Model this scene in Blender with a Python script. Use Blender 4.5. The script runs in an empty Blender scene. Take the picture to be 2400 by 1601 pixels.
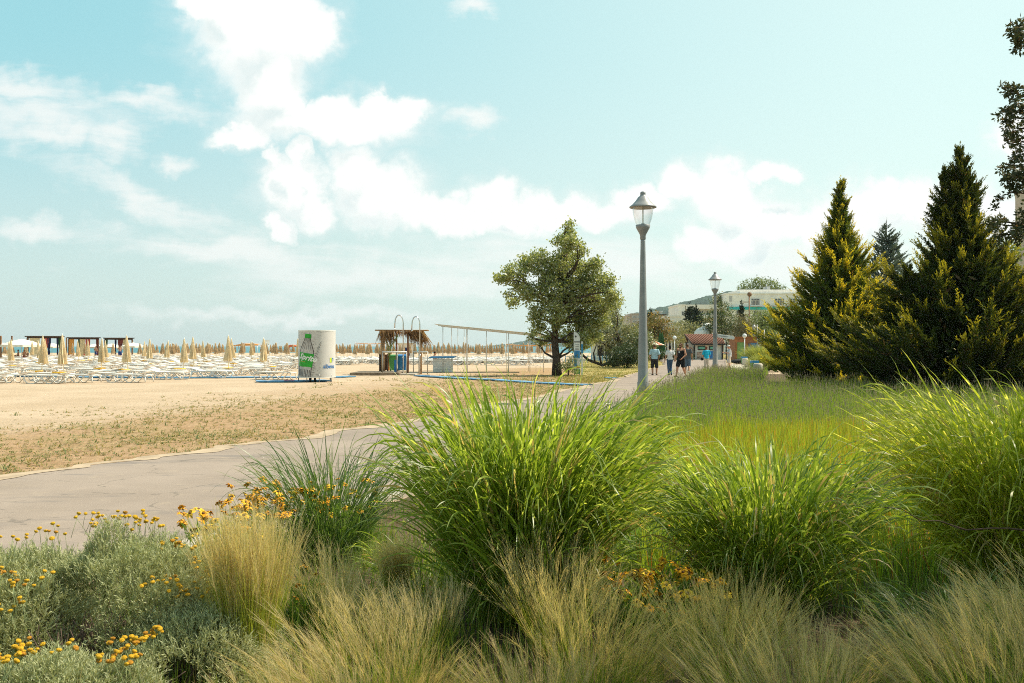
import bpy, bmesh, math, random
import numpy as np
from mathutils import Vector, Matrix, Quaternion
PI = math.pi
R = math.radians
scene = bpy.context.scene
col = scene.collection

# ------------------------------------------------------------------ camera
EYE = 1.65
FPX = 2333.0
cam_d = bpy.data.cameras.new('camera')
cam_d.sensor_width = 36.0
cam_d.lens = 35.0
cam_d.clip_start = 0.05
cam_d.clip_end = 20000
cam = bpy.data.objects.new('camera', cam_d)
cam.location = (0, 0, EYE)
cam.rotation_euler = (R(90.0) + 10.5 / FPX, 0, 0)
col.objects.link(cam)
scene.camera = cam
cam_d.dof.use_dof = True
cam_d.dof.focus_distance = 14.0
cam_d.dof.aperture_fstop = 9.0

# ------------------------------------------------------------------ exposure
vs = scene.view_settings
vs.view_transform = 'Standard'
vs.look = 'None'
vs.exposure = 0.68
vs.gamma = 1.0
vs.use_curve_mapping = False

cy = scene.cycles
cy.use_denoising = False
cy.use_adaptive_sampling = False
cy.filter_width = 1.0
cy.max_bounces = 7
cy.diffuse_bounces = 3
cy.glossy_bounces = 2
cy.transmission_bounces = 5
cy.transparent_max_bounces = 10
cy.volume_bounces = 0
cy.caustics_reflective = False
cy.caustics_refractive = False
cy.sample_clamp_indirect = 6.0

# ------------------------------------------------------------------ sun
SUN_EL, SUN_AZ = R(53), R(72)          # azimuth from +Y towards +X
sun_dir = Vector((math.cos(SUN_EL) * math.sin(SUN_AZ), math.cos(SUN_EL) * math.cos(SUN_AZ), math.sin(SUN_EL)))
sd = bpy.data.lights.new('sun', 'SUN')
sd.energy = 4.4
sd.angle = R(0.5)
sd.color = (1.0, 0.90, 0.74)
so = bpy.data.objects.new('sun', sd)
so.rotation_euler = sun_dir.to_track_quat('Z', 'Y').to_euler()
so.location = (30, 10, 40)
col.objects.link(so)

# ------------------------------------------------------------------ node helper
class E:
    """a value socket with arithmetic"""
    def __init__(s, nt, sock): s.nt, s.s = nt, sock
    def _m(s, op, *o, clamp=False):
        n = s.nt.nodes.new('ShaderNodeMath'); n.operation = op; n.use_clamp = clamp
        for i, x in enumerate((s,) + o):
            if isinstance(x, E): s.nt.links.new(x.s, n.inputs[i])
            else: n.inputs[i].default_value = x
        return E(s.nt, n.outputs[0])
    def __add__(s, o): return s._m('ADD', o)
    __radd__ = __add__
    def __sub__(s, o): return s._m('SUBTRACT', o)
    def __mul__(s, o): return s._m('MULTIPLY', o)
    __rmul__ = __mul__
    def __truediv__(s, o): return s._m('DIVIDE', o)
    def rsub(s, o): return (s * -1.0) + o
    def max(s, o): return s._m('MAXIMUM', o)
    def min(s, o): return s._m('MINIMUM', o)
    def pow(s, o): return s._m('POWER', o)
    def sin(s): return s._m('SINE')
    def abs(s): return s._m('ABSOLUTE')
    def fract(s): return s._m('FRACT')
    def sqrt(s): return s._m('SQRT')
    def step(s, a, b, x=0.0, y=1.0):
        n = s.nt.nodes.new('ShaderNodeMapRange'); n.interpolation_type = 'SMOOTHSTEP'
        s.nt.links.new(s.s, n.inputs[0])
        for i, q in enumerate((a, b, x, y)):
            n.inputs[i + 1].default_value = q
        return E(s.nt, n.outputs[0])

def comb(nt, x, y, z):
    n = nt.nodes.new('ShaderNodeCombineXYZ')
    for i, q in enumerate((x, y, z)):
        if isinstance(q, E): nt.links.new(q.s, n.inputs[i])
        else: n.inputs[i].default_value = q
    return n.outputs[0]

def noise(nt, vec, scale, detail=4, rough=0.55, dist=0.0):
    n = nt.nodes.new('ShaderNodeTexNoise'); n.inputs['Scale'].default_value = scale
    n.inputs['Detail'].default_value = detail; n.inputs['Roughness'].default_value = rough
    n.inputs['Distortion'].default_value = dist
    if vec is not None: nt.links.new(vec, n.inputs['Vector'])
    return E(nt, n.outputs['Fac'])

def mixc(nt, fac, a, b):
    n = nt.nodes.new('ShaderNodeMix'); n.data_type = 'RGBA'
    if isinstance(fac, E): nt.links.new(fac.s, n.inputs[0])
    else: n.inputs[0].default_value = fac
    for q, k in ((a, 6), (b, 7)):
        if isinstance(q, (tuple, list)): n.inputs[k].default_value = (*q[:3], 1)
        else: nt.links.new(q, n.inputs[k])
    return n.outputs[2]

def mulc(nt, a, b):
    n = nt.nodes.new('ShaderNodeMix'); n.data_type = 'RGBA'; n.blend_type = 'MULTIPLY'
    n.inputs[0].default_value = 1.0
    for q, k in ((a, 6), (b, 7)):
        if isinstance(q, (tuple, list)): n.inputs[k].default_value = (*q[:3], 1)
        else: nt.links.new(q, n.inputs[k])
    return n.outputs[2]

# ------------------------------------------------------------------ world: sky and clouds by direction
world = bpy.data.worlds.new('World')
scene.world = world
world.use_nodes = True
nt = world.node_tree
nt.nodes.clear()
out = nt.nodes.new('ShaderNodeOutputWorld')
bg = nt.nodes.new('ShaderNodeBackground')
bg.inputs['Strength'].default_value = 0.095
nt.links.new(bg.outputs[0], out.inputs[0])
sky = nt.nodes.new('ShaderNodeTexSky')
sky.sky_type = 'NISHITA'
sky.sun_disc = False
sky.sun_elevation = SUN_EL
sky.sun_rotation = SUN_AZ
sky.air_density = 1.0
sky.dust_density = 1.6
sky.ozone_density = 1.0
tc = nt.nodes.new('ShaderNodeTexCoord')
sp = nt.nodes.new('ShaderNodeSeparateXYZ')
nt.links.new(tc.outputs['Generated'], sp.inputs[0])
dx, dy, dz = (E(nt, sp.outputs[i]) for i in range(3))
yy = dy.max(0.12)
U = dx / yy                       # slope to the side and up, seen along +Y
V = dz / yy
vec = comb(nt, U, V, 0.0)
def cu(px): return (px - 1200) / FPX
def cv(py): return (811 - py) / FPX
n_big = noise(nt, vec, 9.0, 3, 0.5)
n_fine = noise(nt, vec, 28.0, 6, 0.62)
sv = comb(nt, U * 1.0 + V * 0.9, V * 4.2, 3.0)
n_str = noise(nt, sv, 9.0, 6, 0.62, 0.4)
def warp(sc, det, seed):
    n = nt.nodes.new('ShaderNodeTexNoise'); n.inputs['Scale'].default_value = sc; n.inputs['Detail'].default_value = det; n.inputs['Roughness'].default_value = 0.58
    nt.links.new(comb(nt, U + seed, V, seed), n.inputs['Vector'])
    q = nt.nodes.new('ShaderNodeSeparateColor'); nt.links.new(n.outputs['Color'], q.inputs[0])
    return E(nt, q.outputs[0]) - 0.5, E(nt, q.outputs[1]) - 0.5
wa, wb = warp(11.0, 5, 1.7)
wc, wd = warp(34.0, 5, 4.1)
UW = U + wa * 0.075 + wc * 0.040
VW = V + wb * 0.060 + wd * 0.036
def blob(px, py, rx, ry, tilt=0.0, dv=0.0):
    a = UW - cu(px)
    b = VW - (cv(py) - dv)
    if tilt:
        c, s_ = math.cos(tilt), math.sin(tilt)
        a, b = a * c + b * s_, b * c - a * s_
    a = a * (FPX / rx)
    b = b * (FPX / ry)
    return (a * a + b * b).sqrt().rsub(1.0)
def blobs(lst, dv=0.0):
    o = None
    for q in lst:
        e = blob(*q, **({'dv': dv} if dv else {}))
        o = e if o is None else o.max(e)
    return o
CUM = [(585, 70, 170, 150), (715, 75, 90, 85), (480, 5, 80, 70), (640, 190, 110, 110), (680, 240, 60, 70),
             (770, 285, 240, 62), (590, 318, 100, 40), (920, 262, 130, 40),
             (690, 440, 95, 90), (745, 505, 70, 60), (650, 375, 32, 40), (710, 375, 26, 36),
             (825, 395, 75, 75), (900, 460, 130, 90), (1010, 495, 140, 55), (1160, 460, 75, 60), (1140, 515, 210, 45),
             (1300, 485, 130, 50), (1420, 500, 90, 45), (1500, 470, 90, 45), (1600, 430, 75, 55), (1700, 455, 100, 70), (1760, 520, 130, 80), (1640, 565, 75, 50),
             (1815, 412, 75, 27), (1730, 590, 90, 60), (1990, 500, 150, 70), (2110, 470, 130, 60), (2260, 520, 160, 90), (2390, 330, 90, 60),
             (660, 540, 45, 32), (1880, 540, 90, 60)]
cum = blobs(CUM)
cum_up = blobs([q[:4] for q in CUM], 0.034)        # the cloud a little higher up: where there is more of it above, the base is grey
cirr = blobs([(110, 260, 270, 95), (70, 205, 200, 50), (250, 335, 110, 55), (340, 228, 230, 48, -0.1), (120, 320, 130, 45),
              (420, 368, 60, 30), (340, 470, 280, 55, -0.35), (60, 545, 150, 40), (520, 590, 380, 50, -0.12),
              (900, 640, 560, 75), (1250, 600, 420, 90), (1500, 640, 400, 80), (700, 735, 480, 26), (1100, 22, 90, 30), (1110, 290, 80, 40, 0.2),
              (1900, 640, 420, 110)])
d_c = cum + (n_fine - 0.5) * 0.55
a_c = d_c.step(-0.04, 0.40)
core = ((cum_up - cum) + (n_fine - 0.5) * 0.8 + (n_big - 0.5) * 0.9).step(-0.12, 0.62) * d_c.step(0.02, 0.5)
halo = (cum + (n_str - 0.5) * 0.9).step(-0.45, 0.25) * 0.30
d_s = cirr * 0.7 + (n_str - 0.5) * 1.5 + (n_fine - 0.5) * 0.25
a_s = (d_s.step(-0.10, 0.75) * 0.80).max(halo)
# far side of the dome: broken cloud, out of the picture, so that its light is plausible
front = dy.step(0.05, 0.3)
wide = noise(nt, tc.outputs['Generated'], 3.0, 5, 0.6).step(0.5, 0.7) * 0.8
a_c = a_c * front + wide * front.rsub(1.0) * dz.step(0.02, 0.2)
a_s = a_s * front
# air: whiter towards the horizon and towards the sun's side
skyc = mulc(nt, sky.outputs[0], (1.10, 1.45, 1.12))
right = U.step(-0.52, 0.50)
up = V.step(0.02, 0.34)
airc = mixc(nt, up, mixc(nt, right, (4.4, 5.15, 5.2), (5.6, 6.25, 5.95)), mixc(nt, right, (2.35, 4.8, 5.25), (5.2, 6.45, 6.15)))
skyc = mixc(nt, front * 0.80 * dz.step(-0.02, 0.0), skyc, airc)
c = mixc(nt, a_s, skyc, (6.6, 6.65, 6.45))
cl = mixc(nt, core * 0.85, (6.95, 7.0, 6.8), (4.9, 5.7, 5.7))
c = mixc(nt, a_c, c, cl)
nt.links.new(c, bg.inputs['Color'])

# ------------------------------------------------------------------ coordinates
def dist(py, z=0.0): return (EYE - z) * FPX / (py - 811.0)      # distance of a ground point from its bearing
def gx(px, d): return (px - 1200.0) / FPX * d
def at(px, py, z=0.0):
    d = dist(py, z); return Vector((gx(px, d), d, z))
def zat(py, d): return EYE + (811.0 - py) / FPX * d

# ------------------------------------------------------------------ materials
MATS = {}
def newmat(name):
    m = bpy.data.materials.new(name); m.use_nodes = True
    t = m.node_tree; t.nodes.clear()
    o = t.nodes.new('ShaderNodeOutputMaterial')
    MATS[name] = m
    return m, t, o

def pbr(name, c, rough=0.6, var=0.12, scale=6.0, bump=0.0, bscale=40.0, metal=0.0, spec=0.4, dirt=None, coat=0.0):
    """plain surface: base colour broken up by two noises, optional bump and dirt patches"""
    if name in MATS: return MATS[name]
    m, t, o = newmat(name)
    p = t.nodes.new('ShaderNodeBsdfPrincipled')
    t.links.new(p.outputs[0], o.inputs[0])
    tcn = t.nodes.new('ShaderNodeTexCoord')
    v = tcn.outputs['Object']
    n1 = noise(t, v, scale, 5, 0.6)
    lo = tuple(max(0, x * (1 - var * 1.6)) for x in c); hi = tuple(min(0.95, x * (1 + var)) for x in c)
    cc = mixc(t, n1.step(0.3, 0.7), lo, hi)
    if dirt:
        n2 = noise(t, v, scale * 0.45, 6, 0.65)
        cc = mixc(t, n2.step(0.52, 0.72, 0, dirt[1]), cc, dirt[0])
    t.links.new(cc, p.inputs['Base Color'])
    p.inputs['Roughness'].default_value = rough
    p.inputs['Metallic'].default_value = metal
    p.inputs['Specular IOR Level'].default_value = spec
    p.inputs['Coat Weight'].default_value = coat
    if bump:
        b = t.nodes.new('ShaderNodeBump'); b.inputs['Strength'].default_value = bump; b.inputs['Distance'].default_value = 0.02
        t.links.new(noise(t, v, bscale, 5, 0.6).s, b.inputs['Height']); t.links.new(b.outputs[0], p.inputs['Normal'])
    return m

def leafmat(name, ca, cb, tip=None, tip_at=(0.5, 1.0), trans=0.35, rough=0.5, spec=0.3, base=None, base_at=(0.0, 0.3), band=None, odd=None, tboost=1.5):
    """foliage: colour varies from leaf to leaf (per island); UV.y runs along the blade or twig"""
    if name in MATS: return MATS[name]
    m, t, o = newmat(name)
    g = t.nodes.new('ShaderNodeNewGeometry')
    rnd = E(t, g.outputs['Random Per Island'])
    uv = t.nodes.new('ShaderNodeUVMap'); uv.uv_map = 'UVMap'
    su = t.nodes.new('ShaderNodeSeparateXYZ'); t.links.new(uv.outputs[0], su.inputs[0])
    tt = E(t, su.outputs[1])
    c = mixc(t, rnd, ca, cb)
    if odd: c = mixc(t, (rnd * 17.31).fract().step(1 - odd[1] - 0.01, 1 - odd[1]), c, odd[0])
    if band:      # pale cross bands of variegated blades
        bc, n_b, w, share = band
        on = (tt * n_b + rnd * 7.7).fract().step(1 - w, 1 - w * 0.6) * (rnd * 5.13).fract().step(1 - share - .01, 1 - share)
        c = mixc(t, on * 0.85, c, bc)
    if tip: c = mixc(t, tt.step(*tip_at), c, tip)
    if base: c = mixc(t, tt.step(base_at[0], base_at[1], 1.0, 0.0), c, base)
    p = t.nodes.new('ShaderNodeBsdfPrincipled'); p.inputs['Roughness'].default_value = rough
    p.inputs['Specular IOR Level'].default_value = spec
    t.links.new(c, p.inputs['Base Color'])
    tr = t.nodes.new('ShaderNodeBsdfTranslucent')
    t.links.new(mulc(t, c, (tboost * 1.05, tboost, tboost * 0.55)), tr.inputs['Color'])
    mx = t.nodes.new('ShaderNodeMixShader'); mx.inputs[0].default_value = trans
    t.links.new(p.outputs[0], mx.inputs[1]); t.links.new(tr.outputs[0], mx.inputs[2])
    t.links.new(mx.outputs[0], o.inputs[0])
    return m

def glassmat(name, tint=(0.93, 0.95, 0.95), refl=0.10):
    if name in MATS: return MATS[name]
    m, t, o = newmat(name)
    tr = t.nodes.new('ShaderNodeBsdfTransparent'); tr.inputs[0].default_value = (*tint, 1)
    gl = t.nodes.new('ShaderNodeBsdfGlossy'); gl.inputs['Roughness'].default_value = 0.05
    lw = t.nodes.new('ShaderNodeLayerWeight'); lw.inputs[0].default_value = 0.35
    f = E(t, lw.outputs['Facing']) * 0.5 + refl
    mx = t.nodes.new('ShaderNodeMixShader')
    t.links.new(f.s, mx.inputs[0]); t.links.new(tr.outputs[0], mx.inputs[1]); t.links.new(gl.outputs[0], mx.inputs[2])
    t.links.new(mx.outputs[0], o.inputs[0])
    return m

# ------------------------------------------------------------------ tagging, parenting, copying
def tag(o, label=None, cat=None, group=None, kind=None):
    if label: o['label'] = label
    if cat: o['category'] = cat
    if group: o['group'] = group
    if kind: o['kind'] = kind
    return o
def thing(name, label, cat, loc=(0, 0, 0), rz=0.0, group=None):
    o = bpy.data.objects.new(name, None)
    o.location = loc; o.rotation_euler = (0, 0, rz)
    o.empty_display_size = 0.2
    col.objects.link(o)
    return tag(o, label, cat, group)
def link(name, me, mats=None, parent=None, loc=None):
    o = bpy.data.objects.new(name, me)
    if mats is not None:
        for m in (mats if isinstance(mats, (list, tuple)) else [mats]): me.materials.append(m)
    if parent is not None: o.parent = parent
    if loc is not None: o.location = loc
    col.objects.link(o)
    return o
KIDS = {}
def copy_tree(o, parent=None):
    c = o.copy(); col.objects.link(c)
    if parent is not None: c.parent = parent
    for ch in list(o.children): copy_tree(ch, c)
    return c

# ------------------------------------------------------------------ small mesh builder
class MB:
    def __init__(s): s.v, s.f, s.mi, s.cur, s.sm = [], [], [], 0, []
    def add(s, vs, fs, smooth=False):
        b = len(s.v); s.v += [tuple(q) for q in vs]
        s.f += [tuple(i + b for i in q) for q in fs]
        s.mi += [s.cur] * len(fs); s.sm += [smooth] * len(fs)
        return s
    def box(s, c, d, rz=0.0, rx=0.0, ry=0.0):
        m = Matrix.Translation(c) @ Matrix.Rotation(rz, 4, 'Z') @ Matrix.Rotation(ry, 4, 'Y') @ Matrix.Rotation(rx, 4, 'X')
        hx, hy, hz_ = d[0] / 2, d[1] / 2, d[2] / 2
        vs_ = [m @ Vector((x, y, z)) for x in (-hx, hx) for y in (-hy, hy) for z in (-hz_, hz_)]
        return s.add(vs_, [(0, 1, 3, 2), (4, 6, 7, 5), (0, 4, 5, 1), (2, 3, 7, 6), (0, 2, 6, 4), (1, 5, 7, 3)])
    def bbox(s, x0, x1, y0, y1, z0, z1):
        return s.box(((x0 + x1) / 2, (y0 + y1) / 2, (z0 + z1) / 2), (x1 - x0, y1 - y0, z1 - z0))
    def tube(s, pts, r, n=8, cap=True):
        pts = [Vector(p) for p in pts]
        rs = r if isinstance(r, (list, tuple)) else [r] * len(pts)
        vs_, fs = [], []
        prev = None
        for i, p in enumerate(pts):
            t = (pts[min(i + 1, len(pts) - 1)] - pts[max(i - 1, 0)]).normalized()
            if prev is None:
                a = Vector((0, 0, 1)) if abs(t.z) < 0.9 else Vector((1, 0, 0))
                u = t.cross(a).normalized()
            else:
                u = (prev - t * prev.dot(t))
                u = u.normalized() if u.length > 1e-6 else t.orthogonal().normalized()
            prev = u; w = t.cross(u)
            for k in range(n):
                q = 2 * PI * k / n
                vs_.append(p + (u * math.cos(q) + w * math.sin(q)) * rs[i])
        for i in range(len(pts) - 1):
            for k in range(n):
                a, b = i * n + k, i * n + (k + 1) % n
                fs.append((a, b, b + n, a + n))
        s.add(vs_, fs, True)
        if cap:
            e = (len(pts) - 1) * n
            b0 = len(s.v) - len(vs_)
            s.f += [tuple(b0 + k for k in reversed(range(n))), tuple(b0 + e + k for k in range(n))]
            s.mi += [s.cur] * 2; s.sm += [False] * 2
        return s
    def lathe(s, prof, n=24, c=(0, 0, 0), smooth=True, cap=True):
        vs_, fs = [], []
        for (r, z) in prof:
            for k in range(n):
                q = 2 * PI * k / n
                vs_.append((c[0] + r * math.cos(q), c[1] + r * math.sin(q), c[2] + z))
        for i in range(len(prof) - 1):
            for k in range(n):
                a, b = i * n + k, i * n + (k + 1) % n
                fs.append((a, b, b + n, a + n))
        if cap:
            fs.append(tuple(reversed(range(n)))); fs.append(tuple((len(prof) - 1) * n + k for k in range(n)))
        return s.add(vs_, fs, smooth)
    def prism(s, poly, z0, z1):
        n = len(poly)
        vs_ = [(x, y, z0) for x, y in poly] + [(x, y, z1) for x, y in poly]
        fs = [tuple(reversed(range(n))), tuple(range(n, 2 * n))] + [(k, (k + 1) % n, n + (k + 1) % n, n + k) for k in range(n)]
        return s.add(vs_, fs)
    def extr(s, poly, axis_y0, axis_y1):
        """poly in x,z extruded along y"""
        n = len(poly)
        vs_ = [(x, axis_y0, z) for x, z in poly] + [(x, axis_y1, z) for x, z in poly]
        fs = [tuple(range(n)), tuple(reversed(range(n, 2 * n)))] + [(k, n + k, n + (k + 1) % n, (k + 1) % n) for k in range(n)]
        return s.add(vs_, fs)
    def ball(s, c, r, nu=12, nv=8):
        r = r if isinstance(r, (list, tuple)) else (r, r, r)
        vs_, fs = [], []
        for j in range(1, nv):
            th = PI * j / nv
            for k in range(nu):
                q = 2 * PI * k / nu
                vs_.append((c[0] + r[0] * math.sin(th) * math.cos(q), c[1] + r[1] * math.sin(th) * math.sin(q), c[2] + r[2] * math.cos(th)))
        top, bot = len(vs_), len(vs_) + 1
        vs_ += [(c[0], c[1], c[2] + r[2]), (c[0], c[1], c[2] - r[2])]
        for j in range(nv - 2):
            for k in range(nu):
                a, b = j * nu + k, j * nu + (k + 1) % nu
                fs.append((a, a + nu, b + nu, b))
        for k in range(nu):
            fs.append((k, (k + 1) % nu, top)); e = (nv - 2) * nu
            fs.append((e + (k + 1) % nu, e + k, bot))
        return s.add(vs_, fs, True)
    def mesh(s, name):
        me = bpy.data.meshes.new(name)
        me.from_pydata(s.v, [], s.f)
        me.polygons.foreach_set('material_index', s.mi)
        me.polygons.foreach_set('use_smooth', s.sm)
        me.update()
        return me
    def build(s, name, mats, parent=None, loc=None, bevel=0.0):
        me = s.mesh(name)
        if bevel:
            bm = bmesh.new(); bm.from_mesh(me)
            ed = [e for e in bm.edges if len(e.link_faces) == 2 and e.calc_face_angle(0) > 0.5]
            bmesh.ops.bevel(bm, geom=ed, offset=bevel, segments=2, affect='EDGES', profile=0.5)
            bm.to_mesh(me); bm.free()
        return link(name, me, mats, parent, loc)

# ------------------------------------------------------------------ numpy foliage
def np_mesh(name, Vt, Fc, uv=None, smooth=False):
    me = bpy.data.meshes.new(name)
    Vt = np.ascontiguousarray(Vt, np.float32); Fc = np.ascontiguousarray(Fc, np.int32)
    m, k = Fc.shape
    me.vertices.add(len(Vt)); me.vertices.foreach_set('co', Vt.ravel())
    me.loops.add(m * k); me.loops.foreach_set('vertex_index', Fc.ravel())
    me.polygons.add(m); me.polygons.foreach_set('loop_start', np.arange(0, m * k, k, dtype=np.int32))
    if smooth: me.polygons.foreach_set('use_smooth', np.ones(m, bool))
    if uv is not None:
        l = me.uv_layers.new(name='UVMap')
        l.data.foreach_set('uv', np.ascontiguousarray(uv[Fc.ravel()], np.float32).ravel())
    me.update(calc_edges=True)
    return me
def norm(a): return a / np.maximum(np.linalg.norm(a, axis=-1, keepdims=True), 1e-9)
def strips(P, W, side, t=None, u=None):
    """ribbons: P (N,K,3) centre lines, W (N,K) half widths, side (N,3) or (N,K,3)"""
    N, K, _ = P.shape
    if side.ndim == 2: side = side[:, None, :]
    A = P - side * W[..., None]; B = P + side * W[..., None]
    Vt = np.stack([A, B], 2).reshape(-1, 3)
    i = (np.arange(N)[:, None] * K + np.arange(K - 1)[None, :]) * 2
    Fc = np.stack([i, i + 1, i + 3, i + 2], -1).reshape(-1, 4)
    if t is None: t = np.broadcast_to(np.linspace(0, 1, K)[None], (N, K))
    if u is None: u = np.zeros((N, K))
    uv = np.stack([np.repeat(u.reshape(-1), 2), np.repeat(t.reshape(-1), 2)], -1)
    return Vt, Fc, uv
def diamonds(C, Ld, Wd, t):
    """leaves: C centres, Ld half-length vectors, Wd half-width vectors, t (N,) value along the twig"""
    N = len(C)
    Vt = np.stack([C - Ld, C - Ld * 0.1 + Wd, C + Ld, C - Ld * 0.1 - Wd], 1).reshape(-1, 3)
    Fc = np.arange(N * 4).reshape(N, 4)
    uv = np.stack([np.zeros(N * 4), np.repeat(t, 4)], -1)
    return Vt, Fc, uv
def joinv(*parts):
    vs_, fs, us, b = [], [], [], 0
    for (v, f, u) in parts:
        vs_.append(v); fs.append(f + b); us.append(u); b += len(v)
    return np.concatenate(vs_), np.concatenate(fs), np.concatenate(us)
def rvec(rng, n): return norm(rng.normal(size=(n, 3)))
# ================================================================== SETTING
NEAR = np.array([(0.5, -6.2), (3, -5.0), (5, -4.15), (7.5, -3.05), (8.5, -2.5), (12, -0.95), (20, 1.7), (29, 3.45), (45, 7.7), (60, 11.9), (75, 16.2), (100, 21.5), (126, 27.0)])
FAR = np.array([(0.5, -13.5), (5, -10.3), (9, -8.0), (12.26, -6.35), (15.5, -4.6), (22, -1.95), (41, 3.3), (51, 5.7), (77, 11.4), (94, 14.5), (126, 18.5)])
def smooth_edge(tab):
    d = np.concatenate([np.arange(0.5, 40, 0.25), np.arange(40, 126.1, 1.0)])
    x = np.interp(d, tab[:, 0], tab[:, 1])
    k = np.exp(-0.5 * (np.arange(-9, 10) / 4.0) ** 2); k /= k.sum()
    xp = np.concatenate([x[0] - (x[1] - x[0]) * np.arange(9, 0, -1), x, x[-1] + (x[-1] - x[-2]) * np.arange(1, 10)])
    return d, np.convolve(xp, k, 'valid')
nd, nx = smooth_edge(NEAR)
fd, fx = smooth_edge(FAR)
def near_x(d): return np.interp(d, nd, nx)
def far_x(d): return np.interp(d, fd, fx)
def beach_z(x, y):
    """the beach falls gently towards the sea"""
    s = np.clip((y - 95) / 220.0, 0, 1)
    left = np.clip((0.30 * y - 5 - x) / (0.12 * y + 20), 0, 1)
    return -0.6 * s * left - np.clip((y - 330) / 200, 0, 1) * left * 3.0

def vnoise(x, y, seed=0):
    """cheap smooth value noise on arrays"""
    rng = np.random.default_rng(seed); T = rng.random((257, 257))
    xi = np.floor(x).astype(int); yi = np.floor(y).astype(int)
    a, b = x - xi, y - yi
    a = a * a * (3 - 2 * a); b = b * b * (3 - 2 * b)
    g = lambda i, j: T[i % 257, j % 257]
    return (g(xi, yi) * (1 - a) + g(xi + 1, yi) * a) * (1 - b) + (g(xi, yi + 1) * (1 - a) + g(xi + 1, yi + 1) * a) * b

# ---- ground: one sheet of sand, dry turf, lawn and bed soil
def axis(lo, hi, n, near):
    t = np.linspace(-1, 1, n); s = np.sinh(t * 6.0) / np.sinh(6.0)
    return np.where(s < 0, -s * lo, s * hi)
gxs = np.unique(np.concatenate([-np.geomspace(0.3, 4700, 150), [0], np.geomspace(0.3, 4700, 150)]))
gys = np.unique(np.concatenate([-np.geomspace(0.5, 300, 16), [0], np.linspace(0.4, 16, 60), np.geomspace(16.3, 4900, 170)]))
GX, GY = np.meshgrid(gxs, gys)
GZ = beach_z(GX, GY)
soft = vnoise(GX * 0.9, GY * 0.9, 3) * 0.6 + vnoise(GX * 2.3, GY * 2.3, 4) * 0.4
onsand = (GX < far_x(GY) - 0.3)
GZ = GZ + np.where(onsand & (GY < 200), (soft - 0.6) * 0.05, 0.0)
bed = (GX > near_x(GY) + 0.4) & (GY < 58)
GZ = GZ + np.where(bed, 0.02 + 0.03 * soft, 0)
gap = (far_x(GY) - GX)
dry = np.clip(1.25 - gap / (6.5 + 0.10 * GY), 0, 1) * (gap > -0.5) * (GY < 75)
dry = np.maximum(dry, 0.45 * np.clip(1 - np.abs(gap - 9) / 8, 0, 1) * (GY > 30) * (GY < 62))
lawn = np.clip((GX - 0.050 * GY) / 2.5, 0, 1) * (gap > -0.3) * np.clip((GY - 42) / 8, 0, 1) * (GY < 130)
lawn = np.maximum(lawn, ((GY > 96) & (GX > near_x(GY) - 2)) * 1.0)
soil = bed * 1.0
ny, nxx = GX.shape
ii = np.arange(ny * nxx).reshape(ny, nxx)
Fg = np.stack([ii[:-1, :-1], ii[:-1, 1:], ii[1:, 1:], ii[1:, :-1]], -1).reshape(-1, 4)
gme = np_mesh('ground', np.stack([GX, GY, GZ], -1).reshape(-1, 3), Fg, smooth=True)
ca = gme.color_attributes.new('zone', 'FLOAT_COLOR', 'POINT')
ca.data.foreach_set('color', np.stack([dry, lawn, soil, np.ones_like(dry)], -1).reshape(-1).astype(np.float32))
m, t, o = newmat('ground')
p = t.nodes.new('ShaderNodeBsdfPrincipled'); t.links.new(p.outputs[0], o.inputs[0])
p.inputs['Roughness'].default_value = 0.9; p.inputs['Specular IOR Level'].default_value = 0.15
tcn = t.nodes.new('ShaderNodeTexCoord'); v = tcn.outputs['Object']
at_ = t.nodes.new('ShaderNodeVertexColor'); at_.layer_name = 'zone'
zs = t.nodes.new('ShaderNodeSeparateColor'); t.links.new(at_.outputs[0], zs.inputs[0])
zd, zl, zso = (E(t, zs.outputs[i]) for i in range(3))
n1 = noise(t, v, 0.35, 6, 0.62); n2 = noise(t, v, 2.2, 6, 0.7); n3 = noise(t, v, 14.0, 5, 0.7); n4 = noise(t, v, 70.0, 3, 0.7)
sand = mixc(t, n1.step(0.3, 0.7), (0.44, 0.325, 0.215), (0.53, 0.40, 0.28))
sand = mixc(t, n3.step(0.45, 0.75) * 0.35, sand, (0.36, 0.26, 0.16))
# brown thatch and greener patches where turf has dried out
turf = mixc(t, n2.step(0.3, 0.7), (0.33, 0.195, 0.10), (0.44, 0.29, 0.165))
turf = mixc(t, (n1 * 0.6 + n3 * 0.4).step(0.48, 0.62) * 0.6, turf, (0.29, 0.235, 0.09))
turf = mixc(t, (n3 * 0.6 + n4 * 0.4).step(0.50, 0.66) * 0.75, turf, (0.17, 0.095, 0.045))
turf = mixc(t, n4.step(0.55, 0.7) * 0.5, turf, (0.52, 0.40, 0.25))
kd = (zd * 1.15 + (n2 - 0.5) * 1.1 + (n3 - 0.5) * 0.7).step(0.30, 0.75)
cg = mixc(t, kd, sand, turf)
lw_ = mixc(t, (n2 * 0.6 + n1 * 0.4).step(0.35, 0.65), (0.40, 0.28, 0.11), (0.25, 0.235, 0.065))
cg = mixc(t, (zl * 1.3 + (n2 - 0.5) * 0.7).step(0.3, 0.7), cg, lw_)
sl = mixc(t, n3.step(0.35, 0.7), (0.07, 0.045, 0.025), (0.17, 0.115, 0.068))
cg = mixc(t, zso.step(0.3, 0.7), cg, sl)
t.links.new(cg, p.inputs['Base Color'])
bp = t.nodes.new('ShaderNodeBump'); bp.inputs['Strength'].default_value = 0.75; bp.inputs['Distance'].default_value = 0.10
t.links.new((n3 * 0.6 + n2 * 0.8 + n4 * 0.15).s, bp.inputs['Height']); t.links.new(bp.outputs[0], p.inputs['Normal'])
tag(link('ground', gme, MATS['ground']), kind='structure')

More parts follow.
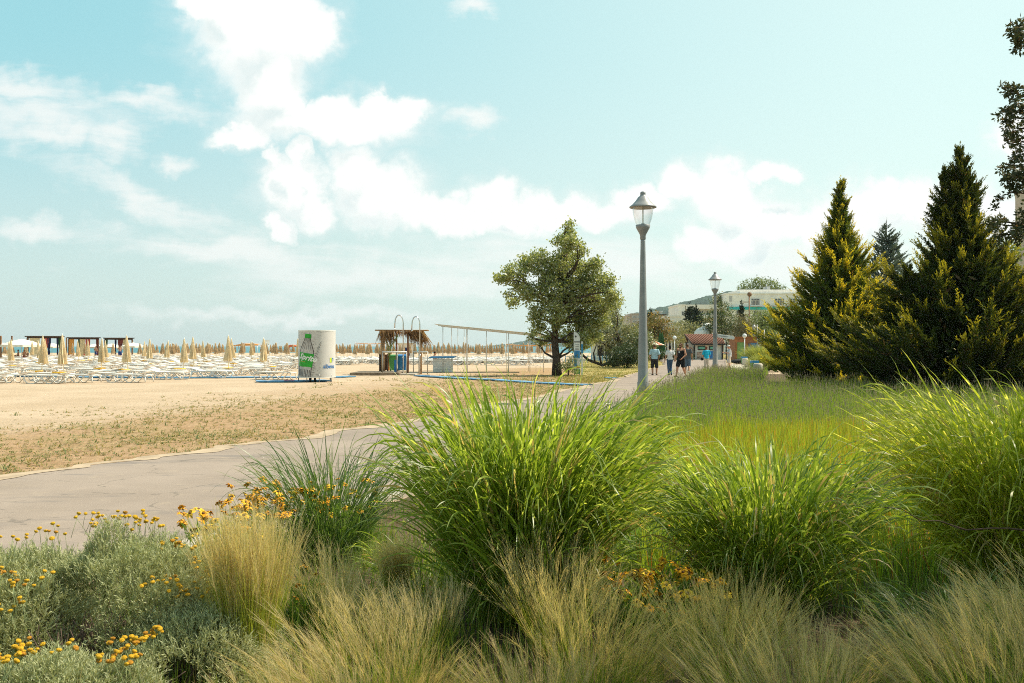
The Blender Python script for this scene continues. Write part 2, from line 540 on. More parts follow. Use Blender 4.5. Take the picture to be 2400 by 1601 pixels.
# ---- sea
sm = MB(); sm.add([(-4800, -300, -0.9), (4800, -300, -0.9), (4800, 5200, -0.9), (-4800, 5200, -0.9)], [(0, 1, 2, 3)])
m, t, o = newmat('sea')
p = t.nodes.new('ShaderNodeBsdfPrincipled'); t.links.new(p.outputs[0], o.inputs[0])
tcn = t.nodes.new('ShaderNodeTexCoord'); v = tcn.outputs['Object']
w1 = noise(t, v, 0.02, 4, 0.6)
t.links.new(mixc(t, w1.step(0.35, 0.65), (0.012, 0.115, 0.145), (0.02, 0.17, 0.19)), p.inputs['Base Color'])
p.inputs['Roughness'].default_value = 0.35; p.inputs['Specular IOR Level'].default_value = 0.25
bp = t.nodes.new('ShaderNodeBump'); bp.inputs['Strength'].default_value = 0.5; bp.inputs['Distance'].default_value = 0.5
t.links.new(noise(t, v, 0.6, 5, 0.6).s, bp.inputs['Height']); t.links.new(bp.outputs[0], p.inputs['Normal'])
tag(sm.build('sea', MATS['sea']), kind='structure')

# ---- promenade path: asphalt sheet with a ragged sandy far edge
def strip_sheet(d, xa, xb, z, ncross=8):
    tq = np.linspace(0, 1, ncross)[None]
    X = xa[:, None] * (1 - tq) + xb[:, None] * tq
    Y = np.repeat(d[:, None], ncross, 1)
    n, k = X.shape; i = np.arange(n * k).reshape(n, k)
    Fq = np.stack([i[:-1, :-1], i[:-1, 1:], i[1:, 1:], i[1:, :-1]], -1).reshape(-1, 4)
    return np.stack([X, Y, np.full_like(X, z)], -1).reshape(-1, 3), Fq
dd = np.concatenate([np.arange(0.5, 30, 0.1), np.arange(30, 126, 0.5)])
rag = (vnoise(dd * 0.8, dd * 0, 11) - 0.5) * 0.55 + (vnoise(dd * 3.1, dd * 0, 12) - 0.5) * 0.22
Vp, Fp = strip_sheet(dd, far_x(dd) + rag, near_x(dd) + 0.02, 0.034, 12)
m, t, o = newmat('asphalt')
p = t.nodes.new('ShaderNodeBsdfPrincipled'); t.links.new(p.outputs[0], o.inputs[0])
p.inputs['Roughness'].default_value = 0.85; p.inputs['Specular IOR Level'].default_value = 0.25
tcn = t.nodes.new('ShaderNodeTexCoord'); v = tcn.outputs['Object']
n1 = noise(t, v, 0.5, 5, 0.6); n2 = noise(t, v, 3.0, 5, 0.65); n3 = noise(t, v, 90.0, 2, 0.6); n5 = noise(t, v, 260.0, 2, 0.6)
ca_ = mixc(t, n1.step(0.35, 0.65), (0.265, 0.203, 0.158), (0.325, 0.252, 0.20))
ca_ = mixc(t, n3.step(0.5, 0.72) * 0.6, ca_, (0.46, 0.39, 0.33))
ca_ = mixc(t, n5.step(0.50, 0.66) * 0.7, ca_, (0.11, 0.095, 0.085))
# long darker tyre and patch stains lying along the path
mp = t.nodes.new('ShaderNodeMapping'); mp.inputs['Scale'].default_value = (0.35, 1.3, 1); mp.inputs['Rotation'].default_value = (0, 0, R(-20))
t.links.new(v, mp.inputs[0])
st = noise(t, mp.outputs[0], 1.5, 5, 0.6)
ca_ = mixc(t, st.step(0.53, 0.66) * 0.5, ca_, (0.15, 0.13, 0.12))
vo = t.nodes.new('ShaderNodeTexVoronoi'); vo.feature = 'DISTANCE_TO_EDGE'; vo.inputs['Scale'].default_value = 0.55
wv = t.nodes.new('ShaderNodeVectorMath'); wv.operation = 'ADD'
nc = t.nodes.new('ShaderNodeTexNoise'); nc.inputs['Scale'].default_value = 1.2; nc.inputs['Detail'].default_value = 5; t.links.new(v, nc.inputs[0])
t.links.new(v, wv.inputs[0]); t.links.new(nc.outputs['Color'], wv.inputs[1]); t.links.new(wv.outputs[0], vo.inputs['Vector'])
crack = E(t, vo.outputs['Distance']).step(0.003, 0.014, 1, 0) * n2.step(0.46, 0.56)
ca_ = mixc(t, crack * 0.42, ca_, (0.07, 0.06, 0.05))
vp = t.nodes.new('ShaderNodeTexVoronoi'); vp.inputs['Scale'].default_value = 0.28; t.links.new(wv.outputs[0], vp.inputs['Vector'])
sc_ = t.nodes.new('ShaderNodeSeparateColor'); t.links.new(vp.outputs['Color'], sc_.inputs[0])
ca_ = mixc(t, E(t, sc_.outputs[0]).step(0.55, 0.75) * 0.22, ca_, (0.17, 0.14, 0.12))       # old repair patches
dust = mixc(t, n2.step(0.55, 0.75) * 0.35, ca_, (0.42, 0.33, 0.23))
t.links.new(dust, p.inputs['Base Color'])
bp = t.nodes.new('ShaderNodeBump'); bp.inputs['Strength'].default_value = 0.35; bp.inputs['Distance'].default_value = 0.01
t.links.new(n3.s, bp.inputs['Height']); t.links.new(bp.outputs[0], p.inputs['Normal'])
tag(link('path', np_mesh('path', Vp, Fp), MATS['asphalt']), kind='structure')

# pale sandy verge that has blown over the far edge
Vv, Fv = strip_sheet(dd[:400], far_x(dd[:400]) + rag[:400] - 0.10 - 0.25 * vnoise(dd[:400] * 0.4, dd[:400] * 0, 5), far_x(dd[:400]) + rag[:400] * 1.4 + 0.03 + 0.9 * np.clip(vnoise(dd[:400] * 0.5, dd[:400] * 0, 6) - 0.52, 0, 1), 0.040, 4)
pbr('sand_verge', (0.40, 0.30, 0.20), 0.9, 0.15, 3.0, 0.3, 30, dirt=((0.30, 0.21, 0.13), 0.5))
tag(link('sand_verge', np_mesh('sand_verge', Vv, Fv), MATS['sand_verge']), kind='structure')

# concrete kerb along the planting bed
pbr('concrete', (0.43, 0.375, 0.31), 0.85, 0.15, 4.0, 0.25, 60, dirt=((0.26, 0.22, 0.17), 0.5))
kd_ = np.arange(2.0, 46, 0.25); kx = near_x(kd_)
mk = MB()
for a in range(len(kd_) - 1):
    if a % 8 == 7: continue_gap = 0.012
    else: continue_gap = 0.0
    y0, y1 = kd_[a], kd_[a + 1] - continue_gap
    x0, x1 = kx[a], kx[a + 1]
    w = 0.30
    mk.add([(x0, y0, 0), (x0 + w, y0, 0), (x1 + w, y1, 0), (x1, y1, 0), (x0, y0, 0.06), (x0 + w, y0, 0.06), (x1 + w, y1, 0.06), (x1, y1, 0.06)],
           [(4, 5, 6, 7), (0, 1, 5, 4), (1, 2, 6, 5), (3, 7, 6, 2), (0, 4, 7, 3)])
tag(mk.build('kerb', MATS['concrete']), kind='structure')

# raised paved terrace right of the path, beside the benches
pbr('paving', (0.58, 0.50, 0.40), 0.8, 0.12, 1.5, 0.2, 25, dirt=((0.40, 0.33, 0.25), 0.35))
mk = MB(); mk.prism([(gx(1708, 62), 62), (gx(1783, 62), 62), (gx(1790, 76), 80), (gx(1712, 80), 80)], 0.0, 0.16)
tag(mk.build('pavement', MATS['paving']), kind='structure')

# ---- wooded hills behind the resort
rpx = np.array([1120, 1155, 1190, 1230, 1275, 1340, 1400, 1440, 1475, 1500, 1540, 1580, 1610, 1640, 1690, 1760, 1850, 1950, 2100, 2300])
rpy = np.array([812, 810, 806, 800, 789, 779, 768, 755, 742, 732, 722, 715, 709, 702, 688, 690, 712, 735, 752, 770])
rd = np.interp(rpx, [1120, 1300, 1500, 2300], [4300, 3600, 2600, 1900])
N1, N2 = 260, 46
qp = np.linspace(1120, 2300, N1)
qd = np.interp(qp, rpx, rd); qh = (811 - np.interp(qp, rpx, rpy)) / FPX * qd + 2
tt_ = np.linspace(-1, 1, N2)
sh = np.cos(tt_ * PI / 2) ** 1.3
Yh = qd[:, None] + tt_[None] * (350 + qh[:, None] * 5)
Xh = ((qp - 1200) / FPX)[:, None] * qd[:, None] + 0 * tt_[None]
b1 = vnoise(Xh / 60, Yh / 60, 21) - 0.5; b2 = vnoise(Xh / 16, Yh / 16, 22) - 0.5; b3 = vnoise(Xh / 7, Yh / 7, 23) - 0.5
Zh = qh[:, None] * sh[None] * (1 + 0.22 * b1 * (1 - sh[None] * 0.8)) + np.minimum(qh[:, None] * 0.25, 9) * b2 * 0.7 + np.minimum(qh[:, None] * 0.2, 6) * b3 - 3.0 * (1 - sh[None])
i = np.arange(N1 * N2).reshape(N1, N2)
Fh = np.stack([i[:-1, :-1], i[1:, :-1], i[1:, 1:], i[:-1, 1:]], -1).reshape(-1, 4)
pbr('hill_wood', (0.035, 0.060, 0.034), 0.95, 0.35, 0.035, 0.9, 0.12, spec=0.05, dirt=((0.06, 0.08, 0.045), 0.5))
tag(link('hills', np_mesh('hills', np.stack([Xh, Yh, Zh], -1).reshape(-1, 3), Fh), MATS['hill_wood']), kind='structure')

# ---- the air
HZ = MB(); HZ.bbox(-4900, 4900, -420, 5300, -7.2, 215)
m, t, o = newmat('haze')
pv = t.nodes.new('ShaderNodeVolumePrincipled')
pv.inputs['Color'].default_value = (0.80, 0.93, 1.0, 1); pv.inputs['Density'].default_value = 0.00008; pv.inputs['Anisotropy'].default_value = 0.2
t.links.new(pv.outputs[0], o.inputs['Volume'])
HAZE_MB = HZ
# ================================================================== FOREGROUND PLANTING
def blade_paths(base, d0, L, K, droop, rng, curl=0.0):
    """arching centre lines: start at base with direction d0, bend towards -z with length"""
    N = len(base)
    P = np.zeros((N, K, 3)); P[:, 0] = base
    d = d0.copy(); seg = (L / (K - 1))[:, None]
    side = norm(np.cross(d0, rng.normal(size=(N, 3)) * 0.2 + np.array([0, 0, 1.0])))
    for k in range(1, K):
        P[:, k] = P[:, k - 1] + d * seg
        f = (k / (K - 1)) ** 1.3
        d = norm(d + np.array([0, 0, -1.0]) * (droop * f)[:, None] + side * (curl * rng.normal(size=(N, 1)) * 0.1))
    return P

def zebra_grass(name, seed, rad, h, spread, n_stem, per, mat, bw=0.0062, upright=0.0, lean=(0, 0), droop=1.0, inner=0.55):
    """clump of upright stems, each carrying long arching leaf blades"""
    rng = np.random.default_rng(seed)
    a = rng.random(n_stem) * 2 * PI; r = rad * np.sqrt(rng.random(n_stem))
    root = np.stack([r * np.cos(a), r * np.sin(a), np.zeros(n_stem)], -1)
    az = a + rng.normal(size=n_stem) * 0.35
    til = (r / rad) ** 0.8 * inner * (1 - upright) + rng.normal(size=n_stem) * 0.07
    sd = norm(np.stack([np.cos(az) * np.sin(til) + lean[0], np.sin(az) * np.sin(til) + lean[1], np.cos(til)], -1))
    SL = h * (0.80 + 0.28 * rng.random(n_stem)) * 0.78
    sp_ = blade_paths(root, sd, SL, 8, np.full(n_stem, 0.05), rng)
    sw = np.linspace(0.0036, 0.0016, 8)[None] * np.ones((n_stem, 1))
    side = norm(np.cross(sd, rng.normal(size=(n_stem, 3))))
    stems = strips(sp_, sw, side, t=np.full((n_stem, 8), 0.45))
    # blades leave the stem at several heights
    M = n_stem * per
    si = np.repeat(np.arange(n_stem), per)
    f = np.clip((np.tile((np.arange(per) + 0.3) / per, n_stem)) ** 0.85 + rng.normal(size=M) * 0.05, 0.02, 1.0)
    fi = f * 7; k0 = np.minimum(fi.astype(int), 6); w = (fi - k0)[:, None]
    base = sp_[si, k0] * (1 - w) + sp_[si, k0 + 1] * w
    ax = norm(sp_[si, k0 + 1] - sp_[si, k0])
    az2 = rng.random(M) * 2 * PI
    outw = np.stack([np.cos(az2), np.sin(az2), np.zeros(M)], -1) * 0.55 + np.stack([np.cos(az[si]), np.sin(az[si]), np.zeros(M)], -1) * 0.75
    open_ = (0.20 + 0.34 * rng.random(M))[:, None] * spread
    d0 = norm(ax + outw * open_ + np.array([lean[0], lean[1], 0.0]))
    L = h * (0.38 + 0.34 * rng.random(M)) * (1.0 - 0.25 * np.abs(f - 0.45))
    dr = (0.10 + 0.62 * rng.random(M) ** 1.7) * droop
    P = blade_paths(base, d0, L, 11, dr, rng, 0.5)
    prof = np.array([0.45, 0.8, 1.0, 1.0, 0.97, 0.92, 0.84, 0.72, 0.55, 0.33, 0.04])
    W = prof[None] * (bw * (0.65 + 0.6 * rng.random(M)))[:, None]
    tan = norm(np.diff(P, axis=1, append=P[:, -1:] * 2 - P[:, -2:-1]))
    sd0 = norm(np.cross(d0, np.array([0, 0, 1.0])) + rng.normal(size=(M, 3)) * 0.45)
    tw = rng.normal(size=M) * 0.8
    ang = tw[:, None] * np.linspace(0, 1, 11)[None]
    s0 = np.repeat(sd0[:, None], 11, 1); s0 = norm(s0 - tan * (s0 * tan).sum(-1, keepdims=True)); bn = np.cross(tan, s0)
    sdk = s0 * np.cos(ang)[..., None] + bn * np.sin(ang)[..., None]
    P[..., 2] = np.maximum(P[..., 2], 0.01)
    blades = strips(P, W, sdk)
    V_, F_, u_ = joinv(stems, blades)
    return np_mesh(name, V_, F_, u_)

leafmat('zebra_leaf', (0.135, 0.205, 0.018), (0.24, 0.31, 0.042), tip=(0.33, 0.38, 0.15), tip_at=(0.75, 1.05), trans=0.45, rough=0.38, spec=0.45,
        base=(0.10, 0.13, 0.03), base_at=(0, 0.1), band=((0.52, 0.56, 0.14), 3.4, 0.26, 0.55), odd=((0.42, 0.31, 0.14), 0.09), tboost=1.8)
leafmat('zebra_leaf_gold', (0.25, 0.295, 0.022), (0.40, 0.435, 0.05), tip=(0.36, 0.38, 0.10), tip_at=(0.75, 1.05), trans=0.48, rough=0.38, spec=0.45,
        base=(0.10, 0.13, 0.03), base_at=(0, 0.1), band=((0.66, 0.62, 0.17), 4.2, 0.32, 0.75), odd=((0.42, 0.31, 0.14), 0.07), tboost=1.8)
leafmat('fine_grass', (0.065, 0.125, 0.028), (0.125, 0.20, 0.055), tip=(0.24, 0.26, 0.12), tip_at=(0.7, 1.05), trans=0.38, rough=0.38, spec=0.5)
def grass_thing(me, mat, label, loc, rz=0.0, group=None, name='striped_grass_clump', s=1.0):
    r = thing(name, label, 'ornamental grass', loc, rz, group)
    o = link('foliage', me, mat, r)
    o.scale = (s, s, s)
    return r
gm = 'ornamental grass clumps in the planting bed'
def bz(x, y): return 0.02
p = at(1235, 1465)
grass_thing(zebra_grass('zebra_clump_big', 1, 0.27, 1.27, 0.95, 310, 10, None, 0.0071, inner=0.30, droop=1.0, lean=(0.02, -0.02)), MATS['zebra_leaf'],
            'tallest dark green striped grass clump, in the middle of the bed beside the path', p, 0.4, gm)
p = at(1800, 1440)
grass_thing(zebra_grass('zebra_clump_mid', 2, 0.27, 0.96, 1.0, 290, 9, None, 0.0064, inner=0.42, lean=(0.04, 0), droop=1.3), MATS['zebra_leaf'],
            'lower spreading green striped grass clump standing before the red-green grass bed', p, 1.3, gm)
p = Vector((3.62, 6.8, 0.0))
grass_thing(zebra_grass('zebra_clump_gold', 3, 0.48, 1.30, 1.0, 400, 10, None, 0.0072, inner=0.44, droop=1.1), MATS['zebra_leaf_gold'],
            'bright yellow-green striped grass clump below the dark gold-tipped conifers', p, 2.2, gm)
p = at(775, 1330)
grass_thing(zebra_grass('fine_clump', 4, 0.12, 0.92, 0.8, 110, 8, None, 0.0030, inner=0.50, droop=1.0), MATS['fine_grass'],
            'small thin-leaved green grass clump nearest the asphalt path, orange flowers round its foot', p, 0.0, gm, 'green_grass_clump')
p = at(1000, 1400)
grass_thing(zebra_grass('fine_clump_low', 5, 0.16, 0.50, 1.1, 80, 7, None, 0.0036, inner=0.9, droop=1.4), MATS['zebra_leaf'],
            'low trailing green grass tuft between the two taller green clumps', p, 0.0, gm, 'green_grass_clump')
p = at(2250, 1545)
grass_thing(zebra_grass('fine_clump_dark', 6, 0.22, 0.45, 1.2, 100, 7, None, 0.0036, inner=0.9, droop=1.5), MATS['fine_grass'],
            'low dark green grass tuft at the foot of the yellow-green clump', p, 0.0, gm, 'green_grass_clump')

# ---- feather grass: soft tussocks with blond awns
def feather(name, seed, rad, h, n, lean, plume, flare=0.35):
    rng = np.random.default_rng(seed)
    a = rng.random(n) * 2 * PI; r = rad * np.sqrt(rng.random(n))
    base = np.stack([r * np.cos(a), r * np.sin(a), np.zeros(n)], -1)
    til = (r / rad) * flare + np.abs(rng.normal(size=n)) * (0.04 + 0.14 * flare)
    az = a + rng.normal(size=n) * 0.5
    d0 = norm(np.stack([np.cos(az) * np.sin(til) + lean[0] * .3, np.sin(az) * np.sin(til) + lean[1] * .3, np.cos(til)], -1))
    L = h * (0.55 + 0.5 * rng.random(n) ** 0.8)
    K = 8
    P = np.zeros((n, K, 3)); P[:, 0] = base; d = d0.copy()
    wind = np.array([lean[0], lean[1], -0.15])
    for k in range(1, K):
        P[:, k] = P[:, k - 1] + d * (L / (K - 1))[:, None]
        d = norm(d + wind[None] * (0.35 * (k / K) ** 1.6) * (0.4 + 1.2 * rng.random((n, 1))) + rng.normal(size=(n, 3)) * 0.05)
    W = np.linspace(0.0014, 0.0006, K)[None] * (0.7 + 0.6 * rng.random((n, 1)))
    side = norm(np.cross(d0, rng.normal(size=(n, 3))))
    tt = np.linspace(0, 0.72, K)[None] * np.ones((n, 1))
    parts = [strips(P, W, side, t=tt)]
    # awns: a brush of hairs at the upper end of many strands
    m_ = int(n * plume); q = 16
    idx = rng.choice(n, m_, replace=False)
    B = np.repeat(P[idx], q, 0); dT = norm(B[:, -1] - B[:, -3])
    f = 4.9 + 2.1 * rng.random(m_ * q); k0 = np.minimum(f.astype(int), 6); w = (f - k0)[:, None]
    b0 = B[np.arange(m_ * q), k0] * (1 - w) + B[np.arange(m_ * q), k0 + 1] * w
    dA = norm(dT + rng.normal(size=(m_ * q, 3)) * 0.16 + np.array([lean[0], lean[1], 0.05]) * 0.5)
    LA = 0.05 + 0.13 * rng.random(m_ * q)
    PA = np.zeros((m_ * q, 4, 3)); PA[:, 0] = b0
    for k in range(1, 4):
        PA[:, k] = PA[:, k - 1] + dA * (LA / 3)[:, None]; dA = norm(dA + np.array([lean[0], lean[1], -0.25]) * 0.22 + rng.normal(size=dA.shape) * 0.10)
    WA = np.array([0.0009, 0.0008, 0.0006, 0.0003])[None] * np.ones((m_ * q, 1))
    parts.append(strips(PA, WA, norm(np.cross(dT, rng.normal(size=(m_ * q, 3)))), t=np.linspace(0.82, 1.0, 4)[None] * np.ones((m_ * q, 1))))
    V_, F_, u_ = joinv(*parts)
    V_[:, 2] = np.maximum(V_[:, 2], 0.004)
    return np_mesh(name, V_, F_, u_)
leafmat('feather_leaf', (0.24, 0.29, 0.030), (0.35, 0.36, 0.065), tip=(0.52, 0.43, 0.25), tip_at=(0.45, 0.85), base=(0.26, 0.155, 0.05), base_at=(0.02, 0.22),
        trans=0.42, rough=0.55, spec=0.25, odd=((0.45, 0.35, 0.17), 0.12), tboost=1.8)
leafmat('feather_leaf_pale', (0.145, 0.22, 0.024), (0.26, 0.30, 0.05), tip=(0.50, 0.395, 0.20), tip_at=(0.55, 0.92), base=(0.20, 0.13, 0.05), base_at=(0.02, 0.15),
        trans=0.40, rough=0.55, spec=0.2, odd=((0.42, 0.33, 0.18), 0.15), tboost=1.8)
FM = [feather('feather_a', 31, 0.12, 0.86, 1250, (-0.03, 0.0), 0.26, 0.08),
      feather('feather_b', 32, 0.085, 0.60, 320, (-0.45, 0.1), 0.34, 0.55),
      feather('feather_c', 33, 0.09, 0.54, 320, (0.35, -0.1), 0.34, 0.60),
      feather('feather_d', 34, 0.08, 0.64, 320, (-0.15, -0.2), 0.34, 0.42)]
# px, py of the foot, which mesh, scale, pale
tus = [(582, 1605, 0, 0.93, 0), (765, 1500, 3, 0.92, 0), (705, 1700, 1, 0.72, 1), (850, 1745, 1, 0.95, 1), (840, 1560, 2, 0.85, 0),
       (985, 1570, 1, 0.85, 0), (985, 1730, 2, 0.85, 1), (1250, 1770, 1, 0.92, 1), (1400, 1690, 3, 0.95, 1), (1300, 1555, 3, 1.0, 0),
       (1495, 1640, 2, 0.72, 0), (1690, 1690, 3, 0.95, 1), (1750, 1610, 3, 0.80, 1), (1830, 1800, 1, 1.0, 1), (1950, 1700, 2, 0.85, 1),
       (2180, 1690, 1, 0.85, 1), (2300, 1780, 1, 1.05, 1), (2420, 1710, 1, 1.1, 1), (2490, 1640, 1, 1.05, 1), (2640, 1690, 1, 1.0, 1), (2800, 1620, 3, 1.0, 1), (2940, 1700, 1, 1.0, 1),
       (930, 1440, 0, 0.66, 0), (690, 1880, 1, 0.8, 1), (1420, 1900, 2, 0.9, 1), (1130, 1890, 1, 0.8, 1)]
gt = 'blond feather grass tussocks along the front of the bed'
rng_t = random.Random(4)
for k, (px, py, im, sc, pale) in enumerate(tus):
    lab = ('pale blond feather grass tussock in the row along the lower edge of the bed' if pale else 'green feather grass tussock with blond plumes, among the green clumps')
    if k == 0: lab = 'upright golden-green feather grass tussock beside the silvery bush with yellow buttons'
    if (px, py) == (930, 1440): lab = 'thin straw-coloured feather grass between the fine clump and the tallest striped clump'
    if k == 10: lab = 'green feather grass with tall plumes standing against the foot of the tallest striped clump'
    r = thing('feather_grass_tussock', lab, 'ornamental grass', at(px, py), rng_t.uniform(-1.1, 1.1), gt)
    sc *= rng_t.uniform(0.72, 1.06) if k else 1.0
    me = FM[im]
    o = bpy.data.objects.new('foliage', me if not pale else me.copy()); o.parent = r; o.scale = (sc, sc, sc); col.objects.link(o)
    if not me.materials: me.materials.append(MATS['feather_leaf'])
    if pale:
        key = ('pale', im)
        if key not in KIDS:
            KIDS[key] = o.data; o.data.materials.clear(); o.data.materials.append(MATS['feather_leaf_pale'])
        else:
            old = o.data; o.data = KIDS[key]; bpy.data.meshes.remove(old)

# ---- silvery santolina mounds with yellow button heads
def mound(name, seed, rx, ry, h, n, holes=()):
    rng = np.random.default_rng(seed)
    u = rng.normal(size=(n * 3, 3)); u = norm(u); u[:, 2] = np.abs(u[:, 2])
    lump = vnoise(u[:, 0] * 3.2 + 9, u[:, 1] * 3.2 + u[:, 2] * 2 + 9, seed) * 0.30 + 0.80
    C = u * np.array([rx, ry, h]) * lump[:, None]
    keep = np.ones(len(C), bool)
    for (hx, hy, hz_, hr) in holes:
        keep &= np.linalg.norm((C - np.array([hx, hy, hz_])) , axis=1) > hr * (0.75 + 0.5 * rng.random(len(C)))
    C = C[keep][:n]; u = u[keep][:n]; n = len(C)
    depth = 1 - 0.16 * rng.random(n) ** 2
    C = C * depth[:, None]
    d = norm(u * np.array([1 / rx, 1 / ry, 1 / h]) * min(rx, h) + np.array([0, 0, 0.55]) + rng.normal(size=(n, 3)) * 0.38)
    L = 0.045 + 0.05 * rng.random(n)
    P = C[:, None] + d[:, None] * L[:, None, None] * np.linspace(0, 1, 3)[None, :, None]
    parts = [strips(P, np.full((n, 3), 0.0014), norm(np.cross(d, rng.normal(size=(n, 3)))), t=np.tile(np.linspace(0.3, 0.8, 3), (n, 1)))]
    q = 9
    dd_ = np.repeat(d, q, 0); f = np.tile(np.linspace(0.15, 1.0, q), n)
    b = np.repeat(C, q, 0) + dd_ * (np.repeat(L, q) * f)[:, None]
    ld = norm(dd_ * 0.9 + norm(np.cross(dd_, rng.normal(size=(n * q, 3)))) * 0.8)
    ll = 0.0075 + 0.008 * rng.random(n * q)
    ws = norm(np.cross(ld, rng.normal(size=(n * q, 3))))
    parts.append(diamonds(b + ld * ll[:, None], ld * ll[:, None], ws * 0.0019, f))
    V_, F_, u_ = joinv(*parts)
    V_[:, 2] = np.maximum(V_[:, 2], 0.003)
    return np_mesh(name, V_, F_, u_)
leafmat('silver_leaf', (0.27, 0.285, 0.135), (0.40, 0.415, 0.225), tip=(0.48, 0.49, 0.28), tip_at=(0.5, 1.1), trans=0.22, rough=0.75, spec=0.15)
pbr('woody_twig', (0.13, 0.085, 0.06), 0.9, 0.3, 20)
pbr('button_yellow', (0.74, 0.43, 0.03), 0.75, 0.25, 60, 0.5, 300, spec=0.15)
pbr('button_ochre', (0.55, 0.26, 0.03), 0.8, 0.3, 60, 0.5, 300, spec=0.15)
pbr('stalk_green', (0.21, 0.25, 0.10), 0.7, 0.2, 30)
hb = MB()
hb.lathe([(0.0012, -0.004), (0.0065, -0.001), (0.0088, 0.002), (0.0083, 0.0048), (0.0058, 0.0068), (0.002, 0.0076)], 10)
rb = np.random.default_rng(8)
for k in range(46):      # knobbly florets
    a = 2.399 * k; r = 0.0082 * math.sqrt((k + 0.5) / 46)
    hb.ball((r * math.cos(a), r * math.sin(a), 0.0040 + 0.0034 * (1 - (r / 0.0086) ** 2)), 0.00125, 5, 4)
BUT = hb.mesh('flower_head'); BUT.materials.append(MATS['button_yellow'])
BUT2 = BUT.copy(); BUT2.materials.clear(); BUT2.materials.append(MATS['button_ochre'])
stk = MB(); stk.tube([(0, 0, -0.10), (0.002, 0.001, -0.05), (0, 0, -0.003)], 0.0009, 5)
STK = stk.mesh('stalk'); STK.materials.append(MATS['stalk_green'])
def buttons(root, seed, spots, n, sc=1.0, h0=0.07, ochre=0.15):
    """flower heads on thin stalks; spots: (x, y, z, spread)"""
    rng = random.Random(seed)
    for k in range(n):
        x, y, z, s = spots[k % len(spots)]
        a = rng.uniform(0, 2 * PI); r = s * math.sqrt(rng.random())
        o = bpy.data.objects.new('flower_head', BUT2 if rng.random() < ochre else BUT)
        o.parent = root
        o.location = (x + r * math.cos(a), y + r * math.sin(a), z + h0 * rng.uniform(0.45, 1.15))
        o.rotation_euler = (rng.gauss(0, 0.25), rng.gauss(0, 0.25), rng.uniform(0, 6))
        q = sc * rng.uniform(0.8, 1.15); o.scale = (q, q, q)
        col.objects.link(o)
        s_ = bpy.data.objects.new('stalk', STK); s_.parent = o; col.objects.link(s_)
gs = 'silvery bushes with yellow button flowers'
def twigs(root, seed, n, c, r, h):
    rng = random.Random(seed); mb = MB()
    for k in range(n):
        a = rng.uniform(0, 6.28); q = r * math.sqrt(rng.random())
        x, y = c[0] + q * math.cos(a) * .5, c[1] + q * math.sin(a) * .5
        mb.tube([(x, y, 0), (x + rng.uniform(-.06, .06) + q * math.cos(a) * .3, y + rng.uniform(-.06, .06) + q * math.sin(a) * .3, h * .5), (c[0] + q * math.cos(a) + rng.uniform(-.08, .08), c[1] + q * math.sin(a), h * rng.uniform(.7, 1))], [0.006, 0.004, 0.002], 5)
    mb.build('stems', MATS['woody_twig'], root)
r1 = thing('santolina_bush', 'large silver-green bush with a dark gap of bare stems, yellow buttons rising above the path', 'bush', (-2.05, 5.10, 0), 0, gs)
link('foliage', mound('santolina_big', 51, 0.66, 0.52, 0.65, 10000, [(-0.16, -0.26, 0.54, 0.15), (-0.10, -0.38, 0.44, 0.19), (-0.10, -0.50, 0.28, 0.22), (-0.02, -0.52, 0.12, 0.16), (0.34, -0.44, 0.22, 0.13)]), MATS['silver_leaf'], r1)
twigs(r1, 3, 60, (0, -0.1), 0.42, 0.34)
twigs(r1, 13, 70, (-0.10, -0.28), 0.24, 0.36)
buttons(r1, 5, [(-0.12, 0.12, 0.67, 0.13), (0.02, 0.12, 0.69, 0.12), (0.14, 0.08, 0.66, 0.11), (0.34, 0.03, 0.56, 0.11), (0.48, -0.04, 0.47, 0.10), (0.54, -0.14, 0.42, 0.09), (0.36, -0.3, 0.44, 0.10)], 100, 1.3, 0.085)
r2 = thing('santolina_bush', 'silver-green bush dotted with buttons in the lower corner beside the bush with a gap', 'bush', (-2.66, 4.95, 0), 0, gs)
link('foliage', mound('santolina_side', 52, 0.58, 0.50, 0.57, 7500), MATS['silver_leaf'], r2)
buttons(r2, 6, [(0.1, -0.3, 0.53, 0.2), (0.3, -0.25, 0.50, 0.2), (0.15, 0.1, 0.64, 0.25), (0.30, -0.42, 0.42, 0.14)], 90, 1.3, 0.06, 0.35)
r3 = thing('santolina_bush', 'low silver-green bush next to the golden-green tussock, few yellow buttons', 'bush', (-1.50, 4.78, 0), 0, gs)
link('foliage', mound('santolina_low', 53, 0.42, 0.40, 0.34, 4600, [(0.02, -0.36, 0.14, 0.12)]), MATS['silver_leaf'], r3)
twigs(r3, 4, 26, (0, -0.1), 0.26, 0.22)
buttons(r3, 7, [(-0.1, -0.30, 0.32, 0.05), (0.18, 0.16, 0.38, 0.12), (-0.05, 0.1, 0.40, 0.1)], 40, 1.3, 0.05)
r4 = thing('santolina_bush', 'silver-green bush under a dense mat of deep yellow buttons at the bottom edge', 'bush', (-1.95, 4.18, 0), 0, gs)
link('foliage', mound('santolina_front', 54, 0.50, 0.34, 0.30, 4600), MATS['silver_leaf'], r4)
buttons(r4, 8, [(-0.16, -0.05, 0.34, 0.18), (-0.02, 0.0, 0.34, 0.14), (-0.30, 0.0, 0.31, 0.15), (0.27, 0.16, 0.32, 0.08), (0.30, 0.02, 0.30, 0.09)], 100, 1.35, 0.05, 0.30)

